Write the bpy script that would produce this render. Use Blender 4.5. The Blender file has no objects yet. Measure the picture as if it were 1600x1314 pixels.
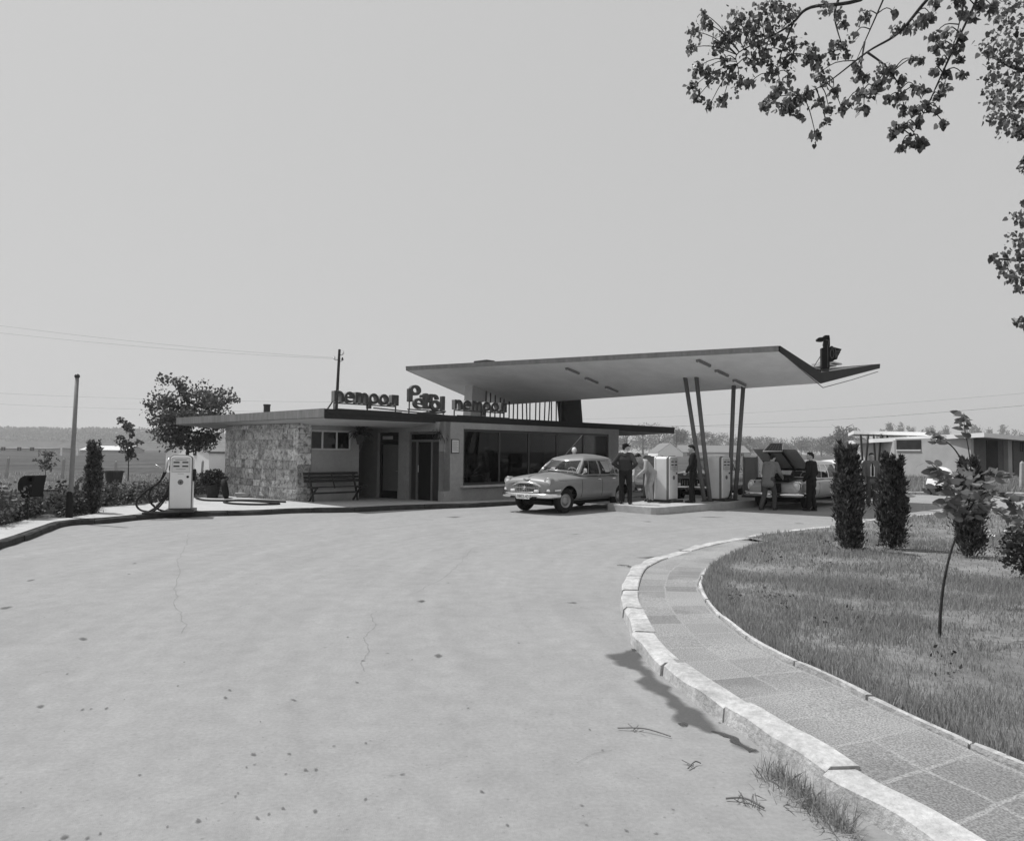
import bpy, bmesh, math, random
import numpy as np
from mathutils import Vector, Matrix, noise
from mathutils.bvhtree import BVHTree
from mathutils.geometry import tessellate_polygon
random.seed(11); rng = np.random.default_rng(11)
S = bpy.context.scene
COL = S.collection
R = math.radians
# ---------------------------------------------------------------- camera, sky, sun, exposure
CAM_H, FPX, PITCH, ROLL = 1.70, 1150.0, R(2.39), R(0.5)
cd = bpy.data.cameras.new('camera'); cam = bpy.data.objects.new('camera', cd); COL.objects.link(cam)
cd.sensor_fit = 'HORIZONTAL'; cd.sensor_width = 36.0; cd.lens = 36.0*FPX/1600.0
cd.clip_start = 0.05; cd.clip_end = 6000
CR = Matrix.Rotation(math.pi/2+PITCH, 3, 'X') @ Matrix.Rotation(ROLL, 3, 'Z')
CO = Vector((0, 0, CAM_H))
cam.matrix_world = Matrix.Translation(CO) @ CR.to_4x4()
S.camera = cam
SUN_AZ = Vector((-0.9, 0.43)).normalized(); SUN_EL = R(62)
SUN_DIR = Vector((SUN_AZ.x*math.cos(SUN_EL), SUN_AZ.y*math.cos(SUN_EL), math.sin(SUN_EL)))
w = bpy.data.worlds.new('World'); S.world = w; w.use_nodes = True
nt = w.node_tree; bg = nt.nodes['Background']
sk = nt.nodes.new('ShaderNodeTexSky'); sk.sky_type = 'NISHITA'; sk.sun_disc = False
sk.sun_elevation = SUN_EL; sk.sun_rotation = math.atan2(SUN_AZ.x, SUN_AZ.y); sk.dust_density = 3.0; sk.air_density = 1.0
bw = nt.nodes.new('ShaderNodeRGBToBW')                     # black-and-white film
mx = nt.nodes.new('ShaderNodeMix'); mx.data_type = 'FLOAT'; mx.inputs[0].default_value = 0.86; mx.inputs[3].default_value = 4.9
nt.links.new(sk.outputs[0], bw.inputs[0]); nt.links.new(bw.outputs[0], mx.inputs[2]); nt.links.new(mx.outputs[0], bg.inputs[0])
bg.inputs[1].default_value = 0.12
sl = bpy.data.lights.new('sun', 'SUN'); so = bpy.data.objects.new('sun', sl); COL.objects.link(so)
sl.energy = 4.2; sl.angle = R(0.53); sl.color = (1, 1, 1)
so.rotation_euler = (-SUN_DIR).to_track_quat('-Z', 'Y').to_euler(); so.location = (-20, 10, 40)
S.view_settings.view_transform = 'Standard'; S.view_settings.look = 'None'
S.view_settings.exposure = 0.0; S.view_settings.gamma = 1.0; S.view_settings.use_curve_mapping = False
S.cycles.volume_step_rate = 4.0; S.cycles.volume_bounces = 0; S.cycles.max_bounces = 6; S.cycles.transparent_max_bounces = 24

# ---------------------------------------------------------------- measuring helpers
def ray(px, py): return CR @ Vector(((px-800)/FPX, -(py-657)/FPX, -1.0))
def G(px, py, z=0.0):
    d = ray(px, py); return CO + d*((z-CAM_H)/d.z)
def D(px, py, Y):
    d = ray(px, py); return CO + d*(Y/d.y)
def V(*a): return Vector(a)
def lerp(a, b, t): return a+(b-a)*t

# ---------------------------------------------------------------- materials (grey values: the film is black and white)
MATS = {}
def mat(name, v, rough=.8, var=0.0, scale=8.0, bump=0.0, bscale=60.0, metal=0.0, coat=0.0, spec=.5, detail=5.0, var2=0.0, scale2=1.0, stretch=None, coord='Object'):
    m = bpy.data.materials.new(name); m.use_nodes = True; MATS[name] = m
    t = m.node_tree; b = t.nodes['Principled BSDF']
    b.inputs['Base Color'].default_value = (v, v, v, 1); b.inputs['Roughness'].default_value = rough
    b.inputs['Metallic'].default_value = metal; b.inputs['Coat Weight'].default_value = coat; b.inputs['Specular IOR Level'].default_value = spec if (rough < .5 or spec != .5) else .12
    if var or bump:
        tc = t.nodes.new('ShaderNodeTexCoord'); src = tc.outputs[coord]
        if stretch:
            mp = t.nodes.new('ShaderNodeMapping'); mp.inputs['Scale'].default_value = stretch; t.links.new(src, mp.inputs[0]); src = mp.outputs[0]
        def nz(sc, det):
            n = t.nodes.new('ShaderNodeTexNoise'); n.inputs['Scale'].default_value = sc; n.inputs['Detail'].default_value = det; n.inputs['Roughness'].default_value = .62
            t.links.new(src, n.inputs['Vector']); return n.outputs['Fac']
        if var:
            mr = t.nodes.new('ShaderNodeMapRange'); mr.inputs[1].default_value = .3; mr.inputs[2].default_value = .7
            mr.inputs[3].default_value = v*(1-var); mr.inputs[4].default_value = v*(1+var)
            t.links.new(nz(scale, detail), mr.inputs[0]); o = mr.outputs[0]
            if var2:
                m2 = t.nodes.new('ShaderNodeMapRange'); m2.inputs[1].default_value = .3; m2.inputs[2].default_value = .7
                m2.inputs[3].default_value = 1-var2; m2.inputs[4].default_value = 1+var2
                t.links.new(nz(scale2, 6.0), m2.inputs[0])
                mu = t.nodes.new('ShaderNodeMath'); mu.operation = 'MULTIPLY'; t.links.new(o, mu.inputs[0]); t.links.new(m2.outputs[0], mu.inputs[1]); o = mu.outputs[0]
            t.links.new(o, b.inputs['Base Color'])
        if bump:
            bp = t.nodes.new('ShaderNodeBump'); bp.inputs['Strength'].default_value = bump; bp.inputs['Distance'].default_value = .02
            t.links.new(nz(bscale, 6.0), bp.inputs['Height']); t.links.new(bp.outputs[0], b.inputs['Normal'])
    return m
def fade_mat(name, v, nscale):                               # stain whose edge soaks away: opacity from a per-vertex value and grain
    m = bpy.data.materials.new(name); m.use_nodes = True; MATS[name] = m; t = m.node_tree; b = t.nodes['Principled BSDF']; out = t.nodes['Material Output']
    b.inputs['Base Color'].default_value = (v, v, v, 1); b.inputs['Roughness'].default_value = .7; b.inputs['Specular IOR Level'].default_value = .2
    at = t.nodes.new('ShaderNodeAttribute'); at.attribute_name = 'fade'; tc = t.nodes.new('ShaderNodeTexCoord'); n = t.nodes.new('ShaderNodeTexNoise'); n.inputs['Scale'].default_value = nscale; n.inputs['Detail'].default_value = 8; n.inputs['Roughness'].default_value = .75
    t.links.new(tc.outputs['Object'], n.inputs['Vector']); ma = t.nodes.new('ShaderNodeMath'); ma.operation = 'MULTIPLY_ADD'; ma.inputs[1].default_value = 1.5; ma.inputs[2].default_value = -1.1
    t.links.new(at.outputs['Fac'], ma.inputs[0]); m2 = t.nodes.new('ShaderNodeMath'); m2.operation = 'ADD'; t.links.new(ma.outputs[0], m2.inputs[0]); t.links.new(n.outputs['Fac'], m2.inputs[1])
    mr = t.nodes.new('ShaderNodeMapRange'); mr.inputs[1].default_value = .05; mr.inputs[2].default_value = .75; mr.inputs[4].default_value = .62; t.links.new(m2.outputs[0], mr.inputs[0])
    tr = t.nodes.new('ShaderNodeBsdfTransparent'); mi = t.nodes.new('ShaderNodeMixShader'); t.links.new(mr.outputs[0], mi.inputs[0]); t.links.new(tr.outputs[0], mi.inputs[1]); t.links.new(b.outputs[0], mi.inputs[2]); t.links.new(mi.outputs[0], out.inputs['Surface']); return m
def glass_mat(name, tint, refl):
    m = bpy.data.materials.new(name); m.use_nodes = True; t = m.node_tree
    t.nodes.remove(t.nodes['Principled BSDF']); out = t.nodes['Material Output']
    tr = t.nodes.new('ShaderNodeBsdfTransparent'); tr.inputs[0].default_value = (tint, tint, tint, 1)
    gl = t.nodes.new('ShaderNodeBsdfGlossy'); gl.inputs['Roughness'].default_value = .02; gl.inputs[0].default_value = (.9, .9, .9, 1)
    fr = t.nodes.new('ShaderNodeFresnel'); fr.inputs[0].default_value = refl
    mi = t.nodes.new('ShaderNodeMixShader'); t.links.new(fr.outputs[0], mi.inputs[0]); t.links.new(tr.outputs[0], mi.inputs[1]); t.links.new(gl.outputs[0], mi.inputs[2])
    t.links.new(mi.outputs[0], out.inputs['Surface']); MATS[name] = m; return m
def leaf_mat(name, v, var=.35, transl=.25, rough=.55, clump=0):
    m = bpy.data.materials.new(name); m.use_nodes = True; t = m.node_tree; b = t.nodes['Principled BSDF']; out = t.nodes['Material Output']
    oi = t.nodes.new('ShaderNodeNewGeometry'); mr = t.nodes.new('ShaderNodeMapRange')
    mr.inputs[3].default_value = v*(1-var); mr.inputs[4].default_value = v*(1+var)
    t.links.new(oi.outputs['Random Per Island'], mr.inputs[0])
    if clump:
        tc = t.nodes.new('ShaderNodeTexCoord'); nz = t.nodes.new('ShaderNodeTexNoise'); nz.inputs['Scale'].default_value = clump; nz.inputs['Detail'].default_value = 2; t.links.new(tc.outputs['Object'], nz.inputs['Vector'])
        m3 = t.nodes.new('ShaderNodeMapRange'); m3.inputs[1].default_value = .35; m3.inputs[2].default_value = .65; m3.inputs[3].default_value = .35; m3.inputs[4].default_value = 1.8; t.links.new(nz.outputs['Fac'], m3.inputs[0])
        mu = t.nodes.new('ShaderNodeMath'); mu.operation = 'MULTIPLY'; t.links.new(mr.outputs[0], mu.inputs[0]); t.links.new(m3.outputs[0], mu.inputs[1]); mr = mu
    t.links.new(mr.outputs[0], b.inputs['Base Color'])
    b.inputs['Roughness'].default_value = rough; b.inputs['Specular IOR Level'].default_value = .3
    tl = t.nodes.new('ShaderNodeBsdfTranslucent'); t.links.new(mr.outputs[0], tl.inputs[0])
    mi = t.nodes.new('ShaderNodeMixShader'); mi.inputs[0].default_value = transl
    t.links.new(b.outputs[0], mi.inputs[1]); t.links.new(tl.outputs[0], mi.inputs[2]); t.links.new(mi.outputs[0], out.inputs['Surface'])
    MATS[name] = m; return m

mat('plaster', .31, .9, .10, 1.5, .25, 90, var2=.08, scale2=10)
mat('dry_twig', .13, .9, .3, 30)
mat('plaster_light', .55, .9, .08, 1.2, .2, 60)
mat('soffit_white', .90, .85, .07, 1.6, .12, 60, var2=.07, scale2=.35)
mat('roof_soffit', .42, .85, .08, 1.2)
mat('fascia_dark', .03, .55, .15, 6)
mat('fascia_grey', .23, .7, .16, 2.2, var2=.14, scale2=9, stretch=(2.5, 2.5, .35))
mat('roof_felt', .12, .9, .2, 3)
mat('dark_metal', .035, .45, .2, 20)
mat('black', .015, .6)
mat('rubber', .022, .75, .3, 30)
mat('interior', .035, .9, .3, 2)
mat('grey_paint', .16, .4, .08, 6)
mat('light_metal', .5, .35, .1, 10, metal=.7)
mat('chrome', .75, .12, metal=1.0)
mat('white_paint', .78, .35, .04, 4, coat=.3)
mat('pump_side', .62, .4, .05, 4)
mat('column_paint', .15, .5, .1, 8)
mat('wood_dark', .035, .6, .3, 10, stretch=(1, 14, 14))
mat('bark', .045, .9, .35, 14, .6, 40)
mat('skin', .42, .55, .06, 20)
mat('hair', .02, .5, .2, 60)
mat('white_cloth', .75, .85, .05, 20)
mat('terracotta', .05, .85, .2, 10)
mat('concrete', .40, .9, .14, 5, .3, 80, var2=.12, scale2=1.1)
mat('sign_face', .03, .4, .1, 10)
mat('sign_side', .20, .45, .15, 10)  # letter sides coloured paler than the faces, for the sunlight on them
mat('sign_mid', .06, .45, .15, 10)
mat('tube', .20, .3)
mat('paper', .6, .8, .1, 50)
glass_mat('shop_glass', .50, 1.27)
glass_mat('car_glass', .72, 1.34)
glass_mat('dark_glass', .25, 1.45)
leaf_mat('leaf_dark', .05, .4, .2)
leaf_mat('leaf_mid', .105, .4, .3)
leaf_mat('leaf_big', .21, .5, .4, .3)
leaf_mat('leaf_over', .15, .7, .45, .35)
leaf_mat('needle', .075, .6, .2, clump=11)
leaf_mat('weed', .085, .55, .25, clump=1.6)
leaf_mat('far_leaf', .15, .35, .3)
leaf_mat('grass_blade', .34, .45, .45)
mat('pole_paint', .22, .5, .1, 8)

# ---------------------------------------------------------------- objects
def tag(o, label=None, cat=None, group=None, kind=None):
    if label: o['label'] = label
    if cat: o['category'] = cat
    if group: o['group'] = group
    if kind: o['kind'] = kind
    return o
def thing(name, label, cat, loc=(0, 0, 0), rz=0.0, group=None):
    o = bpy.data.objects.new(name, None); o.empty_display_size = .3; COL.objects.link(o)
    o.location = loc; o.rotation_euler = (0, 0, rz)
    return tag(o, label, cat, group)
class MB:
    def __init__(s): s.v = []; s.f = []; s.m = []; s.uv = None
    def add(s, vs, fs, mi=0):
        k = len(s.v); s.v += [tuple(p) for p in vs]; s.f += [tuple(i+k for i in f) for f in fs]; s.m += [mi]*len(fs); return s
    def box(s, c, sz, rz=0.0, mi=0, M=None):
        h = [x/2 for x in sz]; M = M or Matrix.Rotation(rz, 3, 'Z'); c = Vector(c)
        vs = [c + M @ Vector((x*h[0], y*h[1], z*h[2])) for z in (-1, 1) for y in (-1, 1) for x in (-1, 1)]
        return s.add(vs, [(0, 2, 3, 1), (4, 5, 7, 6), (0, 1, 5, 4), (2, 6, 7, 3), (0, 4, 6, 2), (1, 3, 7, 5)], mi)
    def prism(s, poly, z0, z1, mi=0):                       # poly: CCW list of (x,y); z0/z1 numbers or lists
        n = len(poly); a = z0 if isinstance(z0, (list, tuple)) else [z0]*n; b = z1 if isinstance(z1, (list, tuple)) else [z1]*n
        vs = [(p[0], p[1], a[i]) for i, p in enumerate(poly)] + [(p[0], p[1], b[i]) for i, p in enumerate(poly)]
        tri = tessellate_polygon([[Vector((p[0], p[1], 0)) for p in poly]])
        fs = [tuple(reversed(orient(t, poly))) for t in tri] + [tuple(i+n for i in orient(t, poly)) for t in tri]
        fs += [(i, (i+1) % n, (i+1) % n+n, i+n) for i in range(n)]
        return s.add(vs, fs, mi)
    def sheet(s, poly, z, mi=0):
        tri = tessellate_polygon([[Vector((p[0], p[1], 0)) for p in poly]])
        zz = z if callable(z) else (lambda x, y: z)
        return s.add([(p[0], p[1], zz(p[0], p[1])) for p in poly], [orient(t, poly) for t in tri], mi)
    def tube(s, pts, r, n=8, mi=0, cap=True, ell=None):
        pts = [Vector(p) for p in pts]; m = len(pts); rs = r if isinstance(r, (list, tuple)) else [r]*m
        t0 = (pts[1]-pts[0]).normalized(); up = Vector((0, 0, 1)) if abs(t0.z) < .9 else Vector((1, 0, 0))
        nx = t0.cross(up).normalized(); vs = []
        for i in range(m):
            t = (pts[min(i+1, m-1)]-pts[max(i-1, 0)]); t = t.normalized() if t.length > 1e-9 else t0
            nx = (nx - t*nx.dot(t)); nx = nx.normalized() if nx.length > 1e-6 else t.orthogonal().normalized()
            ny = t.cross(nx)
            for k in range(n):
                a = 2*math.pi*k/n; vs.append(pts[i] + nx*math.cos(a)*rs[i] + ny*math.sin(a)*rs[i])
        fs = [(i*n+k, i*n+(k+1) % n, (i+1)*n+(k+1) % n, (i+1)*n+k) for i in range(m-1) for k in range(n)]
        if cap: fs += [tuple(range(n-1, -1, -1)), tuple(range((m-1)*n, m*n))]
        return s.add(vs, fs, mi)
    def cap(s, p, q, r1, r2, n=10, mi=0):                   # tapered capsule
        p = Vector(p); q = Vector(q); d = q-p; L = d.length; t = d.normalized() if L > 1e-6 else Vector((0, 0, 1))
        pts, rr = [], []
        for a in (-80, -55, -30, 0): pts.append(p + t*math.sin(R(a))*r1); rr.append(math.cos(R(a))*r1)
        for a in (0, 30, 55, 80): pts.append(q + t*math.sin(R(a))*r2); rr.append(math.cos(R(a))*r2)
        return s.tube(pts, rr, n, mi)
    def ell(s, c, r, M=None, nu=14, nv=10, mi=0):
        c = Vector(c); M = M or Matrix.Identity(3); vs = [c + M @ Vector((0, 0, -r[2]))]
        for j in range(1, nv):
            th = math.pi*j/nv - math.pi/2
            for i in range(nu):
                a = 2*math.pi*i/nu; vs.append(c + M @ Vector((r[0]*math.cos(th)*math.cos(a), r[1]*math.cos(th)*math.sin(a), r[2]*math.sin(th))))
        vs.append(c + M @ Vector((0, 0, r[2]))); L = len(vs)-1
        fs = [(0, 1+(i+1) % nu, 1+i) for i in range(nu)]
        for j in range(nv-2): fs += [(1+j*nu+i, 1+j*nu+(i+1) % nu, 1+(j+1)*nu+(i+1) % nu, 1+(j+1)*nu+i) for i in range(nu)]
        fs += [(L, 1+(nv-2)*nu+i, 1+(nv-2)*nu+(i+1) % nu) for i in range(nu)]
        return s.add(vs, fs, mi)
    def lathe(s, prof, c=(0, 0, 0), n=20, M=None, mi=0):    # prof: (r,z) pairs
        c = Vector(c); M = M or Matrix.Identity(3); m = len(prof)
        vs = [c + M @ Vector((r*math.cos(2*math.pi*k/n), r*math.sin(2*math.pi*k/n), z)) for r, z in prof for k in range(n)]
        fs = [(i*n+k, i*n+(k+1) % n, (i+1)*n+(k+1) % n, (i+1)*n+k) for i in range(m-1) for k in range(n)]
        return s.add(vs, fs, mi)
    def grid(s, rows, mi=0, closed=False):
        n = len(rows[0]); vs = [p for r in rows for p in r]; e = n if closed else n-1
        fs = [(i*n+k, i*n+(k+1) % n, (i+1)*n+(k+1) % n, (i+1)*n+k) for i in range(len(rows)-1) for k in range(e)]
        return s.add(vs, fs, mi)
    def build(s, name, mats, parent=None, world=True, smooth=False, loc=None, mods=None, bevel=0):
        if not isinstance(mats, (list, tuple)): mats = [mats]
        me = bpy.data.meshes.new(name); off = Vector((0, 0, 0))
        if parent is not None and world:
            p = parent
            while p is not None: off += p.location; p = p.parent
        if loc is not None: off = Vector(loc)
        me.from_pydata([(x-off[0], y-off[1], z-off[2]) for x, y, z in s.v], [], s.f)
        for m in mats: me.materials.append(MATS[m] if isinstance(m, str) else m)
        me.polygons.foreach_set('material_index', s.m)
        if smooth: me.polygons.foreach_set('use_smooth', [True]*len(s.f))
        if s.uv is not None:
            ul = me.uv_layers.new(name='UVMap')
            for lp in me.loops: ul.data[lp.index].uv = s.uv[lp.vertex_index]
        me.update(); o = bpy.data.objects.new(name, me); COL.objects.link(o)
        if parent is not None: o.parent = parent
        elif loc is not None: o.location = loc
        if bevel:
            b = o.modifiers.new('bevel', 'BEVEL'); b.width = bevel; b.segments = 2; b.limit_method = 'ANGLE'; b.angle_limit = R(40)
        return o
def orient(t, poly):
    a, b, c = (poly[i] for i in t)
    return tuple(t) if (b[0]-a[0])*(c[1]-a[1])-(b[1]-a[1])*(c[0]-a[0]) > 0 else (t[0], t[2], t[1])
def bake(o):                                               # apply the modifiers
    bpy.context.view_layer.update()
    dg = bpy.context.evaluated_depsgraph_get(); me = bpy.data.meshes.new_from_object(o.evaluated_get(dg), depsgraph=dg)
    o.modifiers.clear(); o.data = me; return o
def fuse(o, vox, it=4):
    m = o.modifiers.new('r', 'REMESH'); m.mode = 'VOXEL'; m.voxel_size = vox; m.use_smooth_shade = True
    if it: k = o.modifiers.new('s', 'SMOOTH'); k.factor = .5; k.iterations = it
    return bake(o)
def kids(o): return [c for c in bpy.data.objects if c.parent == o]
def copy_tree(o, parent=None):
    ch = kids(o); c = o.copy(); COL.objects.link(c); c.parent = parent
    for k in ch: copy_tree(k, c)
    return c
def arrmesh(name, verts, faces_n, mats, parent=None, base=(0, 0, 0), mi=None, smooth=False):   # verts (N*faces_n,3): one island per polygon
    me = bpy.data.meshes.new(name); n = len(verts); v = np.asarray(verts, dtype=np.float32) - np.asarray(base, dtype=np.float32)
    me.vertices.add(n); me.vertices.foreach_set('co', v.ravel()); me.loops.add(n); me.loops.foreach_set('vertex_index', np.arange(n, dtype=np.int32))
    k = n//faces_n; me.polygons.add(k); me.polygons.foreach_set('loop_start', np.arange(0, n, faces_n, dtype=np.int32)); me.polygons.foreach_set('loop_total', np.full(k, faces_n, dtype=np.int32))
    for m in (mats if isinstance(mats, (list, tuple)) else [mats]): me.materials.append(MATS[m])
    if mi is not None: me.polygons.foreach_set('material_index', mi)
    me.update(calc_edges=True); o = bpy.data.objects.new(name, me); COL.objects.link(o)
    if parent is not None: o.parent = parent
    return o
LEAF4 = np.array([(0, 0, 0), (.38, .5, .06), (0, 1, 0), (-.38, .5, .06)])
LEAF6 = np.array([(0, .06, 0), (.26, -.04, .03), (.46, .14, .06), (.46, .42, .08), (.24, .78, .02), (0, 1.08, -.08), (-.24, .78, .02), (-.46, .42, .08), (-.46, .14, .06), (-.26, -.04, .03)])
OVATE = np.array([(0, 0, 0), (.22, .22, .05), (.25, .5, .06), (.14, .82, 0), (0, 1.05, -.12), (-.14, .82, 0), (-.25, .5, .06), (-.22, .22, .05)])
def unit(n):
    v = rng.normal(size=(n, 3)); return v/np.linalg.norm(v, axis=1)[:, None]
def leafcloud(pos, size, shape=LEAF4, axis=None, jit=.6):  # a leaf at every point; axis: preferred pointing direction(s)
    pos = np.asarray(pos); n = len(pos); y = unit(n)
    if axis is not None: y = y*jit + np.asarray(axis); y /= np.linalg.norm(y, axis=1)[:, None]
    z = unit(n); x = np.cross(y, z); x /= np.linalg.norm(x, axis=1)[:, None]+1e-9; z = np.cross(x, y)
    sz = (size*(.7+.6*rng.random(n)))[:, None, None] if np.isscalar(size) else np.asarray(size)[:, None, None]
    sh = shape[None]*sz
    return (pos[:, None, :] + sh[..., 0:1]*x[:, None, :] + sh[..., 1:2]*y[:, None, :] + sh[..., 2:3]*z[:, None, :]).reshape(-1, 3)
def catmull(P, k=6, closed=False):
    out = []; n = len(P)
    for i in range(n-1):
        p0, p1, p2, p3 = P[max(i-1, 0)], P[i], P[i+1], P[min(i+2, n-1)]
        for j in range(k):
            t = j/k; out.append(.5*((2*p1)+(p2-p0)*t+(2*p0-5*p1+4*p2-p3)*t*t+(3*p1-p0-3*p2+p3)*t**3))
    return out+[P[-1]]
def resample(P, step):
    out = [P[0].copy()]; acc = 0.0
    for a, b in zip(P, P[1:]):
        L = (b-a).length; d = step-acc
        while d <= L: out.append(a.lerp(b, d/L)); d += step
        acc = L-(d-step)
    return out
def resample_n(P, n):
    cum = [0]
    for a, b in zip(P, P[1:]): cum.append(cum[-1]+(b-a).length)
    out = []; i = 0
    for k in range(n):
        t = cum[-1]*k/(n-1)
        while i < len(P)-2 and cum[i+1] < t: i += 1
        out.append(P[i].lerp(P[i+1], min(1, (t-cum[i])/max(1e-9, cum[i+1]-cum[i]))))
    return out
def offset(P, d):                                          # + is to the left of travel
    out = []
    for i, p in enumerate(P):
        t = P[min(i+1, len(P)-1)]-P[max(i-1, 0)]; t.z = 0; t.normalize(); out.append(p+Vector((-t.y, t.x, 0))*d)
    return out
# 2-D outlines from distance functions -> extruded solids (letters, emblem)
def bx(x0, y0, x1, y1): return lambda x, y: max(x0-x, x-x1, y0-y, y-y1)
def ring(cx, cy, ro, ri): return lambda x, y: max(math.hypot(x-cx, y-cy)-ro, ri-math.hypot(x-cx, y-cy))
def disc(cx, cy, rx, ry): return lambda x, y: (math.hypot((x-cx)/rx, (y-cy)/ry)-1)*min(rx, ry)
def uni(*f): return lambda x, y: min(g(x, y) for g in f)
def sub(a, b): return lambda x, y: max(a(x, y), -b(x, y))
def inter(a, b): return lambda x, y: max(a(x, y), b(x, y))
def polyf(pts):
    def g(x, y):
        ins = False; d = 1e9; n = len(pts)
        for i in range(n):
            (ax, ay), (bx_, by) = pts[i], pts[(i+1) % n]
            if (ay > y) != (by > y) and x < (bx_-ax)*(y-ay)/(by-ay)+ax: ins = not ins
            ex, ey = bx_-ax, by-ay; t = max(0, min(1, ((x-ax)*ex+(y-ay)*ey)/(ex*ex+ey*ey+1e-12)))
            d = min(d, math.hypot(x-ax-t*ex, y-ay-t*ey))
        return -d if ins else d
    return g
def solid2d(mb, fn, b, res, fmap, d0, d1, mi_front=0, mi_side=0):   # fmap(u,v,w)->3D ; front at w=d0
    x0, y0, x1, y1 = b; nx = int((x1-x0)/res)+2; ny = int((y1-y0)/res)+2
    g = [[fn(x0+i*res, y0+j*res) for i in range(nx)] for j in range(ny)]
    vid = {}; V2 = []; F = []; E = []
    def node(i, j):
        if ('n', i, j) not in vid: vid[('n', i, j)] = len(V2); V2.append((x0+i*res, y0+j*res))
        return vid[('n', i, j)]
    def cross(a, c):
        k = ('e',)+tuple(sorted((a, c)))
        if k not in vid:
            a, c = sorted((a, c)); va, vc = g[a[1]][a[0]], g[c[1]][c[0]]; t = va/(va-vc)
            vid[k] = len(V2); V2.append((x0+(a[0]+(c[0]-a[0])*t)*res, y0+(a[1]+(c[1]-a[1])*t)*res))
        return vid[k]
    for j in range(ny-1):
        for i in range(nx-1):
            cs = [(i, j), (i+1, j), (i+1, j+1), (i, j+1)]; ins = [g[q[1]][q[0]] < 0 for q in cs]
            if not any(ins): continue
            poly = []; fl = []
            for k in range(4):
                a, c = cs[k], cs[(k+1) % 4]
                if ins[k]: poly.append(node(*a)); fl.append(0)
                if ins[k] != ins[(k+1) % 4]: poly.append(cross(a, c)); fl.append(1 if ins[k] else 2)
            F.append(poly)
            for k in range(len(poly)):
                if fl[k] == 1 and fl[(k+1) % len(poly)] == 2: E.append((poly[k], poly[(k+1) % len(poly)]))
    n = len(V2); k0 = len(mb.v)
    mb.v += [tuple(fmap(u, v, d0)) for u, v in V2]+[tuple(fmap(u, v, d1)) for u, v in V2]
    for f in F:
        mb.f.append(tuple(k0+i for i in f)); mb.m.append(mi_front); mb.f.append(tuple(k0+n+i for i in reversed(f))); mb.m.append(mi_side)
    for a, c in E: mb.f.append((k0+c, k0+a, k0+a+n, k0+c+n)); mb.m.append(mi_side)
# ================================================================ THE SETTING
mat('field', .075, .95, .4, .12, .9, 3, var2=.55, scale2=1.3)
mat('road', .275, .92, .085, 5.0, .3, 170, detail=12, var2=.10, scale2=38)
mat('pavement', .41, .9, .10, .8, .3, 40, var2=.10, scale2=7)
mat('kerb', .44, .9, .26, 4, .8, 26, var2=.2, scale2=22)
mat('kerb_dark', .05, .9, .35, 4, .5, 30)
mat('soil', .085, .95, .4, 3, .7, 20)
mat('lawn', .19, .95, .35, 1.2, .6, 60, var2=.2, scale2=9)
fade_mat('stain', .10, 22)
fade_mat('damp', .085, 9)
mat('hill', .05, .95, .4, .05, 0, 1, var2=.3, scale2=.4)
def struct(mb, name, m, **k): return tag(mb.build(name, m, **k), kind='structure')
ZP = lambda x, y: .13-.02*max(0.0, y-22.4)
# ground to the horizon
struct(MB().add([(-3000, -300, -.06), (3000, -300, -.06), (3000, 5000, -.06), (-3000, 5000, -.06)], [(0, 1, 2, 3)]), 'ground', 'field')
# asphalt apron and road
rm = MATS['road'].node_tree; rb_ = rm.nodes['Principled BSDF']; rs = rb_.inputs['Base Color'].links[0].from_socket
rt = rm.nodes.new('ShaderNodeTexCoord'); rmp = rm.nodes.new('ShaderNodeMapping'); rmp.inputs['Rotation'].default_value = (0, 0, R(-24)); rmp.inputs['Scale'].default_value = (1.2, .5, 1)
rn = rm.nodes.new('ShaderNodeTexNoise'); rn.inputs['Scale'].default_value = 1.0; rn.inputs['Detail'].default_value = 7; rn.inputs['Roughness'].default_value = .7; rn.inputs['Distortion'].default_value = .6
rr_ = rm.nodes.new('ShaderNodeMapRange'); rr_.inputs[1].default_value = .3; rr_.inputs[2].default_value = .7; rr_.inputs[3].default_value = .93; rr_.inputs[4].default_value = 1.07; rmu = rm.nodes.new('ShaderNodeMath'); rmu.operation = 'MULTIPLY'
rd = rm.nodes.new('ShaderNodeVectorMath'); rd.operation = 'SUBTRACT'; rd.inputs[1].default_value = (9.5, 9.0, 0); rl = rm.nodes.new('ShaderNodeVectorMath'); rl.operation = 'LENGTH'
rx = rm.nodes.new('ShaderNodeSeparateXYZ'); ra = rm.nodes.new('ShaderNodeMath'); ra.operation = 'ARCTAN2'; rc = rm.nodes.new('ShaderNodeCombineXYZ'); rk = rm.nodes.new('ShaderNodeVectorMath'); rk.operation = 'MULTIPLY'; rk.inputs[1].default_value = (3.2, 1.1, 1)
rn2 = rm.nodes.new('ShaderNodeTexNoise'); rn2.inputs['Scale'].default_value = 1.0; rn2.inputs['Detail'].default_value = 6; rn2.inputs['Roughness'].default_value = .65
rr2 = rm.nodes.new('ShaderNodeMapRange'); rr2.inputs[1].default_value = .3; rr2.inputs[2].default_value = .7; rr2.inputs[3].default_value = .94; rr2.inputs[4].default_value = 1.06; rm3 = rm.nodes.new('ShaderNodeMath'); rm3.operation = 'MULTIPLY'
for a_, b_ in ((rt.outputs['Object'], rd.inputs[0]), (rd.outputs[0], rl.inputs[0]), (rd.outputs[0], rx.inputs[0]), (rx.outputs[1], ra.inputs[0]), (rx.outputs[0], ra.inputs[1]), (rl.outputs['Value'], rc.inputs[0]), (ra.outputs[0], rc.inputs[1]), (rc.outputs[0], rk.inputs[0]), (rk.outputs[0], rn2.inputs['Vector']), (rn2.outputs['Fac'], rr2.inputs[0]), (rs, rm3.inputs[0]), (rr2.outputs[0], rm3.inputs[1])): rm.links.new(a_, b_)
rs = rm3.outputs[0]
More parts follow.
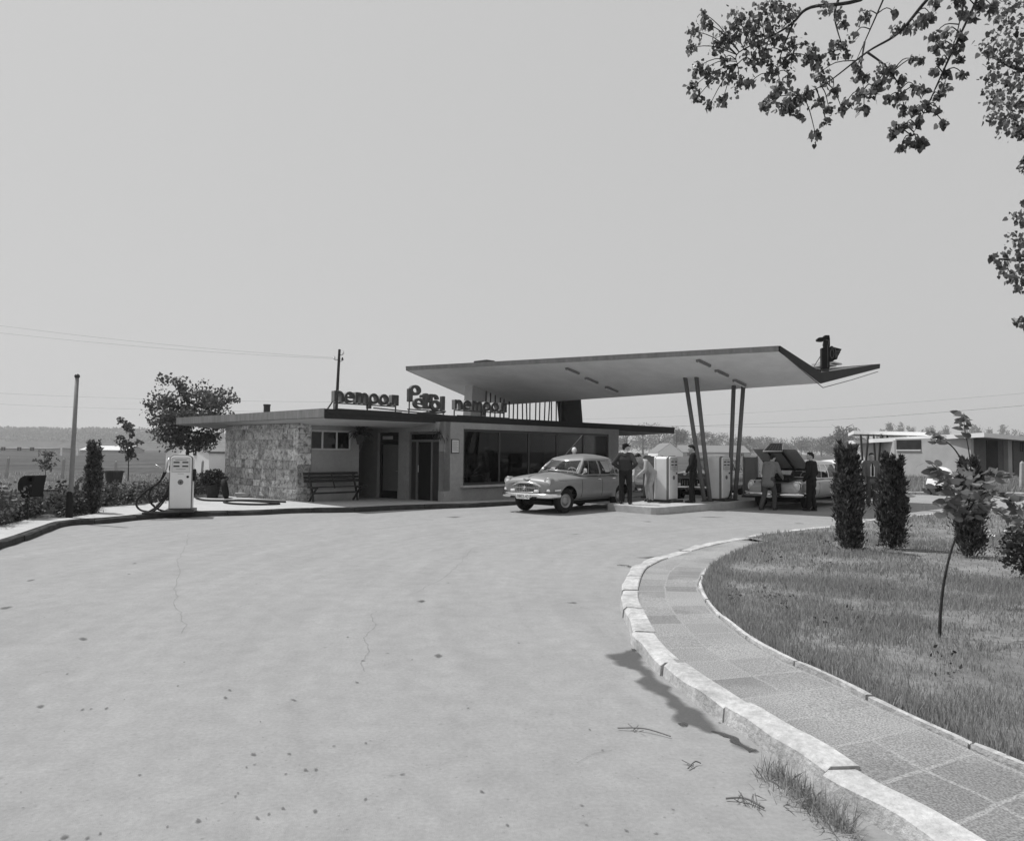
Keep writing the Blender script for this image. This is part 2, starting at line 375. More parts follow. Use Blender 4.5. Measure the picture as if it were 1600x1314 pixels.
for sc_, r0, r1, dk in ((11.0, .03, .10, .72), (29.0, .05, .16, .80)):          # grit and tiny oil specks
    v_ = rm.nodes.new('ShaderNodeTexVoronoi'); v_.inputs['Scale'].default_value = sc_; q_ = rm.nodes.new('ShaderNodeMapRange'); q_.inputs[1].default_value = r0; q_.inputs[2].default_value = r1; q_.inputs[3].default_value = dk; q_.inputs[4].default_value = 1.0
    u_ = rm.nodes.new('ShaderNodeMath'); u_.operation = 'MULTIPLY'; rm.links.new(rt.outputs['Object'], v_.inputs['Vector']); rm.links.new(v_.outputs['Distance'], q_.inputs[0]); rm.links.new(rs, u_.inputs[0]); rm.links.new(q_.outputs[0], u_.inputs[1]); rs = u_.outputs[0]
rv = rm.nodes.new('ShaderNodeTexVoronoi'); rv.inputs['Scale'].default_value = 3.2; rv.inputs['Randomness'].default_value = 1.0
rvr = rm.nodes.new('ShaderNodeMapRange'); rvr.inputs[1].default_value = .02; rvr.inputs[2].default_value = .09; rvr.inputs[3].default_value = .80; rvr.inputs[4].default_value = 1.0; rm2 = rm.nodes.new('ShaderNodeMath'); rm2.operation = 'MULTIPLY'
for a_, b_ in ((rt.outputs['Object'], rmp.inputs[0]), (rmp.outputs[0], rn.inputs['Vector']), (rn.outputs['Fac'], rr_.inputs[0]), (rs, rmu.inputs[0]), (rr_.outputs[0], rmu.inputs[1]), (rt.outputs['Object'], rv.inputs['Vector']), (rv.outputs['Distance'], rvr.inputs[0]), (rmu.outputs[0], rm2.inputs[0]), (rvr.outputs[0], rm2.inputs[1]), (rm2.outputs[0], rb_.inputs['Base Color'])): rm.links.new(a_, b_)
struct(MB().add([(-40, -12, 0), (80, -12, 0), (80, 31.45, 0), (-40, 31.45, 0)], [(0, 1, 2, 3)]), 'road', 'road')
# worn tyre lanes, oil drips and damp gutter: thin stains of their own shape
def softring(mb, outer, inner, z):
    k = len(mb.v); n = len(outer); mb.add([(p[0], p[1], z) for p in outer]+[(p[0], p[1], z+.0015) for p in inner], [(i, (i+1) % n, (i+1) % n+n, i+n) for i in range(n)])
    tri = tessellate_polygon([[Vector((p[0], p[1], 0)) for p in inner]]); mb.f += [tuple(i+n+k for i in orient(q, inner)) for q in tri]; mb.m += [0]*len(tri)
    mb.fade = getattr(mb, 'fade', [])+[0.0]*n+[1.0]*n
def fadeattr(o, mb): o.data.attributes.new('fade', 'FLOAT', 'POINT').data.foreach_set('value', mb.fade); return o
def blob(mb, c, rx, ry, rz=0.0, n=14, rough=.28, z=.004):
    ph = random.random()*9; ps = []
    for k in range(n):
        a = 2*math.pi*k/n; q = 1+rough*noise.noise((math.cos(a)*1.3+ph, math.sin(a)*1.3, ph))*2
        x, y = rx*q*math.cos(a), ry*q*math.sin(a); ps.append((c[0]+x*math.cos(rz)-y*math.sin(rz), c[1]+x*math.sin(rz)+y*math.cos(rz)))
    softring(mb, ps, [(lerp(c[0], p[0], .22), lerp(c[1], p[1], .22)) for p in ps], z)
st = MB()
for x, y, r in [(145,740,14),(295,752,7),(325,750,6),(380,748,8),(905,912,14),(1033,910,9),(708,1148,13),(230,1210,17),(312,1212,10),(358,1195,8),(820,683,8),(805,710,10),(1050,718,10),(1125,1115,10),(960,1125,8),(1010,1105,10),(920,1140,9),(1092,968,11),(1128,968,8),(297,500,17),(1505,365,17),(1565,560,17),(110,290,16),(880,958,6),(850,1050,7),(840,1062,8),(598,1170,7),(635,668,6),(658,583,5),(1242,493,6),(20,388,24),(480,230,9),(460,268,7),(240,625,6),(930,796,4),(230,830,3),(1275,655,7)]:
    px, py = x*.4375, 780+y*.4375; p = G(px, py); k = p.y/FPX*.4375*r*1.3
    blob(st, p, k, k*(1.3+random.random()*.9), random.random()*.8)
for _ in range(42):                                       # fine old drips all over
    px, py = random.uniform(0, 1150), 850+460*random.random()**.8; p = G(px, py)
    if p.y > 3.3: k = random.uniform(.005, .014)*(1+p.y*.08); blob(st, p, k, k*random.uniform(.8, 2), random.random()*3, 10)
def crack(pts):
    c = catmull([G(*q) for q in pts], 10); c = [q+V(noise.noise(q*2.3)+.4*noise.noise(q*9), noise.noise(q*2.3+V(3, 3, 3)), 0)*.07 for q in c]; a = offset(c, .005); b = offset(c, -.005); k = len(st.v); n = len(c)
    st.add([(q.x, q.y, .0065) for q in a+b], [(i, i+n, i+n+1, i+1) for i in range(n-1)]); st.fade += [.58]*(2*n)
for c_ in ([(296,832),(290,852),(279,880),(275,925),(277,950),(283,965),(287,990)], [(374,950),(392,944),(410,942)], [(590,955),(578,985),(572,1015),(571,1050)], [(60,1057),(75,1050),(97,1047)], [(640,930),(690,905),(720,880),(735,860)], [(905,1190),(925,1178),(955,1172)]): crack(c_)
for px, py, rx, ry in [(708,808,.42,.22),(668,812,.3,.05),(1068,859,.16,.12),(660,939,.07,.05),(895,942,.1,.05),(900,835,.2,.06),(1010,815,.3,.12),(1250,818,.35,.1),(1110,808,.5,.16)]:
    blob(st, G(px, py), rx, ry, 0, 16, .5)
fadeattr(struct(st, 'road_stains', 'stain'), st)
dp = MB()
outl = [(1000,1012),(975,1016),(945,1022),(953,1037),(985,1047),(996,1058),(986,1066),(995,1076),(1013,1083),(1035,1095),(1047,1120),(1062,1139),(1085,1137),(1105,1147),(1130,1152),(1140,1166),(1160,1174),(1188,1176),(1150,1150),(1097,1112),(1050,1075),(1020,1045)]
pl = catmull([G(*q) for q in outl]+[G(*outl[0])], 4)[:-1]
pl = resample(pl+[pl[0]], .035)[:-1]
rq = lambda p: (p.x+.06*noise.noise(p*6)+.03*noise.noise(p*19), p.y+.06*noise.noise(p*6+V(5, 5, 5))+.03*noise.noise(p*19+V(5, 5, 5)))
pl = list(reversed(pl)) if sum(a.x*b.y-b.x*a.y for a, b in zip(pl, pl[1:]+pl[:1])) < 0 else pl; inn = offset(pl+[pl[0]], .075)[:-1]; outw = offset(pl+[pl[0]], -.03)[:-1]
softring(dp, [rq(p) for p in outw], [rq(p) for p in inn], .005); blob(dp, G(1020, 872), .3, .22, 0, 16, .5, .005)
fadeattr(struct(dp, 'damp_patch', 'damp'), dp)
# kerb stones in a row (one structure), each with its own chips
def kerb_row(name, line, width, z0, z1, m, L=1.0, gap=.014, jit=.017, inside=1, chip=.022, parent=None):
    mb = MB(); pts = resample(line, L/8); off = offset(pts, inside*width); i = 0
    zf0 = z0 if callable(z0) else (lambda x, y: z0); zf1 = z1 if callable(z1) else (lambda x, y: z1)
    while i < len(pts)-1:
        j = min(i+8, len(pts)-1); A = pts[i:j+1]; B = off[i:j+1]; dz = random.uniform(-jit, jit); dx = random.uniform(-jit, jit)
        rows = []
        for q, (a, b) in enumerate(zip(A, B)):
            d = (b-a).normalized(); t = (A[min(q+1, len(A)-1)]-A[max(q-1, 0)]).normalized()
            sh = t*(gap/2 if q == 0 else (-gap/2 if q == len(A)-1 else 0))
            nn = lambda s: noise.noise(a*2.3+V(s, 0, 0))
            a2 = a+sh+d*(dx+.02*nn(1)); b2 = b+sh+d*dx; top = zf1(a.x, a.y)+dz; c = max(.01, chip*(1+nn(4)*1.6))
            e = 0.006 if 0 < q < len(A)-1 else .012
            rows.append([(a2.x, a2.y, zf0(a.x, a.y)-.03), (a2.x+d.x*.012, a2.y+d.y*.012, top-c), (a2.x+d.x*(c+.012), a2.y+d.y*(c+.012), top-e+.016*nn(7)), (b2.x-d.x*.012, b2.y-d.y*.012, top-e+.006*nn(9)), (b2.x, b2.y, top-.015), (b2.x, b2.y, zf0(a.x, a.y)-.03)])
        if inside < 0: rows = [list(reversed(r)) for r in rows]
        k = len(mb.v); mb.grid(rows); n = 6; last = len(rows)-1
        mb.f.append(tuple(k+x for x in range(n))); mb.m.append(0); mb.f.append(tuple(k+last*n+x for x in range(n-1, -1, -1))); mb.m.append(0)
        i = j
    return struct(mb, name, m)
# curved path on the right
KO = [(1560,1420),(1412,1314),(1320,1264),(1232,1196),(1189,1172),(1097,1108),(1031,1056),(994,1014),(974,966),(970,944),(977,918),(990,898),(1018,883),(1049,873),(1084,861),(1119,852),(1171,842),(1224,833),(1307,822),(1377,812),(1469,803.5),(1600,795)]
kerb_out = catmull([G(*q) for q in KO], 6); e = kerb_out[-1]
kerb_out += [V(e.x+9, e.y+.6, 0), V(e.x+26, e.y+.9, 0)]
kerb_out = resample(kerb_out, .1)
kerb_row('path_kerb', kerb_out, .20, 0, lambda x, y: .125 if y < 11 else max(.05, .125-.012*(y-11)), 'kerb', L=.98, inside=-1, chip=.022)
KI = [(1760,1270),(1600,1200),(1512,1163),(1381,1102),(1307,1065),(1206,1019),(1162,992),(1110,949),(1092,918),(1092,905),(1106,883),(1132,868),(1168,853),(1205,843)]
lawn_edge = catmull([G(x, y, .12) for x, y in KI], 6)
for p in lawn_edge: p.z = 0
lawn_edge = resample(lawn_edge, .1)
kerb_row('lawn_edging', lawn_edge, .055, .0, .135, 'kerb', L=.8, gap=.02, jit=.008, inside=-1, chip=.008)
inner = offset(kerb_out, -.14); ne = lawn_edge[-1]; cut = min(range(len(inner)), key=lambda i: (inner[i]-ne).length)
A = resample_n(inner[:cut+1], 160); B = resample_n(lawn_edge, 160)
mp = bpy.data.materials.new('path_slabs'); mp.use_nodes = True; MATS['path_slabs'] = mp; t = mp.node_tree; b = t.nodes['Principled BSDF']; b.inputs['Roughness'].default_value = .95
uv = t.nodes.new('ShaderNodeUVMap'); br = t.nodes.new('ShaderNodeTexBrick'); br.offset = .0; br.inputs['Scale'].default_value = 1.0
br.inputs['Brick Width'].default_value = .40; br.inputs['Row Height'].default_value = .50; br.inputs['Mortar Size'].default_value = .018; br.inputs['Mortar Smooth'].default_value = .5
br.inputs['Color1'].default_value = (.19,)*3+(1,); br.inputs['Color2'].default_value = (.31,)*3+(1,); br.inputs['Mortar'].default_value = (.30,)*3+(1,)
nw = t.nodes.new('ShaderNodeTexNoise'); nw.inputs['Scale'].default_value = 3.0; va = t.nodes.new('ShaderNodeVectorMath'); va.operation = 'MULTIPLY_ADD'; va.inputs[1].default_value = (.05, .05, 0); tc = t.nodes.new('ShaderNodeTexCoord')
t.links.new(tc.outputs['Object'], nw.inputs['Vector']); t.links.new(nw.outputs['Color'], va.inputs[0]); t.links.new(uv.outputs[0], va.inputs[2]); t.links.new(va.outputs[0], br.inputs['Vector'])
n2 = t.nodes.new('ShaderNodeTexNoise'); n2.inputs['Scale'].default_value = 90; n2.inputs['Detail'].default_value = 4; t.links.new(tc.outputs['Object'], n2.inputs['Vector'])
n3 = t.nodes.new('ShaderNodeTexNoise'); n3.inputs['Scale'].default_value = 1.1; n3.inputs['Detail'].default_value = 5; t.links.new(tc.outputs['Object'], n3.inputs['Vector'])
m2 = t.nodes.new('ShaderNodeMapRange'); m2.inputs[1].default_value = .35; m2.inputs[2].default_value = .65; m2.inputs[3].default_value = .58; m2.inputs[4].default_value = 1.25; t.links.new(n2.outputs['Fac'], m2.inputs[0])
wr = t.nodes.new('ShaderNodeMapRange'); wr.inputs[1].default_value = .44; wr.inputs[2].default_value = .66; t.links.new(n3.outputs['Fac'], wr.inputs[0])
mw = t.nodes.new('ShaderNodeMix'); mw.data_type = 'RGBA'; mw.inputs[7].default_value = (.33,)*3+(1,); wm = t.nodes.new('ShaderNodeMath'); wm.operation = 'MULTIPLY'; wm.inputs[1].default_value = .85
t.links.new(wr.outputs[0], wm.inputs[0]); t.links.new(wm.outputs[0], mw.inputs[0]); t.links.new(br.outputs['Color'], mw.inputs[6])
mm = t.nodes.new('ShaderNodeVectorMath'); mm.operation = 'SCALE'; t.links.new(mw.outputs[2], mm.inputs[0]); t.links.new(m2.outputs[0], mm.inputs['Scale']); t.links.new(mm.outputs[0], b.inputs['Base Color'])
bp = t.nodes.new('ShaderNodeBump'); bp.inputs['Strength'].default_value = .6; bp.inputs['Distance'].default_value = .015; t.links.new(n2.outputs['Fac'], bp.inputs['Height']); t.links.new(bp.outputs[0], b.inputs['Normal'])
pm = MB(); pm.uv = []; rows = []; s = 0
for i in range(160):
    if i: s += ((A[i]-A[i-1]).length+(B[i]-B[i-1]).length)/2
    W = (B[i]-A[i]).length; r = []
    for k in range(7):
        p = A[i].lerp(B[i], k/6); zz = (.098 if p.y < 11 else max(.028, .098-.012*(p.y-11)))+.006*noise.noise(p*1.7)
        r.append((p.x, p.y, zz)); pm.uv.append((s, (k/6)*max(1.0, round(W*2)/2)))
    rows.append(r)
pm.grid(rows); struct(pm, 'path', 'path_slabs')
# lawn
lo = offset(lawn_edge, -.05); tail = offset(kerb_out, -.19)[cut:]
lawn_poly = [(p.x, p.y) for p in lo]+[(p.x, p.y) for p in tail[4::6]]+[(tail[-1].x, -4), (lo[0].x, -4)]
ar = sum(a[0]*b[1]-b[0]*a[1] for a, b in zip(lawn_poly, lawn_poly[1:]+lawn_poly[:1]))
if ar < 0: lawn_poly.reverse()
ZL = lambda x, y: (.10 if y < 11 else max(.04, .10-.012*(y-11)))
struct(MB().sheet(lawn_poly, ZL), 'lawn', 'lawn')
def inside(p, poly):
    c = False
    for (ax, ay), (bx_, by) in zip(poly, poly[1:]+poly[:1]):
        if (ay > p[1]) != (by > p[1]) and p[0] < (bx_-ax)*(p[1]-ay)/(by-ay)+ax: c = not c
    return c
def poly_mask(P, poly):
    x, y = P[:, 0], P[:, 1]; c = np.zeros(len(P), bool)
    for (ax, ay), (bx_, by) in zip(poly, poly[1:]+poly[:1]):
        if ay == by: continue
        c ^= ((ay > y) != (by > y)) & (x < (bx_-ax)*(y-ay)/(by-ay)+ax)
    return c
def blades(P, Z, h, wd, lean=.55):
    n = len(P); a = rng.random(n)*2*np.pi; l = rng.random(n)*lean; b = rng.random(n)*2*np.pi
    base = np.column_stack([P, Z]); sd = np.column_stack([np.cos(a), np.sin(a), np.zeros(n)])*(wd*(.6+.8*rng.random(n)))[:, None]
    hh = h*(.5+rng.random(n)); tip = base+np.column_stack([np.cos(b)*np.sin(l)*hh, np.sin(b)*np.sin(l)*hh, np.cos(l)*hh])
    mid = base*.45+tip*.55; mid[:, 2] += hh*.08
    return np.stack([base-sd, base+sd, mid+sd*.7, tip, mid-sd*.7], 1).reshape(-1, 3)
def grass_pts(n, x0, x1, y0, y1, poly): 
    P = np.column_stack([rng.uniform(x0, x1, n), rng.uniform(y0, y1, n)]); return P[poly_mask(P, poly)]
allb = []
for n, y0, y1, h, wd in [(90000, 2.4, 6, .06, .0022), (90000, 6, 9.5, .065, .0034), (70000, 9.5, 15, .07, .0055), (30000, 15, 21, .07, .008)]:
    P = grass_pts(n, 0, y1*.72+.6, y0, y1, lawn_poly)
    dens = np.array([noise.noise((p[0]*.9, p[1]*.9, 3.3))+.5*noise.noise((p[0]*3, p[1]*3, 1.3)) for p in P]); keep = rng.random(len(P)) < np.clip(.62+.9*dens, .12, 1); P = P[keep]; d2 = dens[keep]
    Z = np.array([ZL(*p) for p in P]); allb.append(blades(P, Z, h*np.clip(.75+.9*d2, .45, 1.7), wd))
# taller fringe along the edging
P = np.array([(p.x+random.uniform(.05, .5)**1.3*random.random(), p.y+random.uniform(-.1, .25)) for p in lo for _ in range(90)]); P = P[poly_mask(P, lawn_poly)]
allb.append(blades(P, np.full(len(P), .1), .075*np.ones(len(P)), .003))
tag(arrmesh('grass', np.concatenate(allb), 5, 'grass_blade'), 'uneven grass growing over the lawn beside the curved path', 'grass', kind='stuff')
# broad-leaved weeds scattered in the turf
P = np.column_stack([rng.uniform(1.5, 12, 260), rng.uniform(3, 15, 260)]); P = P[poly_mask(P, lawn_poly)]; cl = []
for q in P:
    if noise.noise((q[0]*.6, q[1]*.6, 9.1)) < -.05: continue
    m_ = rng.integers(8, 26); cl.append(np.column_stack([q[0]+rng.normal(size=m_)*.07, q[1]+rng.normal(size=m_)*.07, .11+.08*rng.random(m_)]))
cl = np.concatenate(cl); tag(arrmesh('lawn_weeds', leafcloud(cl, .034, OVATE), 8, 'weed'), 'small broad-leaved weeds scattered through the lawn', 'weeds', kind='stuff')
# ---- left pavement with its kerb
KL = [(0,859),(42,845),(76,832),(107,822),(169,818),(225,812),(281,808),(400,805),(460,802),(554,800.5),(599,798),(647,796),(700,794.5),(760,792)]
kl = [V(-3.5, -8, 0), V(-6.0, 2, 0), V(-7.4, 8, 0)]+[G(*q) for q in KL]
AX = V(math.cos(R(45.5)), math.sin(R(45.5)), 0); BX = V(-AX.y, AX.x, 0); NX = -BX          # building axes: along front, to the back, outward
p = kl[-1]; kl += [p+AX*2.5, p+AX*5, p+AX*8.2, p+AX*9.4+BX*.5, p+AX*10+BX*2, p+AX*10+BX*8]
kerb_left = resample(catmull(kl, 5), .1)
kerb_row('pavement_kerb', kerb_left, .16, 0, lambda x, y: ZP(x, y)+.002, 'kerb_dark', L=1.1, inside=1, chip=.025)
GL = [(158,791),(220,790),(262,782),(301,777),(352,775)]
gl = [G(x, y, .12) for x, y in [(0,822),(45,812),(104,810),(150,803)]+GL]
kin = offset(kerb_left, .15)
i0 = min(range(len(kin)), key=lambda i: abs(kin[i].y-8)); 
pav = [(q.x, q.y) for q in kin[i0::5]]+[(-1, 42), (-14, 36), (-11, 28)]+[(q.x, q.y) for q in reversed(gl)]+[(-10.6, 11.5), (-10.6, 8)]
struct(MB().sheet(pav, ZP), 'pavement', 'pavement')
gard = [(-9.2, -8), (-10.6, 8), (-10.6, 11.5)]+[(q.x, q.y) for q in gl]+[(-11, 28), (-14, 36), (-22, 46), (-60, 46), (-60, -8)]
struct(MB().sheet(gard, lambda x, y: .10), 'garden_bed', 'soil')
# far verge behind the road on the right, low earth bank
kerb_row('far_kerb', resample([V(4, 31.4, 0), V(70, 31.4, 0)], .2), .3, 0, .14, 'kerb', L=1.2, inside=1)
vb = MB(); rows = []
for yy, zz in [(31.65, .12), (34, .16), (36.5, .30), (40, .42), (46, .25), (60, .0)]:
    rows.append([(x, yy+.5*noise.noise((x*.2, yy, 0)), zz*(1+.5*noise.noise((x*.25, yy*.3, 2)))) for x in np.linspace(2, 75, 60)])
vb.grid(rows); struct(vb, 'verge', 'field', smooth=True)
P = np.column_stack([rng.uniform(10, 34, 26000), rng.uniform(31.8, 40, 26000)]); d = np.array([noise.noise((q[0]*.5, q[1]*.5, 0)) for q in P]); P = P[rng.random(len(P)) < .5+.9*d]
tag(arrmesh('verge_grass', blades(P, np.full(len(P), .12)+np.clip((P[:, 1]-34)*.05, 0, .25), np.full(len(P), .24), .02), 5, 'grass_blade'), 'dry rough grass along the far side of the road', 'grass', kind='stuff')
# rough field tussocks and soil clods on the left
P = np.column_stack([rng.uniform(-40, -9, 26000), rng.uniform(20, 44, 26000)]); d = np.array([noise.noise((q[0]*.35, q[1]*.35, 7)) for q in P])
P = P[(rng.random(len(P)) < .35+1.1*d) & (P[:, 0] < -9.5-(P[:, 1]-20)*.28)]
tag(arrmesh('field_grass', blades(P, np.full(len(P), .08), np.full(len(P), .13), .02), 5, 'grass_blade'), 'patchy low grass on the rough ground behind the weeds', 'grass', kind='stuff')
# hills on the left horizon, wooded
hb = MB(); rows = []
for k, (Y, f) in enumerate([(1050, 0), (1100, .75), (1175, 1), (1400, .9), (1750, .5)]):
    rows.append([(x, Y, -.5+f*(27*max(.06, 1-max(0, (x+590))/475.)+4*noise.noise((x*.01, k, 0))+2.5*noise.noise((x*.044, k*3, 0)))) for x in np.linspace(-1300, 25, 230)])
hb.grid(rows); struct(hb, 'hills', 'hill', smooth=False)
# ================================================================ FILLING STATION BUILDING
def wall_mat(name, bw_, rh, c1, c2, mort, ms, bumpd=.02, streak=True):
    m = bpy.data.materials.new(name); m.use_nodes = True; MATS[name] = m; t = m.node_tree; b = t.nodes['Principled BSDF']; b.inputs['Roughness'].default_value = .92
    uv = t.nodes.new('ShaderNodeUVMap'); br = t.nodes.new('ShaderNodeTexBrick'); br.offset = .37; br.offset_frequency = 2; br.squash = 1.45; br.squash_frequency = 3
    for k, v in (('Scale', 1), ('Brick Width', bw_), ('Row Height', rh), ('Mortar Size', ms), ('Mortar Smooth', .4)): br.inputs[k].default_value = v
    for k, v in (('Color1', c1), ('Color2', c2), ('Mortar', mort)): br.inputs[k].default_value = (v, v, v, 1)
    nw = t.nodes.new('ShaderNodeTexNoise'); nw.inputs['Scale'].default_value = 2.2; va = t.nodes.new('ShaderNodeVectorMath'); va.operation = 'MULTIPLY_ADD'; va.inputs[1].default_value = (.10, .06, 0)
    t.links.new(uv.outputs[0], nw.inputs['Vector']); t.links.new(nw.outputs['Color'], va.inputs[0]); t.links.new(uv.outputs[0], va.inputs[2]); t.links.new(va.outputs[0], br.inputs['Vector'])
    mp_ = t.nodes.new('ShaderNodeMapping'); mp_.inputs['Scale'].default_value = (10, 4.5, 1); t.links.new(uv.outputs[0], mp_.inputs[0])
    n2 = t.nodes.new('ShaderNodeTexNoise'); n2.inputs['Scale'].default_value = 1.0; n2.inputs['Detail'].default_value = 6; n2.inputs['Roughness'].default_value = .7; t.links.new(mp_.outputs[0], n2.inputs['Vector'])
    m2 = t.nodes.new('ShaderNodeMapRange'); m2.inputs[1].default_value = .34; m2.inputs[2].default_value = .60; m2.inputs[3].default_value = .30; m2.inputs[4].default_value = 1.15; t.links.new(n2.outputs['Fac'], m2.inputs[0])
    sc = t.nodes.new('ShaderNodeVectorMath'); sc.operation = 'SCALE'; t.links.new(br.outputs['Color'], sc.inputs[0]); t.links.new(m2.outputs[0], sc.inputs['Scale']); t.links.new(sc.outputs[0], b.inputs['Base Color'])
    bp = t.nodes.new('ShaderNodeBump'); bp.inputs['Strength'].default_value = .9; bp.inputs['Distance'].default_value = bumpd
    ad = t.nodes.new('ShaderNodeMath'); ad.operation = 'MULTIPLY_ADD'; ad.inputs[1].default_value = -.8; t.links.new(br.outputs['Fac'], ad.inputs[0]); t.links.new(n2.outputs['Fac'], ad.inputs[2]); t.links.new(ad.outputs[0], bp.inputs['Height']); t.links.new(bp.outputs[0], b.inputs['Normal'])
wall_mat('stone', .43, .31, .30, .62, .22, .010)
Fp = V(-5.2, 20.4, 0); RL, RB = 17.8, 10.4
def W(s, t, z=0.0, o=Fp): p = o+AX*s+BX*t; return V(p.x, p.y, z)
def line_s(P0, d, px, z=1.7):                              # where the picture column px meets the wall line
    r = ray(px, 705); k = r.x/r.y; return (k*P0.y-P0.x)/(d.x-k*d.y)
S0 = V(-6.5, 22.4, 0); Q = V(-2.1, 22.9, 0)
E_ = S0+AX*2.19; Nn = Q+BX*4.65
bld = thing('petrol_station', 'low flat-roofed petrol station with rough stone end wall and a long row of shop windows', 'building', (S0.x, S0.y, 0))
def slab(P, d, L, nrm, th, z0, z1, mb=None, uv=False):     # wall piece: starts at P, runs L along d, thickness th away from nrm
    mb = mb or MB(); q = [P, P+d*L, P+d*L-nrm*th, P-nrm*th]
    vs = [(p.x, p.y, z) for z in (z0, z1) for p in q]; mb.add(vs, [(3, 2, 1, 0), (4, 5, 6, 7), (0, 1, 5, 4), (1, 2, 6, 5), (2, 3, 7, 6), (3, 0, 4, 7)])
    if uv:
        if mb.uv is None: mb.uv = []
        mb.uv += [(0, z0), (L, z0), (L+th, z0), (-th, z0), (0, z1), (L, z1), (L+th, z1), (-th, z1)]
    return mb
LX = -AX
SL = line_s(S0, BX, 352.5)
# stone end wall: left face along the side, its return on the front; slightly uneven top rows come from the texture
mb = MB(); mb.uv = []
slab(S0, AX, .46, NX, .3, -.2, 2.5, mb, True)
slab(S0-NX*.302, BX, SL-.302, LX, .46, -.2, 2.5, mb, True)
sw_ = mb.build('stone_wall', 'stone', bld)
sm = bpy.data.materials.new('stone_block'); sm.use_nodes = True; MATS['stone_block'] = sm; t = sm.node_tree; b = t.nodes['Principled BSDF']; b.inputs['Roughness'].default_value = .95
ge = t.nodes.new('ShaderNodeNewGeometry'); tc = t.nodes.new('ShaderNodeTexCoord'); mr = t.nodes.new('ShaderNodeMapRange'); mr.inputs[3].default_value = .30; mr.inputs[4].default_value = .66; t.links.new(ge.outputs['Random Per Island'], mr.inputs[0])
n2 = t.nodes.new('ShaderNodeTexNoise'); n2.inputs['Scale'].default_value = 7; n2.inputs['Detail'].default_value = 7; n2.inputs['Roughness'].default_value = .72; n2.inputs['Distortion'].default_value = .8; t.links.new(tc.outputs['Object'], n2.inputs['Vector'])
m2 = t.nodes.new('ShaderNodeMapRange'); m2.inputs[1].default_value = .36; m2.inputs[2].default_value = .56; m2.inputs[3].default_value = .22; m2.inputs[4].default_value = 1.12; t.links.new(n2.outputs['Fac'], m2.inputs[0])
mu = t.nodes.new('ShaderNodeMath'); mu.operation = 'MULTIPLY'; t.links.new(mr.outputs[0], mu.inputs[0]); t.links.new(m2.outputs[0], mu.inputs[1]); t.links.new(mu.outputs[0], b.inputs['Base Color'])
bp = t.nodes.new('ShaderNodeBump'); bp.inputs['Strength'].default_value = 1.0; bp.inputs['Distance'].default_value = .03; t.links.new(n2.outputs['Fac'], bp.inputs['Height']); t.links.new(bp.outputs[0], b.inputs['Normal'])
rs_ = random.Random(4)
def stone_face(P, d, L, nrm, z0, z1):
    m = MB(); z = z0
    while z < z1-.05:
        h = min(rs_.choice((.22, .28, .31, .36)), z1-z); x = 0
        if z1-(z+h) < .12: h = z1-z
        while x < L-.01:
            w_ = rs_.uniform(.22, .62)
            if L-(x+w_) < .16: w_ = L-x
            k = 2 if (h > .3 and w_ < .4 and rs_.random() < .35) else 1
            for q in range(k):
                zz0, zz1 = z+h*q/k, z+h*(q+1)/k; o = rs_.uniform(.006, .028); g_ = .005; e = .008
                A = [P+d*(x+g_)+V(0, 0, zz0+g_), P+d*(x+w_-g_)+V(0, 0, zz0+g_), P+d*(x+w_-g_)+V(0, 0, zz1-g_), P+d*(x+g_)+V(0, 0, zz1-g_)]
                j = lambda: V(0, 0, rs_.uniform(-.006, .006))
                B_ = [A[0]+d*e+V(0, 0, e), A[1]-d*e+V(0, 0, e), A[2]-d*e-V(0, 0, e), A[3]+d*e-V(0, 0, e)]
                m.add([p-nrm*.002 for p in A]+[p+nrm*o+j() for p in B_], [(4, 5, 6, 7), (0, 1, 5, 4), (1, 2, 6, 5), (2, 3, 7, 6), (3, 0, 4, 7)])
            x += w_
        z += h
    return m
stone_face(V(S0.x, S0.y, 0), BX, SL, LX, -.1, 2.5).build('stone_facing', 'stone_block', sw_)
stone_face(V(S0.x, S0.y, 0)+LX*.02, AX, .47, NX, -.1, 2.5).build('stone_facing', 'stone_block', sw_)
# bench wall with a strip of three windows
ws0, ws1 = line_s(S0, AX, 484), line_s(S0, AX, 549); wz0, wz1 = 1.68, 2.31
mb = MB(); slab(S0+AX*.462, AX, ws0-.462, NX, .25, -.2, 2.6, mb); slab(S0+AX*ws1, AX, 2.19-ws1, NX, .25, -.2, 2.6, mb)
slab(S0+AX*(ws0+.002), AX, ws1-ws0-.004, NX, .25, -.2, wz0, mb); slab(S0+AX*(ws0+.002), AX, ws1-ws0-.004, NX, .25, wz1, 2.6, mb)
slab(E_-NX*.252, BX, 3.6, AX, .25, -.2, 2.6, mb)                          # return wall of the alcove
slab(E_+BX*3.85, AX, 1.6, NX, .25, -.2, 2.6, mb)
mb.build('front_wall', 'plaster', bld)
mb = MB()
for P, d, L, nn in [(S0+AX*.47, AX, 1.72, NX)]: slab(P+nn*.025, d, L, nn, .022, -.2, .46, mb)
mb.build('plinth', 'concrete', bld)
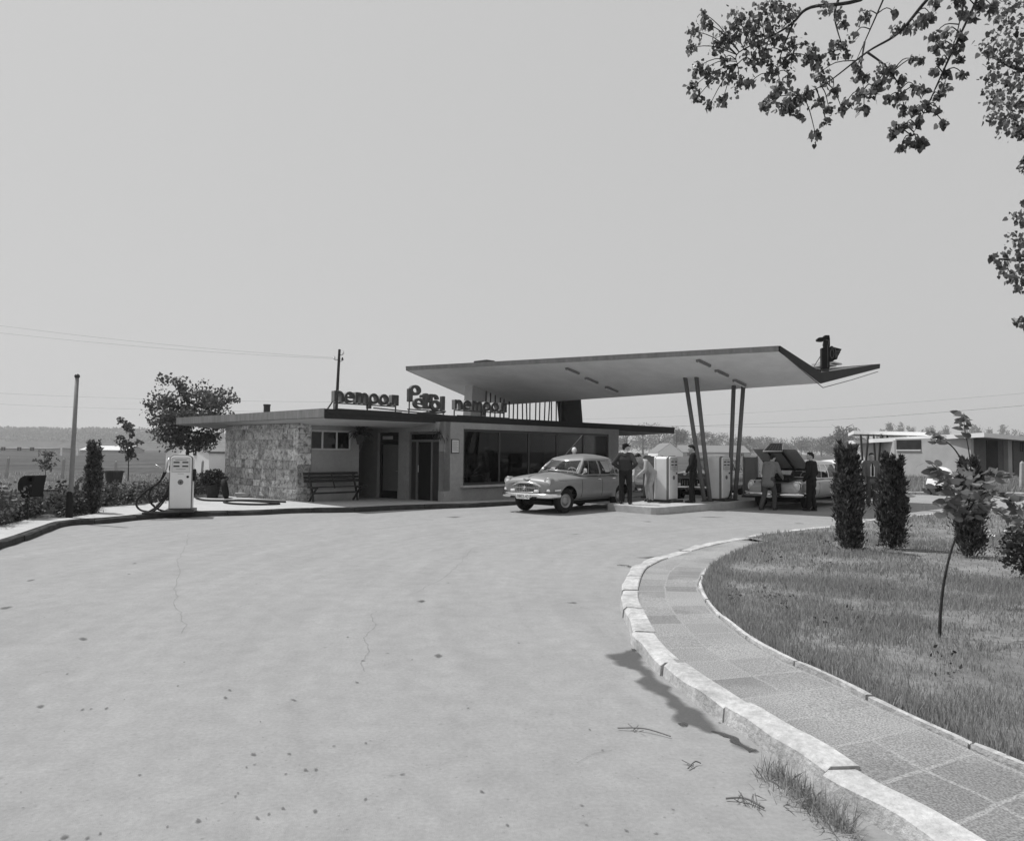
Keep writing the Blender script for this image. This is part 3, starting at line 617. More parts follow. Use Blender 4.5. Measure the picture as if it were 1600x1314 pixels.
def window(name, P, d, L, nrm, z0, z1, cuts, fw, fm, gm, rec=.08, glass_name='pane'):
    f = MB(); h = .05; P = P-nrm*rec
    slab(P, d, L, nrm, h, z0, z0+fw, f); slab(P, d, L, nrm, h, z1-fw, z1, f)
    xs = [0]+cuts+[L]
    for i, x in enumerate(xs):
        x0 = x if i == 0 else (x-fw if i == len(xs)-1 else x-fw/2)
        slab(P+d*x0, d, fw, nrm, h, z0+fw+.001, z1-fw-.001, f)
    fo = f.build(name, fm, bld)
    for i in range(len(xs)-1):
        a = xs[i]+(fw if i == 0 else fw/2); c = xs[i+1]-(fw if i == len(xs)-2 else fw/2)
        slab(P+d*(a-.004)-nrm*.02, d, c-a+.008, nrm, .008, z0+fw-.004, z1-fw+.004).build(glass_name, gm, fo)
    return fo
Lw = ws1-ws0
window('strip_window', S0+AX*(ws0+.004), AX, Lw-.008, NX, wz0+.002, wz1-.002, [Lw*.31, Lw*.655], .055, 'plaster_light', 'dark_glass', .05)
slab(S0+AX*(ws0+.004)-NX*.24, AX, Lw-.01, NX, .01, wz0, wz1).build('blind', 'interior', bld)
# door wall (looks towards the right end of the pavement)
dw = -BX                                                   # runs from the nook forward to Q
WN = LX                                                    # it faces along -a
def s_of(px): return line_s(Nn, dw, px)
d1a, d1b, d2a, d2b = s_of(590), s_of(622.5), s_of(636), s_of(686)
LQ = 4.65
mb = MB()
for a, c in ((0, d1a), (d1b, d2a), (d2b, LQ)): slab(Nn+dw*a, dw, c-a, WN, .25, -.2, 2.6, mb)
for a, c in ((d1a, d1b), (d2a, d2b)): slab(Nn+dw*(a+.002), dw, c-a-.004, WN, .25, 2.30, 2.6, mb)
slab(Q, AX, .80, NX, .25, -.2, 2.6, mb)
mb.build('entrance_wall', 'plaster', bld)
for a, c in ((0, d1a), (d1b, d2a), (d2b, LQ)): slab(Nn+dw*a+WN*.018, dw, c-a, WN, .016, -.2, .44).build('plinth', 'plaster', bld)
slab(Q+NX*.018-AX*.018, AX, .80, NX, .016, -.2, .44).build('plinth', 'plaster', bld)
def door(a, c, opened):
    L = c-a; P = Nn+dw*a-WN*.10; f = MB(); zt = 1.98
    slab(P+dw*.004, dw, .07, WN, .09, .06, 2.28, f); slab(P+dw*(L-.074), dw, .07, WN, .09, .06, 2.28, f)
    slab(P+dw*.078, dw, L-.156, WN, .09, zt, zt+.07, f); slab(P+dw*.078, dw, L-.156, WN, .09, 2.23, 2.28, f)
    if opened:
        slab(P+dw*.35, dw, .07, WN, .09, .06, zt-.001, f); slab(P+dw*(L-.52), dw, .07, WN, .09, .06, zt-.001, f)
    fo = f.build('door_frame', 'grey_paint' if opened else 'dark_metal', bld)
    slab(P+dw*.08-WN*.03, dw, L-.16, WN, .01, zt+.072, 2.228).build('transom', 'dark_glass' if opened else 'interior', fo)
    if opened:
        slab(P+dw*.08-WN*.03, dw, .268, WN, .02, .06, zt-.002).build('side_panel', 'dark_metal', fo)
        slab(P+dw*(L-.448)-WN*.03, dw, .37, WN, .02, .06, zt-.002).build('side_panel', 'dark_metal', fo)
        lf = slab(P+dw*.43-WN*.045, dw, L-.96, WN, .03, .07, zt-.004).build('door_leaf_or_dark', 'black', fo)  # black sheet across the open doorway, standing in for its dark interior
        MB().tube([P+dw*.5+WN*.02+V(0, 0, 1.0), P+dw*.5+WN*.02+V(0, 0, 1.22)], .014).build('handle', 'light_metal', lf)
    else:
        slab(P+dw*.12+V(0, 0, 0)-WN*.012, dw, L*.5, WN, .006, zt+.085, zt+.20).build('name_plate', 'plaster_light', fo)
        lf = slab(P+dw*.08-WN*.03, dw, L-.16, WN, .035, .06, zt-.002).build('door_leaf_or_dark', 'black', fo)
        slab(P+dw*.16-WN*.02, dw, L-.28, WN, .008, .33, zt-.1).build('door_pane', 'grey_paint', lf)
        MB().tube([P+dw*(L-.13)+WN*.03+V(0, 0, 1.0), P+dw*(L-.22)+WN*.03+V(0, 0, 1.0)], .012).build('handle', 'light_metal', lf)
door(d1a, d1b, False); door(d2a, d2b, True)
# shop window front
sA, sB, sP = .80, 8.44, 9.08; sz, szt = .60, 2.40
mb = MB(); slab(Q+AX*(sA+.002), AX, sB-sA-.004, NX, .25, -.25, sz-.10, mb); slab(Q+AX*(sA+.002), AX, sB-sA-.004, NX, .25, szt, 2.6, mb)
mb.build('dado_wall', 'plaster', bld)
mb = MB(); slab(Q+AX*sB, AX, sP-sB, NX, .4, -.25, 2.6, mb); slab(Q+AX*sP-NX*.402-AX*.0, BX, 6.6, AX, .25, -.25, 2.6, mb); slab(Q+AX*sP+BX*6.9-AX*.0, -AX, 8.9, BX, .25, -.25, 2.6, mb)
slab(S0+BX*(SL-.01)+AX*.47, AX, 3.6, BX, .25, -.25, 2.6, mb)
mb.build('rear_wall', 'plaster', bld)
slab(Q+AX*(sA-.12)+NX*.16, AX, sB-sA+.16, NX, .36, sz-.075, sz-.002).build('window_sill', 'concrete', bld, bevel=.012)
cuts = [line_s(Q+AX*sA, AX, px) for px in (781.6, 827.5, 871.6, 912.8)]
window('shop_window', Q+AX*(sA+.004), AX, sB-sA-.008, NX, sz, szt-.002, cuts, .075, 'dark_metal', 'shop_glass', .04)
# interior of the shop
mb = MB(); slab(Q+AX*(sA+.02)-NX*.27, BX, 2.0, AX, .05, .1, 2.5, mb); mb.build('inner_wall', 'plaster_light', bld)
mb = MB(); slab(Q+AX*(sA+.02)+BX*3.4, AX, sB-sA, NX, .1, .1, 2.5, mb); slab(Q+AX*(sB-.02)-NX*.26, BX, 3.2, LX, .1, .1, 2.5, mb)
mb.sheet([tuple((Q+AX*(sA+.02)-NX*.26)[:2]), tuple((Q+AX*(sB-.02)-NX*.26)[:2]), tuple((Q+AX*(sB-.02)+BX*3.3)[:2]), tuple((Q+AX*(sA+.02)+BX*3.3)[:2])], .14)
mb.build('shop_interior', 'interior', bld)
for s0, s1, t0, h in ((2.1, 3.0, 1.2, 1.45), (3.3, 4.0, 2.4, 1.9), (5.0, 6.4, 2.2, 1.1)):
    c = thing('shop_shelf', {1.45: 'dark shelf unit standing behind the first shop pane', 1.9: 'tall dark cabinet deep inside the shop', 1.1: 'low dark counter inside the shop behind the middle panes'}[h], 'shelf', tuple(Q+AX*s0+BX*t0+V(0, 0, .14)))
    m = MB(); slab(Q+AX*s0+BX*t0, AX, s1-s0, NX, .4, .14, .14+h, m); m.build('cabinet', 'interior', c)
    for k in range(3): slab(Q+AX*(s0+.02)+BX*t0+NX*.02, AX, s1-s0-.04, NX, .018, .3+h*.28*k, .34+h*.28*k).build('shelf_board', 'wood_dark', c)
# cans stacked in the window
for k, (da, dz) in enumerate(((0, 0), (.14, 0), (.07, .18))):
    p = Q+AX*(sA+1.16+da)+BX*.16+V(0, 0, .62+dz)
    c = MB().lathe([(0, 0), (.062, 0), (.065, .012), (.065, .158), (.06, .17), (.02, .172), (.018, .178), (0, .178)], p, 16).build('oil_can', 'plaster_light', loc=p)
    tag(c, ('pale oil can at the left of the little stack in the shop window', 'pale oil can at the right of the little stack in the shop window', 'pale oil can on top of the little stack in the shop window')[k], 'can', 'oil cans in the shop window')
# roof: thin slab, underside dished towards the walls
mb = MB(); zT, zB, zI = 2.82, 2.575, 2.44
c4 = [(0, 0), (RL, 0), (RL, RB), (0, RB)]; i4 = [(1.0, 1.2), (RL-1.6, 1.2), (RL-1.6, RB-1.4), (1.0, RB-1.4)]
vs = [W(s, t, zT) for s, t in c4]+[W(s, t, zB) for s, t in c4]+[W(s, t, zI) for s, t in i4]
mb.add(vs, [(0, 1, 2, 3)], 0); mb.add(vs, [(4, 8, 9, 5), (5, 9, 10, 6), (6, 10, 11, 7), (7, 11, 8, 4), (8, 11, 10, 9)], 1)
mb.add(vs, [(0, 4, 5, 1), (1, 5, 6, 2), (2, 6, 7, 3), (3, 7, 4, 0)], 2)
roof = mb.build('roof', ['roof_felt', 'roof_soffit', 'fascia_grey'], bld)
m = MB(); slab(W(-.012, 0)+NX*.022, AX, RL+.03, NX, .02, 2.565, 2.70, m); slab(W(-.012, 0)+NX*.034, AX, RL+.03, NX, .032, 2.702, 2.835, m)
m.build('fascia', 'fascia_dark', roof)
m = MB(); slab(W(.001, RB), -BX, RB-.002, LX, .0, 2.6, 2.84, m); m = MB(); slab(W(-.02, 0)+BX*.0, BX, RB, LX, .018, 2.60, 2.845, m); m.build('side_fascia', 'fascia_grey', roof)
m = MB(); slab(W(.02, .02), AX, RL-.05, NX, .06, 2.545, 2.573, m); m.build('drip_edge', 'roof_soffit', roof)
pc = D(417, 641, 27.5); MB().lathe([(.12, 0), (.12, .52), (.135, .52), (.135, .58), (.09, .58), (.09, .3)], (pc.x, pc.y, zT-.03), 16).build('chimney_pipe', 'dark_metal', roof)
m = MB()
for s, z in ((.6, .12), (15.8, .08)):
    p = W(s, .5, zT); MB().tube([p, p+V(0, 0, z)], .02).build('roof_vent', 'dark_metal', roof)
# notice in a frame beside the shop window
p = D(710.5, 697.5, 23.25); n_ = thing('notice_board', 'small framed notice sheet hung on the wall between doorway and shop window', 'notice', tuple(Q+AX*.42+NX*.03+V(0, 0, 1.55)))
sN = line_s(Q, AX, 710.5)
m = MB(); slab(Q+AX*(sN-.16)+NX*.03, AX, .32, NX, .028, 1.62, 2.06, m); m.build('frame', 'dark_metal', n_)
pg = slab(Q+AX*(sN-.135)+NX*.036, AX, .27, NX, .004, 1.645, 2.035).build('sheet', 'paper', n_)
m = MB()
for k in range(11): slab(Q+AX*(sN-.11)+NX*.038, AX, .22-.05*(k % 3 == 2), NX, .001, 1.70+k*.028, 1.708+k*.028, m)
m.build('text_lines', 'grey_paint', pg)
# ---------------------------------------------------------------- roof-top lettering
def letters():
    arch = lambda cx, cy, ro, ri: inter(ring(cx, cy, ro, ri), lambda x, y: cy-y)
    n = uni(bx(0, 0, .25, 1.0), arch(.47, .56, .45, .2), bx(.67, 0, .92, .57))
    e = uni(sub(ring(.5, .5, .5, .27), bx(.5, .22, 1.1, .40)), bx(.2, .42, .96, .58))
    m_ = uni(bx(0, 0, .27, 1.0), arch(.38, .6, .39, .13), bx(.51, 0, .77, .61), arch(.88, .6, .39, .13), bx(1.01, 0, 1.27, .61))
    p_ = uni(ring(.5, .5, .5, .26), bx(0, -.42, .25, .55))
    o_ = ring(.5, .5, .5, .25)
    l_ = uni(bx(.22, .72, .98, 1.0), bx(.70, 0, .98, .9), bx(.22, .12, .5, .9), bx(0, 0, .42, .26))
    return [('n', n, .92, 0), ('e', e, 1, 0), ('m', m_, 1.27, 0), ('p', p_, 1, .45), ('o', o_, 1, 0), ('l', l_, .98, 0)]
def word_sign(label, s0, s1, z0, xh, tin, flip=False):
    sg = thing('rooftop_sign', label, 'sign', tuple(W(s0, tin, zT)), 0, 'lettering along the roof edge')
    LT = letters(); gap = .07; tot = sum(x[2] for x in LT)+gap*5; k = (s1-s0)/tot; x = 0
    for nm, fn, wd, _ in LT:
        mb = MB(); off = x
        fm = lambda u, v, w, off=off: W(s0+(u+off)*k, tin+w, z0+v*xh)
        solid2d(mb, fn, (-.06, -.5, wd+.06, 1.06), .045, fm, -.08, .08, 0, 1)
        mb.build('letter', ['sign_face', 'sign_side'], sg); x += wd+gap
    m = MB(); m.box(W((s0+s1)/2, tin, z0-.025), (s1-s0-.1, .05, .035), R(45.5))
    m.box(W((s0+s1)/2+.2, tin+.03, zT+.05), (s1-s0, .03, .03), R(45.5))
    q = (s0, s0+(s1-s0)*.5, s1-.1)
    for s in q: m.box(W(s+.04, tin, (zT+z0)/2-.02), (.03, .03, z0-zT+.01), R(45.5))
    m.build('sign_frame', 'dark_metal', sg)
    return sg
s_px = lambda px, t=.35: line_s(W(0, t), AX, px)
word_sign('rounded lower-case Cyrillic lettering at the left end of the station roof edge', s_px(518.5), s_px(619.5), 3.06, .325, .35)
word_sign('rounded lower-case Cyrillic lettering on the roof edge right before the canopy pier and bars', s_px(707.5), s_px(789), 3.06, .325, .35)
sg = thing('rooftop_sign', 'lettering with a tall looped capital P and staggered Latin letters between the two Cyrillic words', 'sign', tuple(W(s_px(636), .35, zT)), 0, 'lettering along the roof edge')
s0, s1 = s_px(636), s_px(695.5); k = (s1-s0)/300.0; zz = lambda y: 3.0+(245-y)*.0039
bigP = uni(ring(52, 95, 42, 20), bx(0, 95, 30, 190), bx(0, 85, 26, 120))
e2 = uni(sub(ring(85, 200, 44, 24), bx(85, 212, 140, 226)), bx(55, 194, 128, 208))
t2 = uni(bx(128, 112, 156, 240), bx(104, 126, 176, 150), bx(128, 214, 176, 240))
r2 = uni(bx(170, 114, 194, 186), sub(inter(ring(208, 150, 36, 14), lambda x, y: y-158), bx(150, 158, 260, 300)))
o2 = ring(212, 206, 42, 20); l2 = bx(268, 125, 294, 244)
for fn, b in ((bigP, (-4, 48, 100, 196)), (e2, (36, 150, 134, 250)), (t2, (98, 106, 182, 246)), (r2, (164, 108, 250, 192)), (o2, (166, 156, 266, 256)), (l2, (256, 120, 298, 250))):
    mb = MB(); dd = .0 if fn in (bigP, e2, o2) else .05
    solid2d(mb, (lambda f: (lambda x, y: f(x, y)))(fn), b, 4.5, lambda u, v, w: W(s0+u*k, .35+w+dd, zz(v)), .055, -.055, 1, 0)
    mb.build('letter', ['sign_mid', 'sign_side'], sg)
m = MB(); m.box(W((s0+s1)/2, .35, 2.975), (s1-s0, .05, .035), R(45.5))
for s in (s0+.05, (s0+s1)/2, s1-.1): m.box(W(s, .35, 2.9), (.03, .03, .16), R(45.5))
m.box(W(s0+.06, .35, 3.1), (.03, .03, .25), R(45.5))
m.build('sign_frame', 'dark_metal', sg)
# a few loose rods and a board lying on the roof behind the lettering
m = MB(); a = W(s_px(668), .9, zT+.06); b = W(s_px(706), .9, zT+.22)
m.tube([a, b], .03); m.tube([a+V(.1, .1, 0), b+V(.1, .1, -.06)], .025); m.tube([W(s_px(593), .7, zT+.16), W(s_px(705), .7, zT+.05)], .02)
tag(m.build('scrap_rods', 'dark_metal', loc=a), 'loose dark rods lying on the roof behind the lettering', 'rods')

# ================================================================ CANOPY (butterfly roof over the pumps)
cA, cC, cVC, cVA = V(-4.16, 28.8, 4.84), V(7.43, 20.44, 4.55), V(9.43, 22.47, 3.86), V(-.98, 32.0, 3.66)
cRC, cRA = V(13.1, 26.2, 4.78), V(2.7, 35.7, 4.62)
can = thing('canopy', 'white-bellied butterfly canopy with dark raised edges sweeping from the station roof out over the pumps', 'canopy', tuple(cVC*.5+cVA*.5))
TH = .31
def bil(a, b, c, d, u, v): return a.lerp(b, u).lerp(d.lerp(c, u), v)      # a-b one edge, d-c other
nu, nv = 24, 8
TE = .13
def rowsof(dz, ins=0.0):
    rows = []
    for j in range(nv+1): rows.append([bil(cA, cC, cVC, cVA, i/nu, j/nv)+V(0, 0, dz and lerp(TE, TH, j/nv)) for i in range(nu+1)])
    for j in range(1, nv+1): rows.append([bil(cVA, cVC, cRC, cRA, i/nu, j/nv)+V(0, 0, dz and lerp(TH, TE, j/nv)) for i in range(nu+1)])
    return rows
bot, top = rowsof(0), rowsof(TH)
mb = MB(); mb.grid([list(reversed(r)) for r in bot]); soffit = mb.build('soffit', 'soffit_white', can)
mb = MB(); mb.grid(top); mb.build('top_felt', 'roof_felt', can)
def edge(lo, hi, name, m, out, lip=.03):
    mb = MB(); k = len(lo)
    rows = [[p+out*lip-V(0, 0, .01) for p in lo], [p+out*(lip+.012)+V(0, 0, .02) for p in hi]]
    bk = [[p-V(0, 0, .01) for p in lo], [p+V(0, 0, .02) for p in hi]]
    mb.grid(rows); mb.grid([bk[1], bk[0]]); mb.grid([rows[1], bk[1]]); mb.grid([bk[0], rows[0]])
    return mb.build(name, m, can)
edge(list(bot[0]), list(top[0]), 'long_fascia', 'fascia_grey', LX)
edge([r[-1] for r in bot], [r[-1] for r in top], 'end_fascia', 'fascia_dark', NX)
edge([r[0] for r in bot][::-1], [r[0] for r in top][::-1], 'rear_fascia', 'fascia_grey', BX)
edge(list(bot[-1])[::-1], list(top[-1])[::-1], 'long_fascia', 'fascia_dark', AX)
bvc = BVHTree.FromPolygons([Vector(p) for p in sum(bot, [])], [(i*(nu+1)+k, i*(nu+1)+k+1, (i+1)*(nu+1)+k+1, (i+1)*(nu+1)+k) for i in range(2*nv) for k in range(nu)])
bvc_ = None
def hit(px, py):
    for k in range(80):
        h = bvc.ray_cast(CO, ray(px, py+(k//2)*.75*(1 if k % 2 else -1)).normalized())[0]
        if h: return h
    print('MISS', px, py); return cVC.copy()
lamp_d = None
for a, b in (((885, 574), (904, 582)), ((915, 589), (935, 597)), ((947, 603), (966, 611)), ((1090, 561), (1109, 572)), ((1119, 577), (1138, 587)), ((1147, 592), (1165, 602))):
    p, q = hit(*a), hit(*b); d = (q-p).normalized(); L = (q-p).length
    if lamp_d is None: lamp_d = (d, L)
    d, L = lamp_d; q = bvc.ray_cast(p+d*L-V(0, 0, 2), V(0, 0, 1))[0] or p+d*L; d = (q-p).normalized(); M = Matrix((d, d.cross(V(0, 0, 1)).normalized(), V(0, 0, 1))).transposed(); c = (p+q)/2
    m = MB(); m.box(c-V(0, 0, .045), (L, .14, .07), M=M); fx = m.build('ceiling_lamp', 'pole_paint', can, bevel=.01)
    m = MB(); m.tube([c-d*L*.46-V(0, 0, .10), c+d*L*.46-V(0, 0, .10)], .022, 10); m.build('lamp_tube', 'white_paint', fx)
m = MB()
for k, (bp_, tp_) in enumerate((((1101, 783.5), (1070.5, 591)), ((1109.5, 783.5), (1088, 590)), ((1139.7, 782), (1146.5, 603)), ((1148.5, 781.5), (1161.5, 603)))):
    g = G(*bp_, .2); h = hit(*tp_)
    c_ = MB().tube([g-V(0, 0, .02), g.lerp(h, .5), h+V(0, 0, .02)], .068, 16).build('column', 'column_paint', can, smooth=True)
    MB().lathe([(.0, .02), (.11, .02), (.11, .0), (0, 0)], (g.x, g.y, .2), 16).build('base_plate', 'dark_metal', c_)
# piers and thin bars between station roof and canopy
L0 = cVC.lerp(cVA, .893)
def onsoff(t, dt=0):
    p = L0+AX*t+BX*dt; r = bvc.ray_cast(V(p.x, p.y, 0), V(0, 0, 1)); return r[0] if r[0] else V(p.x, p.y, 4)
def pier(t0, t1, slant, th, m):
    mb = MB(); q = []
    for z_top, sh in ((False, 0.0), (True, slant)):
        for t, d in ((t0, 0), (t1, 0), (t1, th), (t0, th)):
            p = onsoff(t+sh, d); q.append((p.x, p.y, p.z+.05 if z_top else zT-.02))
    mb.add(q, [(3, 2, 1, 0), (4, 5, 6, 7), (0, 1, 5, 4), (1, 2, 6, 5), (2, 3, 7, 6), (3, 0, 4, 7)])
    return mb.build('pier', m, can)
lt = lambda px: line_s(V(L0.x, L0.y, 0), AX, px)
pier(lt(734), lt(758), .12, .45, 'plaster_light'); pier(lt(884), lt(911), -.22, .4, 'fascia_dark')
xb = [298,362,420,485,530,600,650,705,770,825,860,930,980,1040,1090,1130,1190,1245]; xt = [310,365,425,490,535,600,655,705,765,815,860,935,985,1050,1110,1130,1190,1250]
for a, b in zip(xb, xt):
    t0, t1 = lt(a/8+720), lt(b/8+720); p = onsoff(t0); q = onsoff(t1)
    MB().tube([(p.x, p.y, zT-.02), (q.x, q.y, q.z+.02)], .028, 8).build('bar', 'dark_metal', can)
p = hit(740, 577)+V(0, 0, TE)
m = MB(); c = p+AX*.75; m.box((c.x-.15, c.y-.1, p.z+.06), (.45, .7, .36), R(45.5)); m.build('roof_hatch', 'dark_metal', can, bevel=.02)
# thin cable strung below the end edge
cb = [cC.lerp(cVC, .05)-V(0, 0, .06)+NX*.08, cC.lerp(cVC, .5)-V(0, 0, .10)+NX*.08, cVC-V(0, 0, .14)+NX*.08, cVC.lerp(cRC, .45)-V(0, 0, .14)+NX*.08, cVC.lerp(cRC, .93)-V(0, 0, .1)+NX*.08]
MB().tube(cb, .012, 6).build('cable', 'dark_metal', can)
m = MB()
for u in (.3, .45, .62, .78): p = cVC.lerp(cRC, u).lerp(cVA.lerp(cRA, u), .05+.05*u)+V(0, 0, TH+.06); m.box(p, (.9, .5, .05), R(45.5))
m.build('roofing_sheet', 'plaster_light', can)
# eagle-headed emblem standing in the valley of the canopy
eb = D(1289, 577, 23.7); E0 = Vector(eb); ed = V(.985, -.17, 0)
em = thing('eagle_emblem', 'black winged bird emblem with a hooked beak standing on the canopy end', 'emblem', tuple(E0))
u_ = lambda x: (x-617)*.00262
fm = lambda u, v, w: E0+ed*u_(u)+V(0, 0, 1)*((605-v)*.00262)+V(-.17, -.985, 0)*w
body = uni(bx(572, 345, 622, 600), bx(610, 232, 662, 600), polyf([(600, 300), (612, 240), (596, 262), (560, 262), (524, 256), (520, 232), (540, 216), (590, 214), (606, 206), (606, 190), (662, 190), (668, 235), (668, 330), (612, 360)]))
mb = MB(); solid2d(mb, body, (510, 180, 680, 610), 7, fm, -.12, .12, 0, 0); mb.build('body', 'black', em)
wing = uni(disc(690, 420, 34, 98), polyf([(668, 330), (690, 330), (806, 364), (790, 388), (786, 404), (778, 420), (770, 436), (760, 452), (752, 486), (730, 488), (712, 505), (680, 516), (664, 500)]))
mb = MB(); solid2d(mb, wing, (655, 318, 812, 525), 6, fm, -.06, .10, 0, 0); mb.build('wing', 'black', em)
mb = MB(); w_ = .13
for pts in ([(690+22*math.cos(a), 420+54*math.sin(a)) for a in np.linspace(0, 6.283, 20)], [(640, 590), (640, 330), (655, 260), (620, 245)], [(730, 388), (780, 384)], [(730, 404), (776, 402)], [(730, 420), (770, 418)], [(730, 436), (762, 434)], [(730, 452), (754, 450)], [(680, 345), (730, 360), (735, 480)]):
    mb.tube([fm(x, y, w_) for x, y in pts], .005, 5)
mb.build('neon_outline', 'tube', em)
MB().tube([E0+ed*-.12+V(0, 0, .45), E0+ed*-.33+V(0, 0, .1)], .012, 6).build('stay', 'dark_metal', em)
MB().box(E0+V(0, 0, -.14), (.2, .2, .3), -.17).build('foot', 'dark_metal', em)
# ================================================================ FORECOURT ISLAND AND PUMPS
def isl(px, py): return G(px, py, .2)
i_c = V(3.95, 20.2, 0); i_d = V(.743, .669, 0); i_p = V(-.669, .743, 0)
pts = [(0, 0), (.35, -.06), (7.9, 0), (8.2, .3), (8.2, 1.6), (7.9, 1.9), (.2, 1.9), (-.02, 1.7), (-.05, .12)]
ring_ = [i_c+i_d*a+i_p*b for a, b in pts]
mb = MB(); mb.prism([(p.x, p.y) for p in ring_], -.03, .2); isl_o = struct(mb, 'pump_island', 'concrete', bevel=.02)
def pump(label, loc, rz, hose='right', group='fuel pumps', sidecol='white_paint', plz=.07):
    t = thing('fuel_pump', label, 'fuel pump', loc, rz, group); L = lambda mb, n, m, par=t, **k: mb.build(n, m, par, world=False, **k)
    w, h = .26, 1.40
    def prof(hw, z0, z1, r, n=6):
        ps = [(-hw, z0), (hw, z0)]
        for k in range(n+1): a = R(90*k/n); ps.append((hw-r+r*math.cos(a), z1-r*.75+r*.75*math.sin(a)))
        for k in range(n+1): a = R(90+90*k/n); ps.append((-hw+r+r*math.cos(a), z1-r*.75+r*.75*math.sin(a)))
        return ps
    def extr(mb, ps, y0, y1, mi=0):
        n = len(ps); vs = [(x, y0, z) for x, z in ps]+[(x, y1, z) for x, z in ps]
        mb.add(vs, [tuple(range(n)), tuple(range(2*n-1, n-1, -1))]+[(i, i+n, (i+1) % n+n, (i+1) % n) for i in range(n)], mi); return mb
    z0 = plz
    L(MB().box((0, .02, plz/2), (.66, .72, plz)), 'plinth', 'dark_metal', bevel=.01)
    L(extr(MB(), prof(w-.025, z0, h-.03, .10), -.10, .28), 'body', sidecol, bevel=.008)
    L(extr(MB(), prof(w+.004, z0, h+.006, .12), -.155, -.10), 'trim_band', 'grey_paint', bevel=.006)
    fp = L(extr(MB(), prof(w-.018, z0+.02, h-.02, .10), -.205, -.156), 'front_panel', 'white_paint', bevel=.018)
    L(extr(MB(), prof(w-.01, z0, h, .12), .281, .34), 'rear_panel', sidecol, bevel=.018)
    dl = L(MB().box((0, -.207, 1.16), (.42, .012, .36)), 'dial', 'light_metal', fp, bevel=.012)
    L(MB().box((0, -.2145, 1.16), (.385, .004, .325)), 'dial_glass', 'pump_side', dl)
    m = MB()
    for zz in (1.225, 1.13):
        for xx in (-.10, .10): m.box((xx, -.2185, zz), (.135, .004, .032))
    L(m, 'digit_slot', 'black', dl)
    m = MB(); m.box((0, -.2185, 1.285), (.26, .003, .012)); m.box((0, -.2185, 1.06), (.22, .003, .008)); L(m, 'scale_line', 'grey_paint', dl)
    Mr = Matrix.Rotation(R(90), 3, 'X')
    e = L(MB().lathe([(0, .006), (.062, .006), (.066, 0)], (.0, -.206, .74), 20, Mr), 'emblem', 'grey_paint', fp)
    bd = uni(polyf([(-.5, .1), (-.1, .3), (.1, .05), (.6, .25), (.45, -.1), (.1, -.2), (.0, -.6), (-.2, -.55), (-.15, -.1)]))
    m = MB(); solid2d(m, bd, (-.7, -.7, .7, .5), .12, lambda u, v, ww: (u*.055, -.2135+ww, .74+v*.055), 0, .003); L(m, 'bird_mark', 'black', e)
    L(MB().lathe([(0, .02), (.026, .018), (.03, 0)], (.16, -.205, .87), 14, Mr), 'lock_knob', 'black', fp)
    L(MB().box((0, -.207, .945), (.14, .006, .014)), 'badge', 'light_metal', fp)
    if hose == 'left':
        L(MB().box((-.262, .08, .98), (.05, .12, .34)).box((-.28, .06, 1.08), (.05, .05, .12)), 'hose_bracket', 'dark_metal', bevel=.008)
        L(MB().tube([(-.30, .05, 1.32), (-.34, .04, 1.22), (-.36, .02, 1.08), (-.40, .0, .98)], .026, 10).tube([(-.39, .02, 1.02), (-.60, 0, 1.16)], .012), 'nozzle', 'light_metal', smooth=True)
        def hz(P, r=.024): return MB().tube(catmull([V(*p) for p in P], 8), r, 8)
        for P in ([(-.40, .0, .98), (-.50, -.05, .74), (-.80, -.10, .50), (-.98, -.15, .26), (-.85, -.28, .07), (-.45, -.45, .03), (-.05, -.5, .03), (.02, -.62, .03), (-.3, -.70, .03), (-.6, -.66, .03)],
                  [(-.37, .06, 1.0), (-.46, .0, .80), (-.68, -.05, .56), (-.70, -.12, .30), (-.45, -.3, .08), (-.1, -.42, .03), (.05, -.58, .03), (-.2, -.75, .03), (-.75, -.72, .03)],
                  [(-.27, .08, .84), (-.29, .0, .62), (-.36, -.1, .40), (-.50, -.3, .16), (-.66, -.5, .04), (-.72, -.55, .03)], [(-.24, .08, .84), (-.255, .0, .62), (-.31, -.1, .40), (-.44, -.3, .16), (-.58, -.55, .04), (-.62, -.6, .03)]):
            L(hz(P), 'hose', 'rubber', smooth=True)
        L(MB().lathe([(.0, .0), (.15, 0), (.16, .03), (.15, .06), (0, .06)], (.245, .14, .90), 18, Matrix.Rotation(R(90), 3, 'Y')), 'hose_reel', 'black', smooth=False)
    elif hose == 'right':
        L(MB().box((.262, .06, .98), (.04, .10, .30)), 'hose_bracket', 'dark_metal', bevel=.008)
        L(MB().tube([(.30, .02, 1.2), (.31, .0, 1.08), (.29, -.02, .95)], .024, 10), 'nozzle', 'black', smooth=True)
        L(MB().tube(catmull([V(*p) for p in [(.29, .05, 1.0), (.33, -.02, .8), (.34, -.1, .6), (.26, -.2, .35), (.08, -.26, .15), (-.16, -.3, .05)]], 8), .022, 8), 'hose', 'rubber', smooth=True)
    return t
pump('white fuel pump at the pavement edge by the stone wall, hoses looped beside it', (-8.2, 18.35, ZP(0, 0)), R(17), 'left', plz=.07)
pump('white fuel pump on the island right behind its light pointed end, nearest the grey saloon', (4.78, 22.55, .2), R(48), 'none')
pump('fuel pump with black hose on its right, between the two pairs of slanting columns', (6.62, 23.35, .2), R(44), 'right')
pump('dark grey-sided fuel pump at the far end of the island beside the open bonnet', (8.32, 25.4, .2), R(72), 'none', sidecol='grey_paint')
pump('grey-sided fuel pump half hidden behind the stooping attendant', (4.75, 24.3, .2), R(48), 'none', sidecol='grey_paint')
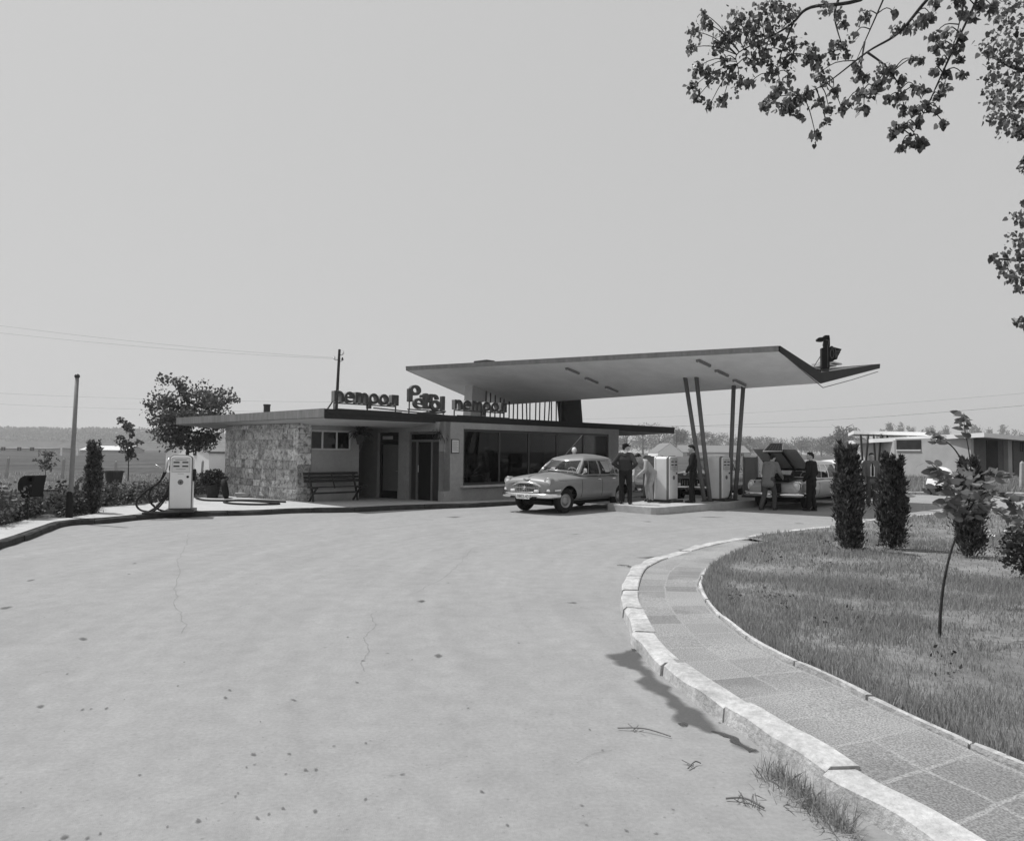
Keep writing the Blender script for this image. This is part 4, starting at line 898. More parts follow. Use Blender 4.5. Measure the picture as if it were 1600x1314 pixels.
# ================================================================ PAVEMENT FURNITURE
b_ = thing('park_bench', 'dark slatted bench with raked back standing in the shade below the strip window', 'bench', (-5.42, 22.72, ZP(0, 22.7)), R(45.5))
LB = lambda mb, n, m, par=b_, **k: mb.build(n, m, par, world=False, **k)
for k, (y, z) in enumerate(((-.02, .44), (-.13, .45), (-.24, .45))): LB(MB().box((0, y, z), (1.95, .095, .03)), 'seat_slat', 'wood_dark', bevel=.006)
for k, (y, z) in enumerate(((.17, .62), (.21, .73), (.245, .84))): LB(MB().box((0, y, z), (1.95, .028, .085), M=Matrix.Rotation(R(-18), 3, 'X')), 'back_slat', 'wood_dark', bevel=.006)
for x in (-.78, .78):
    m = MB(); m.tube([(x, .26, .88), (x, .02, .28), (x, -.05, .0)], .035, 6); m.tube([(x, -.24, .43), (x, -.1, .3), (x, .2, .0)], .035, 6); m.box((x, -.1, .415), (.05, .34, .04)); LB(m, 'leg', 'wood_dark')
LB(MB().tube([(0, .25, .86), (0, .02, .40)], .02, 6), 'brace', 'wood_dark'); LB(MB().box((0, -.05, .26), (1.5, .05, .05)), 'stretcher', 'wood_dark')
def planter(name, label, cat, p, pot, plantfn, group=None):
    t = thing(name, label, cat, tuple(p), 0, group); pot.build('pot', 'terracotta', t, world=False, smooth=False); plantfn(t); return t
def fronds(t, base, n, L, droop, m, spread=1.0, seed=1, wide=.03):
    rr = random.Random(seed); mb = MB()
    for k in range(n):
        a = rr.uniform(0, 6.283); e = rr.uniform(.3, 1.4); l = L*rr.uniform(.5, 1.1); pts = []; p = Vector(base); d = V(math.cos(a)*math.cos(e)*spread, math.sin(a)*math.cos(e)*spread, math.sin(e)).normalized()
        rows = []
        for j in range(7):
            s_ = V(-math.sin(a), math.cos(a), 0)*wide*math.sin(math.pi*(j+.6)/7); rows.append([p-s_, p+s_]); p = p+d*l/6; d = (d-V(0, 0, droop)).normalized()
        mb.grid(rows)
    mb.build('foliage', m, t, world=False)
ph = D(563, 684, 23.35)
planter('wall_planter', 'hanging pot of ferny leaves fixed to the wall corner above the bench', 'planter', ph, MB().lathe([(0, -.42), (.03, -.38), (.05, -.22), (.11, -.20), (.12, -.18), (.10, -.17), (.17, .06), (.19, .07), (.19, .10), (0, .10)], n=14), lambda t: fronds(t, (0, 0, .08), 70, .62, .32, 'leaf_dark', seed=3))
ph = D(687, 684, 23.1)
planter('wall_planter', 'dark trailing plant in a small wall pot beside the open doorway', 'planter', ph, MB().lathe([(0, -.05), (.08, -.04), (.11, .08), (0, .08)], n=12), lambda t: fronds(t, (0, 0, .08), 46, .45, .62, 'leaf_dark', seed=5))
for k, (px, py, lab) in enumerate(((706, 780, 'small dark pot with a single thin stalk right under the notice'), (722, 778.5, 'small dark pot with forked stalks next to the shop window, right of the two'))):
    p = G(px, py, .115)
    def st_(t, k=k):
        m = MB(); top = V(-.02, -.02, .62) if k == 0 else V(-.16, -.05, .63)
        m.tube(catmull([V(0, 0, .12), V(.01, 0, .35), top], 5), .008, 6)
        if k: m.tube(catmull([V(0, 0, .2), V(.05, 0, .38), V(.06, .02, .55)], 5), .007, 6)
        m.build('stalk', 'leaf_dark', t, world=False)
        pos = np.array([top]*3+([V(.06, .02, .55)]*2 if k else [])); o = arrmesh('leaf', leafcloud(pos, .17, OVATE, axis=(-.9, -.3, .2), jit=.5), 8, 'leaf_dark', t)
    planter('potted_plant', lab, 'plant', p, MB().lathe([(0, 0), (.07, 0), (.095, .13), (.10, .15), (.085, .15), (.08, .12), (0, .12)], n=16), st_, 'little pots by the shop window')
p = Q+AX*(sA+.42)+BX*.22+V(0, 0, .6)
planter('potted_plant', 'strap-leaved house plant standing inside the first shop pane', 'plant', p, MB().lathe([(0, 0), (.1, 0), (.14, .22), (.12, .22), (0, .2)], n=16), lambda t: fronds(t, (0, 0, .2), 16, .8, .12, 'leaf_dark', seed=8, wide=.05))
# garden hose, stone block, tyre, potted shrub by the stone wall
hz = [(305,777),(318,781),(345,782),(380,782),(420,784.5),(436,787),(400,788),(362,786.5),(350,783.5),(372,781.5),(410,782),(446,784)]
tag(MB().tube(catmull([G(x, y, ZP(0, 22.5)+.03) for x, y in hz], 8), .028, 8).build('garden_hose', 'rubber', loc=tuple(G(380, 783, .13)), smooth=True), 'long dark hose lying in loops on the pavement before the stone wall', 'hose')
p = G(379, 776.5, .1); blk = thing('stone_block', 'low pale stone block at the foot of the stone wall', 'block', tuple(p), R(20))
blk_l = MB().box((0, 0, .115), (.48, .3, .05)).box((0, 0, .05), (.40, .24, .09)); blk_l.build('block', 'concrete', blk, world=False, bevel=.012)
p = G(351, 779, .1); ty = thing('old_tyre', 'black tyre leaning against the left end of the stone wall', 'tyre', tuple(p))
m = MB(); Mt = Matrix.Rotation(R(15), 3, 'Z') @ Matrix.Rotation(R(80), 3, 'Y'); m.lathe([(.20, -.06), (.26, -.08), (.31, -.06), (.32, 0), (.31, .06), (.26, .08), (.20, .06), (.20, -.06)], (0, 0, .32), 24, Mt); m.build('tread', 'rubber', ty, world=False, smooth=True)
p = G(332, 777, .1)
def shrub(name, n, rad, z, m, leaf, seed=0, par=None, base=(0, 0, 0), shape=LEAF4, flat=1.0):
    r_ = np.random.default_rng(seed); d = r_.normal(size=(n, 3)); d /= np.linalg.norm(d, axis=1)[:, None]; q = d*(r_.random(n)**.45)[:, None]
    lump = np.array([1+.35*noise.noise(Vector(x)*2.2+V(seed, 0, 0)) for x in d]); q = q*lump[:, None]*np.array([rad, rad, rad*flat])+np.array([0, 0, z])
    return arrmesh(name, leafcloud(q, leaf, shape), len(shape), m, par, base)
planter('potted_shrub', 'round leafy shrub in a big pot between the first pump and the stone wall', 'plant', p, MB().lathe([(0, 0), (.17, 0), (.23, .38), (.25, .42), (.22, .42), (.2, .36), (0, .36)], n=20), lambda t: shrub('foliage', 2600, .40, .62, 'leaf_dark', .07, 4, t, flat=.75))
tq = G(178, 752, .1); tz = 22.0
tp = D(178, 749, tz); tb_ = thing('tub_planter', 'dark round tub rising out of the weeds on a stout stand', 'planter', (tp.x, tp.y, .1))
hh = D(178, 735.5, tz).z-.1
MB().lathe([(0, hh-.42), (.20, hh-.42), (.25, hh-.05), (.28, hh-.05), (.28, hh), (.25, hh), (.24, hh-.05), (0, hh-.06)], n=22).build('tub', 'dark_metal', tb_, world=False)
MB().lathe([(.12, 0), (.1, hh-.42)], n=12).build('stand', 'dark_metal', tb_, world=False)
# pole, litter bin, low concrete box
p = G(108, 808.5, .13); tpz = D(120.5, 590, p.y)
pl_ = thing('lamp_pole', 'slim grey metal pole with black foot sleeve and small round cap on the left pavement', 'pole', tuple(p))
MB().tube([p+V(.01, 0, 0), p.lerp(tpz, .5)+V(.0, 0, 0), tpz], [.052, .048, .040], 14).build('shaft', 'pole_paint', pl_, smooth=True)
MB().lathe([(.0, 0), (.072, 0), (.070, .56), (.064, .58), (.05, .58)], tuple(p), 16).build('foot_sleeve', 'black', pl_)
MB().ell(tpz+V(0, 0, .03), (.058, .058, .055)).build('cap', 'dark_metal', pl_, smooth=True)
p = G(43.5, 812.5, .1); bn = thing('litter_bin', 'black scoop-shaped litter bin on a thin leaning post among the weeds', 'litter bin', tuple(p))
hb_ = D(48, 775, p.y); MB().tube([p, V(hb_.x-.06, hb_.y, hb_.z+.1)], .022, 8).build('post', 'dark_metal', bn)
m = MB(); sx = p.y/FPX; ctr = D(50, 760, p.y)
prof_ = [(-13, 2), (-13, -6), (-10, -13), (-4, -17), (13, -17.5), (13, -15.5), (11, -4), (8, 16), (-6, 17), (-11, 12)]
solid = polyf([(x*sx, -y*sx) for x, y in prof_]); hole = polyf([(x*sx, -y*sx) for x, y in [(1.5, -8.5), (3, -15), (9.5, -16), (9, -7)]])
solid2d(m, sub(solid, hole), (-.22, -.28, .22, .28), .02, lambda u, v, w: V(ctr.x+u+w*.2, ctr.y+w, ctr.z+v), -.15, .15); m.build('bin', 'black', bn)
p = D(74, 778, 18.0); bxn = thing('concrete_box', 'low whitish concrete box with a dark lid edge beside the litter bin', 'box', (p.x, p.y, .1))
m = MB(); m.box((p.x, p.y, .36), (.5, .3, .55), R(12)); m.build('box', 'concrete', bxn); m = MB(); m.box((p.x, p.y, .66), (.54, .34, .035), R(12)); m.build('lid', 'dark_metal', bxn)
# twigs on the road
for k, (pa, pb, lab) in enumerate((((1134, 1247), (1194, 1262), 'dry twig with side shoots lying on the road near the kerb'), ((964, 883), (990, 886), 'small dry twig lying by the middle of the road'), ((965, 1137), (1048, 1150), 'thin pale stem lying flat just left of the damp gutter patch'), ((1075, 1200), (1095, 1192), 'tiny forked stalk lying on the road'))):
    a, b = G(*pa, .012), G(*pb, .012); m = MB(); mid = a.lerp(b, .5)+V(.01, .03, .01); m.tube(catmull([a, mid, b], 5), .0035+.001*(k < 2), 6)
    rr = random.Random(k)
    for q in range(10 if k < 2 else 3):
        s_ = a.lerp(b, .3+.06*q); m.tube([s_, s_+V(rr.uniform(-.05, .05), rr.uniform(-.09, .09), rr.uniform(.0, .03))], .0022, 5)
    tag(m.build('twig', 'dry_twig', loc=tuple(a)), lab, 'twig', 'twigs on the road')
# ================================================================ PEOPLE
mat('suit_black', .016, .8, .2, 30); mat('suit_grey', .19, .85, .15, 40); mat('sweater', .05, .9, .2, 50); mat('trouser_dark', .022, .85, .2, 30); mat('overall', .40, .85, .15, 12); mat('trouser_grey', .075, .85, .15, 30); mat('shoe', .02, .4); mat('suit_mid', .15, .85, .15, 30)
BASE = dict(pel=(0, 0, .95), ch=(0, .01, 1.28), nk=(0, 0, 1.47), hd=(0, .03, 1.635), lS=(-.185, 0, 1.42), rS=(.185, 0, 1.42), lE=(-.25, -.03, 1.13), rE=(.25, -.03, 1.13), lH=(-.24, .06, .88), rH=(.24, .06, .88),
            lHip=(-.09, 0, .93), rHip=(.09, 0, .93), lK=(-.10, .03, .50), rK=(.10, .03, .50), lA=(-.10, -.01, .09), rA=(.10, -.01, .09), yaw=0, tilt=0)
def person(label, loc, rz, pose, jacket, trousers, hair='hair', cap=None, shirt=True, scale=1.0, tie=False, long_jacket=.16, collar=None, openfront=False):
    J = {k: (Vector(v) if isinstance(v, tuple) else v) for k, v in {**BASE, **pose}.items()}
    t = thing('person', label, 'person', loc, rz); t.scale = (scale,)*3
    L = lambda mb, n, m, par=t, **k: mb.build(n, m, par, world=False, **k)
    # body: one fused surface with face, ears, five fingers per hand
    b = MB(); up = (J['hd']-J['nk']).normalized()
    hM = Matrix.Rotation(R(J['yaw']), 3, 'Z') @ Matrix.Rotation(R(J['tilt']), 3, 'X'); H = J['hd']
    hp = lambda x, y, z: H + hM @ V(x, y, z)
    b.ell(H, (.074, .092, .112), hM); b.ell(hp(0, .035, -.055), (.055, .06, .06), hM); b.cap(hp(0, .088, .02), hp(0, .108, -.022), .009, .014)
    for s in (-1, 1): b.ell(hp(s*.076, -.005, -.005), (.012, .022, .032), hM, 8, 6); b.ell(hp(s*.032, .083, .012), (.012, .01, .008), hM, 8, 6)
    b.cap(hp(-.022, .088, -.055), hp(.022, .088, -.055), .007, .007, 8)
    b.cap(J['nk']-V(0, 0, .05), J['nk'].lerp(H, .6), .058, .052)
    b.cap(J['ch'], J['nk'], .09, .055); b.cap(J['pel'], J['ch'], .09, .09)
    for s in 'lr':
        b.cap(J[s+'S'], J[s+'E'], .048, .038); b.cap(J[s+'E'], J[s+'H'], .038, .027); b.cap(J[s+'Hip'], J[s+'K'], .075, .05); b.cap(J[s+'K'], J[s+'A'], .05, .035)
        h, e = J[s+'H'], J[s+'E']; d = (h-e).normalized(); sd = 1 if s == 'r' else -1
        fwd = V(0, 1, 0)-d*d.y; fwd = fwd.normalized() if fwd.length > .2 else V(1, 0, 0); nrm = d.cross(fwd).normalized()
        b.ell(h+d*.05, (.038, .018, .05), Matrix((fwd, nrm, d)).transposed(), 10, 8)
        for f in range(4):
            o = fwd*(.027-.018*f); l = (.052, .060, .055, .042)[f]; k0 = h+d*.085+o; k1 = k0+d*l*.6; k2 = k1+d*l*.35-nrm*sd*l*.35
            b.cap(k0-d*.02, k1, .0095, .0085, 6); b.cap(k1, k2, .0085, .007, 6)
        b.cap(h+d*.03+fwd*.03, h+d*.075+fwd*.062-nrm*sd*.01, .011, .009, 6)
    fuse(L(b, 'body', 'skin'), .0085, 2)
    m = MB(); m.ell(hp(0, -.016, .035), (.081, .088, .088), hM, 16, 10); m.ell(hp(0, .035, .085), (.062, .055, .035), hM, 12, 8); m.cap(hp(0, -.07, -.03), hp(0, -.06, .02), .05, .06)
    o = L(m, 'hair', hair); fuse(o, .012, 2)
    if cap:
        m = MB(); m.ell(hp(0, -.01, .065), (.092, .105, .065), hM, 16, 8); m.ell(hp(0, .105, .045), (.07, .06, .012), hM, 12, 6); fuse(L(m, 'cap', cap), .011, 1)
    # jacket / sweater
    m = MB(); pel, ch, nk = J['pel'], J['ch'], J['nk']; lo = pel-V(0, 0, long_jacket)*(1 if abs((ch-pel).normalized().z) > .8 else .4)
    ax = (J['rS']-J['lS']).normalized()
    for f in (-1, -.5, 0, .5, 1):
        m.cap(lo+ax*.075*f, pel+ax*.07*f, .118, .105); m.cap(pel+ax*.07*f, ch+ax*.09*f, .105, .125); m.cap(ch+ax*.09*f, nk.lerp(ch, .35)+ax*.10*f, .122, .085)
    m.cap(nk.lerp(ch, .3), nk-V(0, 0, .015), .11, .068)
    for s in 'lr': m.cap(J[s+'S'], J[s+'E'], .078, .062); m.cap(J[s+'E'], J[s+'E'].lerp(J[s+'H'], .93), .062, .048); m.cap(nk.lerp(ch, .25), J[s+'S'], .09, .075)
    jk = L(m, 'jacket', jacket); fuse(jk, .013, 3)
    if collar: fuse(L(MB().cap(nk-V(0, 0, .01), nk+up*.045, .074, .066), 'collar', collar), .01, 1)
    if openfront:
        fr = V(0, 1, 0); a_ = nk+fr*.075; c_ = pel+fr*.125+V(0, 0, .02)
        sh = MB(); 
        sh.grid([[a_+V(-.05, -.02, -.02), a_+V(0, .005, -.03), a_+V(.05, -.02, -.02)], [ch+V(-.07, .125, 0), ch+V(0, .145, 0), ch+V(.07, .125, 0)], [c_+V(-.07, .0, 0), c_+V(0, .015, 0), c_+V(.07, 0, 0)]])
        L(sh, 'shirt', 'white_cloth', smooth=True)
        m = MB(); m.grid([[a_+V(-.016, .016, -.03), a_+V(.016, .016, -.03)], [ch+V(-.03, .158, 0), ch+V(.03, .158, 0)], [c_+V(-.035, .03, .04), c_+V(.035, .03, .04)], [c_+V(-.003, .03, -.01), c_+V(.003, .03, -.01)]]); L(m, 'tie', 'suit_black')
    m = MB()
    m.cap(J['lHip'], J['rHip'], .118, .118)
    for s in 'lr': m.cap(J[s+'Hip'], J[s+'K'], .108, .078); m.cap(J[s+'K'], J[s+'A']+V(0, 0, .0), .077, .066)
    fuse(L(m, 'trousers', trousers), .013, 3)
    for s in 'lr':
        a = J[s+'A']; d = V(0, 1, 0)
        if (s+'T') in J: d = J[s+'T'].normalized()
        m = MB(); m.cap(a+V(0, 0, -.045)-d*.03, a+V(0, 0, -.052)+d*.16, .044, .036); m.cap(a-d*.02, a+d*.06-V(0, 0, .03), .045, .04); fuse(L(m, 'shoe', 'shoe'), .01, 1)
    return t
def face_to(deg): return R(deg)
# man in sweater, back turned, hands on hips
pz = G(980, 788, .0)
pm_ = G(979, 786.5, .2)
person('person in dark sweater and peaked cap seen from behind, hands on hips', (2.95+.35, 21.35, .2), R(-25), dict(lS=(-.165, 0, 1.42), rS=(.165, 0, 1.42), lE=(-.335, -.10, 1.17), rE=(.335, -.10, 1.17), lH=(-.15, .06, 1.01), rH=(.15, .06, 1.01), lK=(-.12, .02, .5), rK=(.11, .03, .5), lA=(-.14, 0, .09), rA=(.12, .02, .09), yaw=-40), 'sweater', 'trouser_dark', cap='suit_black', long_jacket=.02, collar='white_cloth', scale=1.0)
pa = G(1005, 789, .0)
person('person in pale overalls stooping with a fuel nozzle beside the white pump', (4.16, 22.45, .2), R(125), dict(pel=(0, -.12, .90), ch=(0, .16, 1.12), nk=(0, .33, 1.26), hd=(0, .43, 1.355), lS=(-.18, .28, 1.22), rS=(.18, .28, 1.22), lE=(-.24, .38, .97), rE=(.22, .38, .97), lH=(-.12, .54, .80), rH=(.10, .52, .78), lHip=(-.09, -.12, .89), rHip=(.09, -.12, .89), lK=(-.12, .05, .5), rK=(.11, -.05, .5), lA=(-.12, -.02, .09), rA=(.12, -.14, .09), tilt=-38), 'overall', 'overall', long_jacket=.05)
pb = G(1083, 785.5, .2)
person('person in a black suit standing on the island beside the slanting columns', (pb.x, pb.y, .2), R(80), dict(lE=(-.25, .06, 1.13), rE=(.24, .05, 1.13), lH=(-.15, .20, .93), rH=(.15, .18, .93), hd=(0, .05, 1.625), tilt=-8, lA=(-.10, .06, .09), lK=(-.10, .06, .5)), 'suit_black', 'suit_black', openfront=False)
pc = G(1197, 797, 0)
person('person in a grey suit leaning forward before the car with the raised bonnet', (pc.x+.05, pc.y-.05, 0), R(-48), dict(pel=(0, -.02, .95), ch=(0, .12, 1.25), nk=(0, .2, 1.43), hd=(0, .29, 1.56), lS=(-.18, .16, 1.38), rS=(.18, .16, 1.38), lE=(-.25, .18, 1.1), rE=(.27, .20, 1.12), lH=(-.22, .3, .88), rH=(.24, .40, .98), lK=(-.10, -.02, .5), rK=(.12, .16, .52), lA=(-.12, -.22, .10), rA=(.10, .16, .09), tilt=-22), 'suit_grey', 'trouser_grey')
pd = G(1268, 798.5, 0)
person('person in a black suit standing at the wing of the car with raised bonnet', (pd.x, pd.y, 0), R(42), dict(yaw=32, lS=(-.195, 0, 1.42), rS=(.195, 0, 1.42), lE=(-.25, -.02, 1.13), rE=(.25, -.03, 1.13), lH=(-.23, .12, .89), rH=(.23, .10, .88), lA=(-.10, .04, .09), rA=(.10, -.06, .09)), 'suit_black', 'suit_black', long_jacket=.18)
pe = G(1362, 790.5, 0)
person('person in open jacket, white shirt and tie standing between two columnar conifers', (pe.x, pe.y, 0), R(170), dict(lE=(-.27, .0, 1.14), rE=(.25, .0, 1.13), lH=(-.20, .10, .90), rH=(.22, .08, .88), lK=(-.10, .03, .5), rK=(.11, .06, .5), rA=(.12, .05, .09)), 'suit_mid', 'trouser_grey', openfront=True, long_jacket=.14)
person('person with pale hair whose head shows over the roof of the grey saloon', (2.05, 24.2, .11), R(-10), dict(), 'suit_grey', 'trouser_grey', hair='white_cloth', scale=.99)
# ================================================================ CARS
mat('paint_grey', .205, .42, .05, 3, coat=.35, var2=.05, scale2=30); mat('paint_dark', .07, .3, .08, 3, coat=.8); mat('paint_silver', .36, .35, .05, 3, coat=.6); mat('paint_white', .72, .35, .04, 3, coat=.5)
mat('seat_fabric', .10, .8, .2, 10); mat('lens', .85, .12, coat=1.0); mat('ivory', .8, .4); mat('hubcap', .28, .3, .1, 10, metal=.5); mat('plate_white', .8, .5)
def text_mesh(s, size, fmap, name, m, parent):
    c = bpy.data.curves.new('t', 'FONT'); c.body = s; c.size = size; c.align_x = 'CENTER'; c.align_y = 'CENTER'; c.extrude = .001
    o = bpy.data.objects.new('t', c); COL.objects.link(o); bpy.context.view_layer.update()
    dg = bpy.context.evaluated_depsgraph_get(); me = bpy.data.meshes.new_from_object(o.evaluated_get(dg)); bpy.data.objects.remove(o); bpy.data.curves.remove(c)
    for v in me.vertices: v.co = fmap(v.co)
    me.materials.clear(); me.materials.append(MATS[m]); r = bpy.data.objects.new(name, me); COL.objects.link(r); r.parent = parent; return r
def car(label, loc, rz, P, group=None):
    t = thing('parked_car', label, 'car', loc, rz, group); L = lambda mb, n, m, par=t, **k: mb.build(n, m, par, world=False, **k)
    paint = P['paint']; rows = []
    for x, zb, zs, zc, hb, hm, hs in P['st']:
        zm = (zb+zs)/2; half = [(0, zb), (hb*.6, zb), (hb, zb+.05), (hm, zm), (hm*.995, zs-.13), (hs+(hm-hs)*.55, zs-.02), (hs*.86, zs+.012), (hs*.5, (zs+zc)/2+.012), (0, zc)]
        rows.append([(x, y, z) for y, z in half]+[(x, -y, z) for y, z in half[-2:0:-1]])
    mb = MB(); mb.grid(rows, closed=True); n = len(rows[0]); mb.f += [tuple(range(n)), tuple(range(len(rows)*n-1, (len(rows)-1)*n-1, -1))]; mb.m += [0, 0]
    body = L(mb, 'body', [paint, 'black'], smooth=True)
    s_ = body.modifiers.new('s', 'SUBSURF'); s_.levels = 2; s_.render_levels = 2; bake(body)
    tr, wr = P['track']/2, P['wr']; cut = MB(); My = Matrix.Rotation(R(90), 3, 'X')
    for x in (P['ax'], -P['bx']):
        for s in (-1, 1): cut.lathe([(0, -.25), (wr+.075, -.25), (wr+.075, .4), (0, .4)], (x, s*(tr+.05), wr+.005), 28, My)
    co = L(cut, 'cut', 'black'); md = body.modifiers.new('b', 'BOOLEAN'); md.object = co; md.operation = 'DIFFERENCE'; md.solver = 'EXACT'; bake(body); bpy.data.objects.remove(co)
    body.data.polygons.foreach_set('use_smooth', [True]*len(body.data.polygons))
    em_ = body.modifiers.new('e', 'EDGE_SPLIT'); em_.split_angle = R(45)
    bv = BVHTree.FromPolygons([v.co.copy() for v in body.data.vertices], [tuple(p.vertices) for p in body.data.polygons])
    # chassis floor between the wheels
    L(MB().box((0, 0, .27), (3.3, 1.0, .12)), 'underbody', 'black')
    # wheels
    for x, st_ in ((P['ax'], P.get('steer', 0)), (-P['bx'], 0)):
        for s in (-1, 1):
            M = Matrix.Rotation(R(st_), 3, 'Z') @ Matrix.Rotation(R(-90*s), 3, 'X'); c = (x, s*(tr-.02), wr)
            w = L(MB().lathe([(wr*.56, -.08), (wr*.8, -.09), (wr*.95, -.075), (wr, -.045), (wr, .045), (wr*.95, .075), (wr*.8, .09), (wr*.56, .08)], c, 28, M), 'wheel', 'rubber', smooth=True)
            L(MB().lathe([(0, .05), (wr*.42, .06), (wr*.46, .05), (wr*.56, .075), (wr*.57, .085), (wr*.55, .0), (0, -.05)], c, 24, M), 'rim', 'hubcap', w, smooth=True)
            L(MB().lathe([(0, .10), (wr*.2, .095), (wr*.36, .075), (wr*.38, .055)], c, 20, M), 'hubcap', 'chrome' if P.get('chromehub') else 'hubcap', w, smooth=True)
    # greenhouse
    gh = P['gh']; n = len(gh); bz, rz_ = P['beltz'], P['roofz']
    B = [V(g[0], g[1], bz+P.get('cowl', 0)*(1, .55, .2)[i] if i < 3 else bz) for i, g in enumerate(gh)]; T = [V(g[2], g[3], rz_-.03*(1 if i in (0, n-1) else 0)) for i, g in enumerate(gh)]
    K = 4; Bs, Ts = catmull([V(B[1].x, -B[1].y, B[1].z)]+B+[V(B[-2].x, -B[-2].y, bz)], K)[K:-K], catmull([V(T[1].x, -T[1].y, T[1].z)]+T+[V(T[-2].x, -T[-2].y, T[-2].z)], K)[K:-K]
    vs_ = [0, .07, .30, .6, .88, 1.0]; ctr = V((B[0].x+B[-1].x)/2, 0, 0)
    def pt(i, v, ins=0.0):
        p = Bs[i].lerp(Ts[i], v); o = V(p.x-ctr.x, p.y*2.2, 0); o = o.normalized() if o.length > 0 else V(1, 0, 0); return p+o*(.035*math.sin(math.pi*v)*P.get('bulge', 1)-ins)
    fr = MB(); gl = {}
    for sgn in (1, -1):
        f = lambda p: (p.x, p.y*sgn, p.z)
        for i in range(len(Bs)-1):
            seg = i//K; g = gh[seg][4]
            for j in range(5):
                if g and 1 <= j <= 3:
                    gm = gl.setdefault((g, sgn if g not in ('windscreen', 'rear_window') else 0, seg if g not in ('windscreen', 'rear_window') else 0), MB()); q = [pt(i, vs_[j], .012), pt(i+1, vs_[j], .012), pt(i+1, vs_[j+1], .012), pt(i, vs_[j+1], .012)]; gm.add([f(p) for p in q], [(0, 1, 2, 3)])
                else:
                    q = [pt(i, vs_[j]), pt(i+1, vs_[j]), pt(i+1, vs_[j+1]), pt(i, vs_[j+1])]; fr.add([f(p) for p in q], [(0, 1, 2, 3)])
    L(fr, 'window_frame', P.get('roofpaint', paint), smooth=True)
    for (g, sg_, _), m in gl.items(): L(m, g, 'car_glass', smooth=True)
    cx = (T[0].x+T[-1].x)/2; rr = []; full = [p for p in Ts]+[V(p.x, -p.y, p.z) for p in reversed(Ts[1:-1])]
    for f_ in (-.015, .0, .06, .16, .35, .62, 1.0):
        h = P['crown']*math.sin(max(0, f_)*math.pi/2)**.8
        rr.append([(cx+(p.x-cx)*(1-f_), p.y*(1-f_), lerp(p.z, rz_, min(1, max(0, f_)*3))+h-(.012 if f_ < 0 else 0)) for p in full])
    m = MB(); m.grid(rr, closed=True); L(m, 'roof', P.get('roofpaint', paint), smooth=True)
    # trim round the windscreen
    m = MB(); k1 = K*1
    m.tube([pt(i, .07, -.004) for i in range(k1, -1, -1)]+[V(p.x, -p.y, p.z) for p in (pt(i, .07, -.004) for i in range(1, k1+1))], .014, 6)
    m.tube([pt(i, .88, -.004) for i in range(k1, -1, -1)]+[V(p.x, -p.y, p.z) for p in (pt(i, .88, -.004) for i in range(1, k1+1))], .014, 6)
    for s in (1, -1): m.tube([V(p.x, p.y*s, p.z) for p in (pt(k1, v, -.004) for v in (.07, .3, .6, .88))], .016, 6)
    L(m, 'windscreen_trim', 'chrome', smooth=True)
    m = MB()
    for y0, y1 in ((.08, -.38), (.55, .12)):
        a = pt(0, .08, -.02); m.tube([V(a.x-.02, y0, a.z), V(a.x-.06, y1, a.z+.07)], .012, 5)
    L(m, 'wiper', 'black')
    # seats and steering wheel
    for y in (-.36, .36):
        st2 = L(MB().box((.02, y, .66), (.5, .62, .16)).box((-.26, y, .90), (.14, .62, .46), M=Matrix.Rotation(R(-12), 3, 'Y')), 'front_seat', 'seat_fabric', bevel=.05)
    L(MB().box((-.95, 0, .66), (.5, 1.3, .16)).box((-1.18, 0, .88), (.14, 1.3, .42), M=Matrix.Rotation(R(-14), 3, 'Y')), 'rear_seat', 'seat_fabric', bevel=.05)
    L(MB().box((P['beltx']-.2, 0, bz-.02), (.3, 1.25, .08)), 'dashboard', 'grey_paint', bevel=.03)
    sw = V(P['beltx']-.50, .36, bz+.04); Ms = Matrix.Rotation(R(-62), 3, 'Y')
    m = MB(); m.tube([sw+Ms @ V(.20*math.cos(a), .20*math.sin(a), 0) for a in np.linspace(0, 2*math.pi, 25)], .014, 6)
    for a in (0, 2.1, 4.2): m.tube([sw, sw+Ms @ V(.20*math.cos(a), .20*math.sin(a), 0)], .01, 5)
    L(m, 'steering_wheel', 'ivory', smooth=True)
    # doors (skins a few mm proud), handles
    def side(x, z, s, off=.004):
        h = bv.ray_cast(V(x, s*2, z), V(0, -s, 0)); p = h[0] if h[0] else V(x, s*.85, z); return V(p.x, p.y+s*off, p.z)
    for s in (1, -1):
        for x0, x1 in P['doors']:
            zs_ = np.linspace(P['doorz'][0], P['doorz'][1], 8); xs_ = np.linspace(x0, x1, 9)
            d = L(MB().grid([[side(x, z, s) for x in xs_] for z in zs_]), 'door', paint, smooth=True)
            m = MB(); path = [(x0, zs_[0]), (x0, zs_[3]), (x0, zs_[-1])]; m.tube([side(x, z, s, .002) for x, z in path], .006, 5); m.tube([side(x1, z, s, .002) for z in zs_], .006, 5); m.tube([side(x, zs_[0], s, .002) for x in xs_], .006, 5)
            L(m, 'door_gap', 'black', d)
            L(MB().tube([side(x0+.08, P['doorz'][1]-.06, s, .03), side(x0+.24, P['doorz'][1]-.06, s, .03)], .014, 6), 'handle', 'chrome', d)
        m = MB(); m.tube([side(x, P['sillz'], s, .008) for x in np.linspace(-P['bx']+.48, P['ax']-.48, 10)], .014, 6); L(m, 'sill_strip', 'chrome' if P.get('chromehub') else paint)
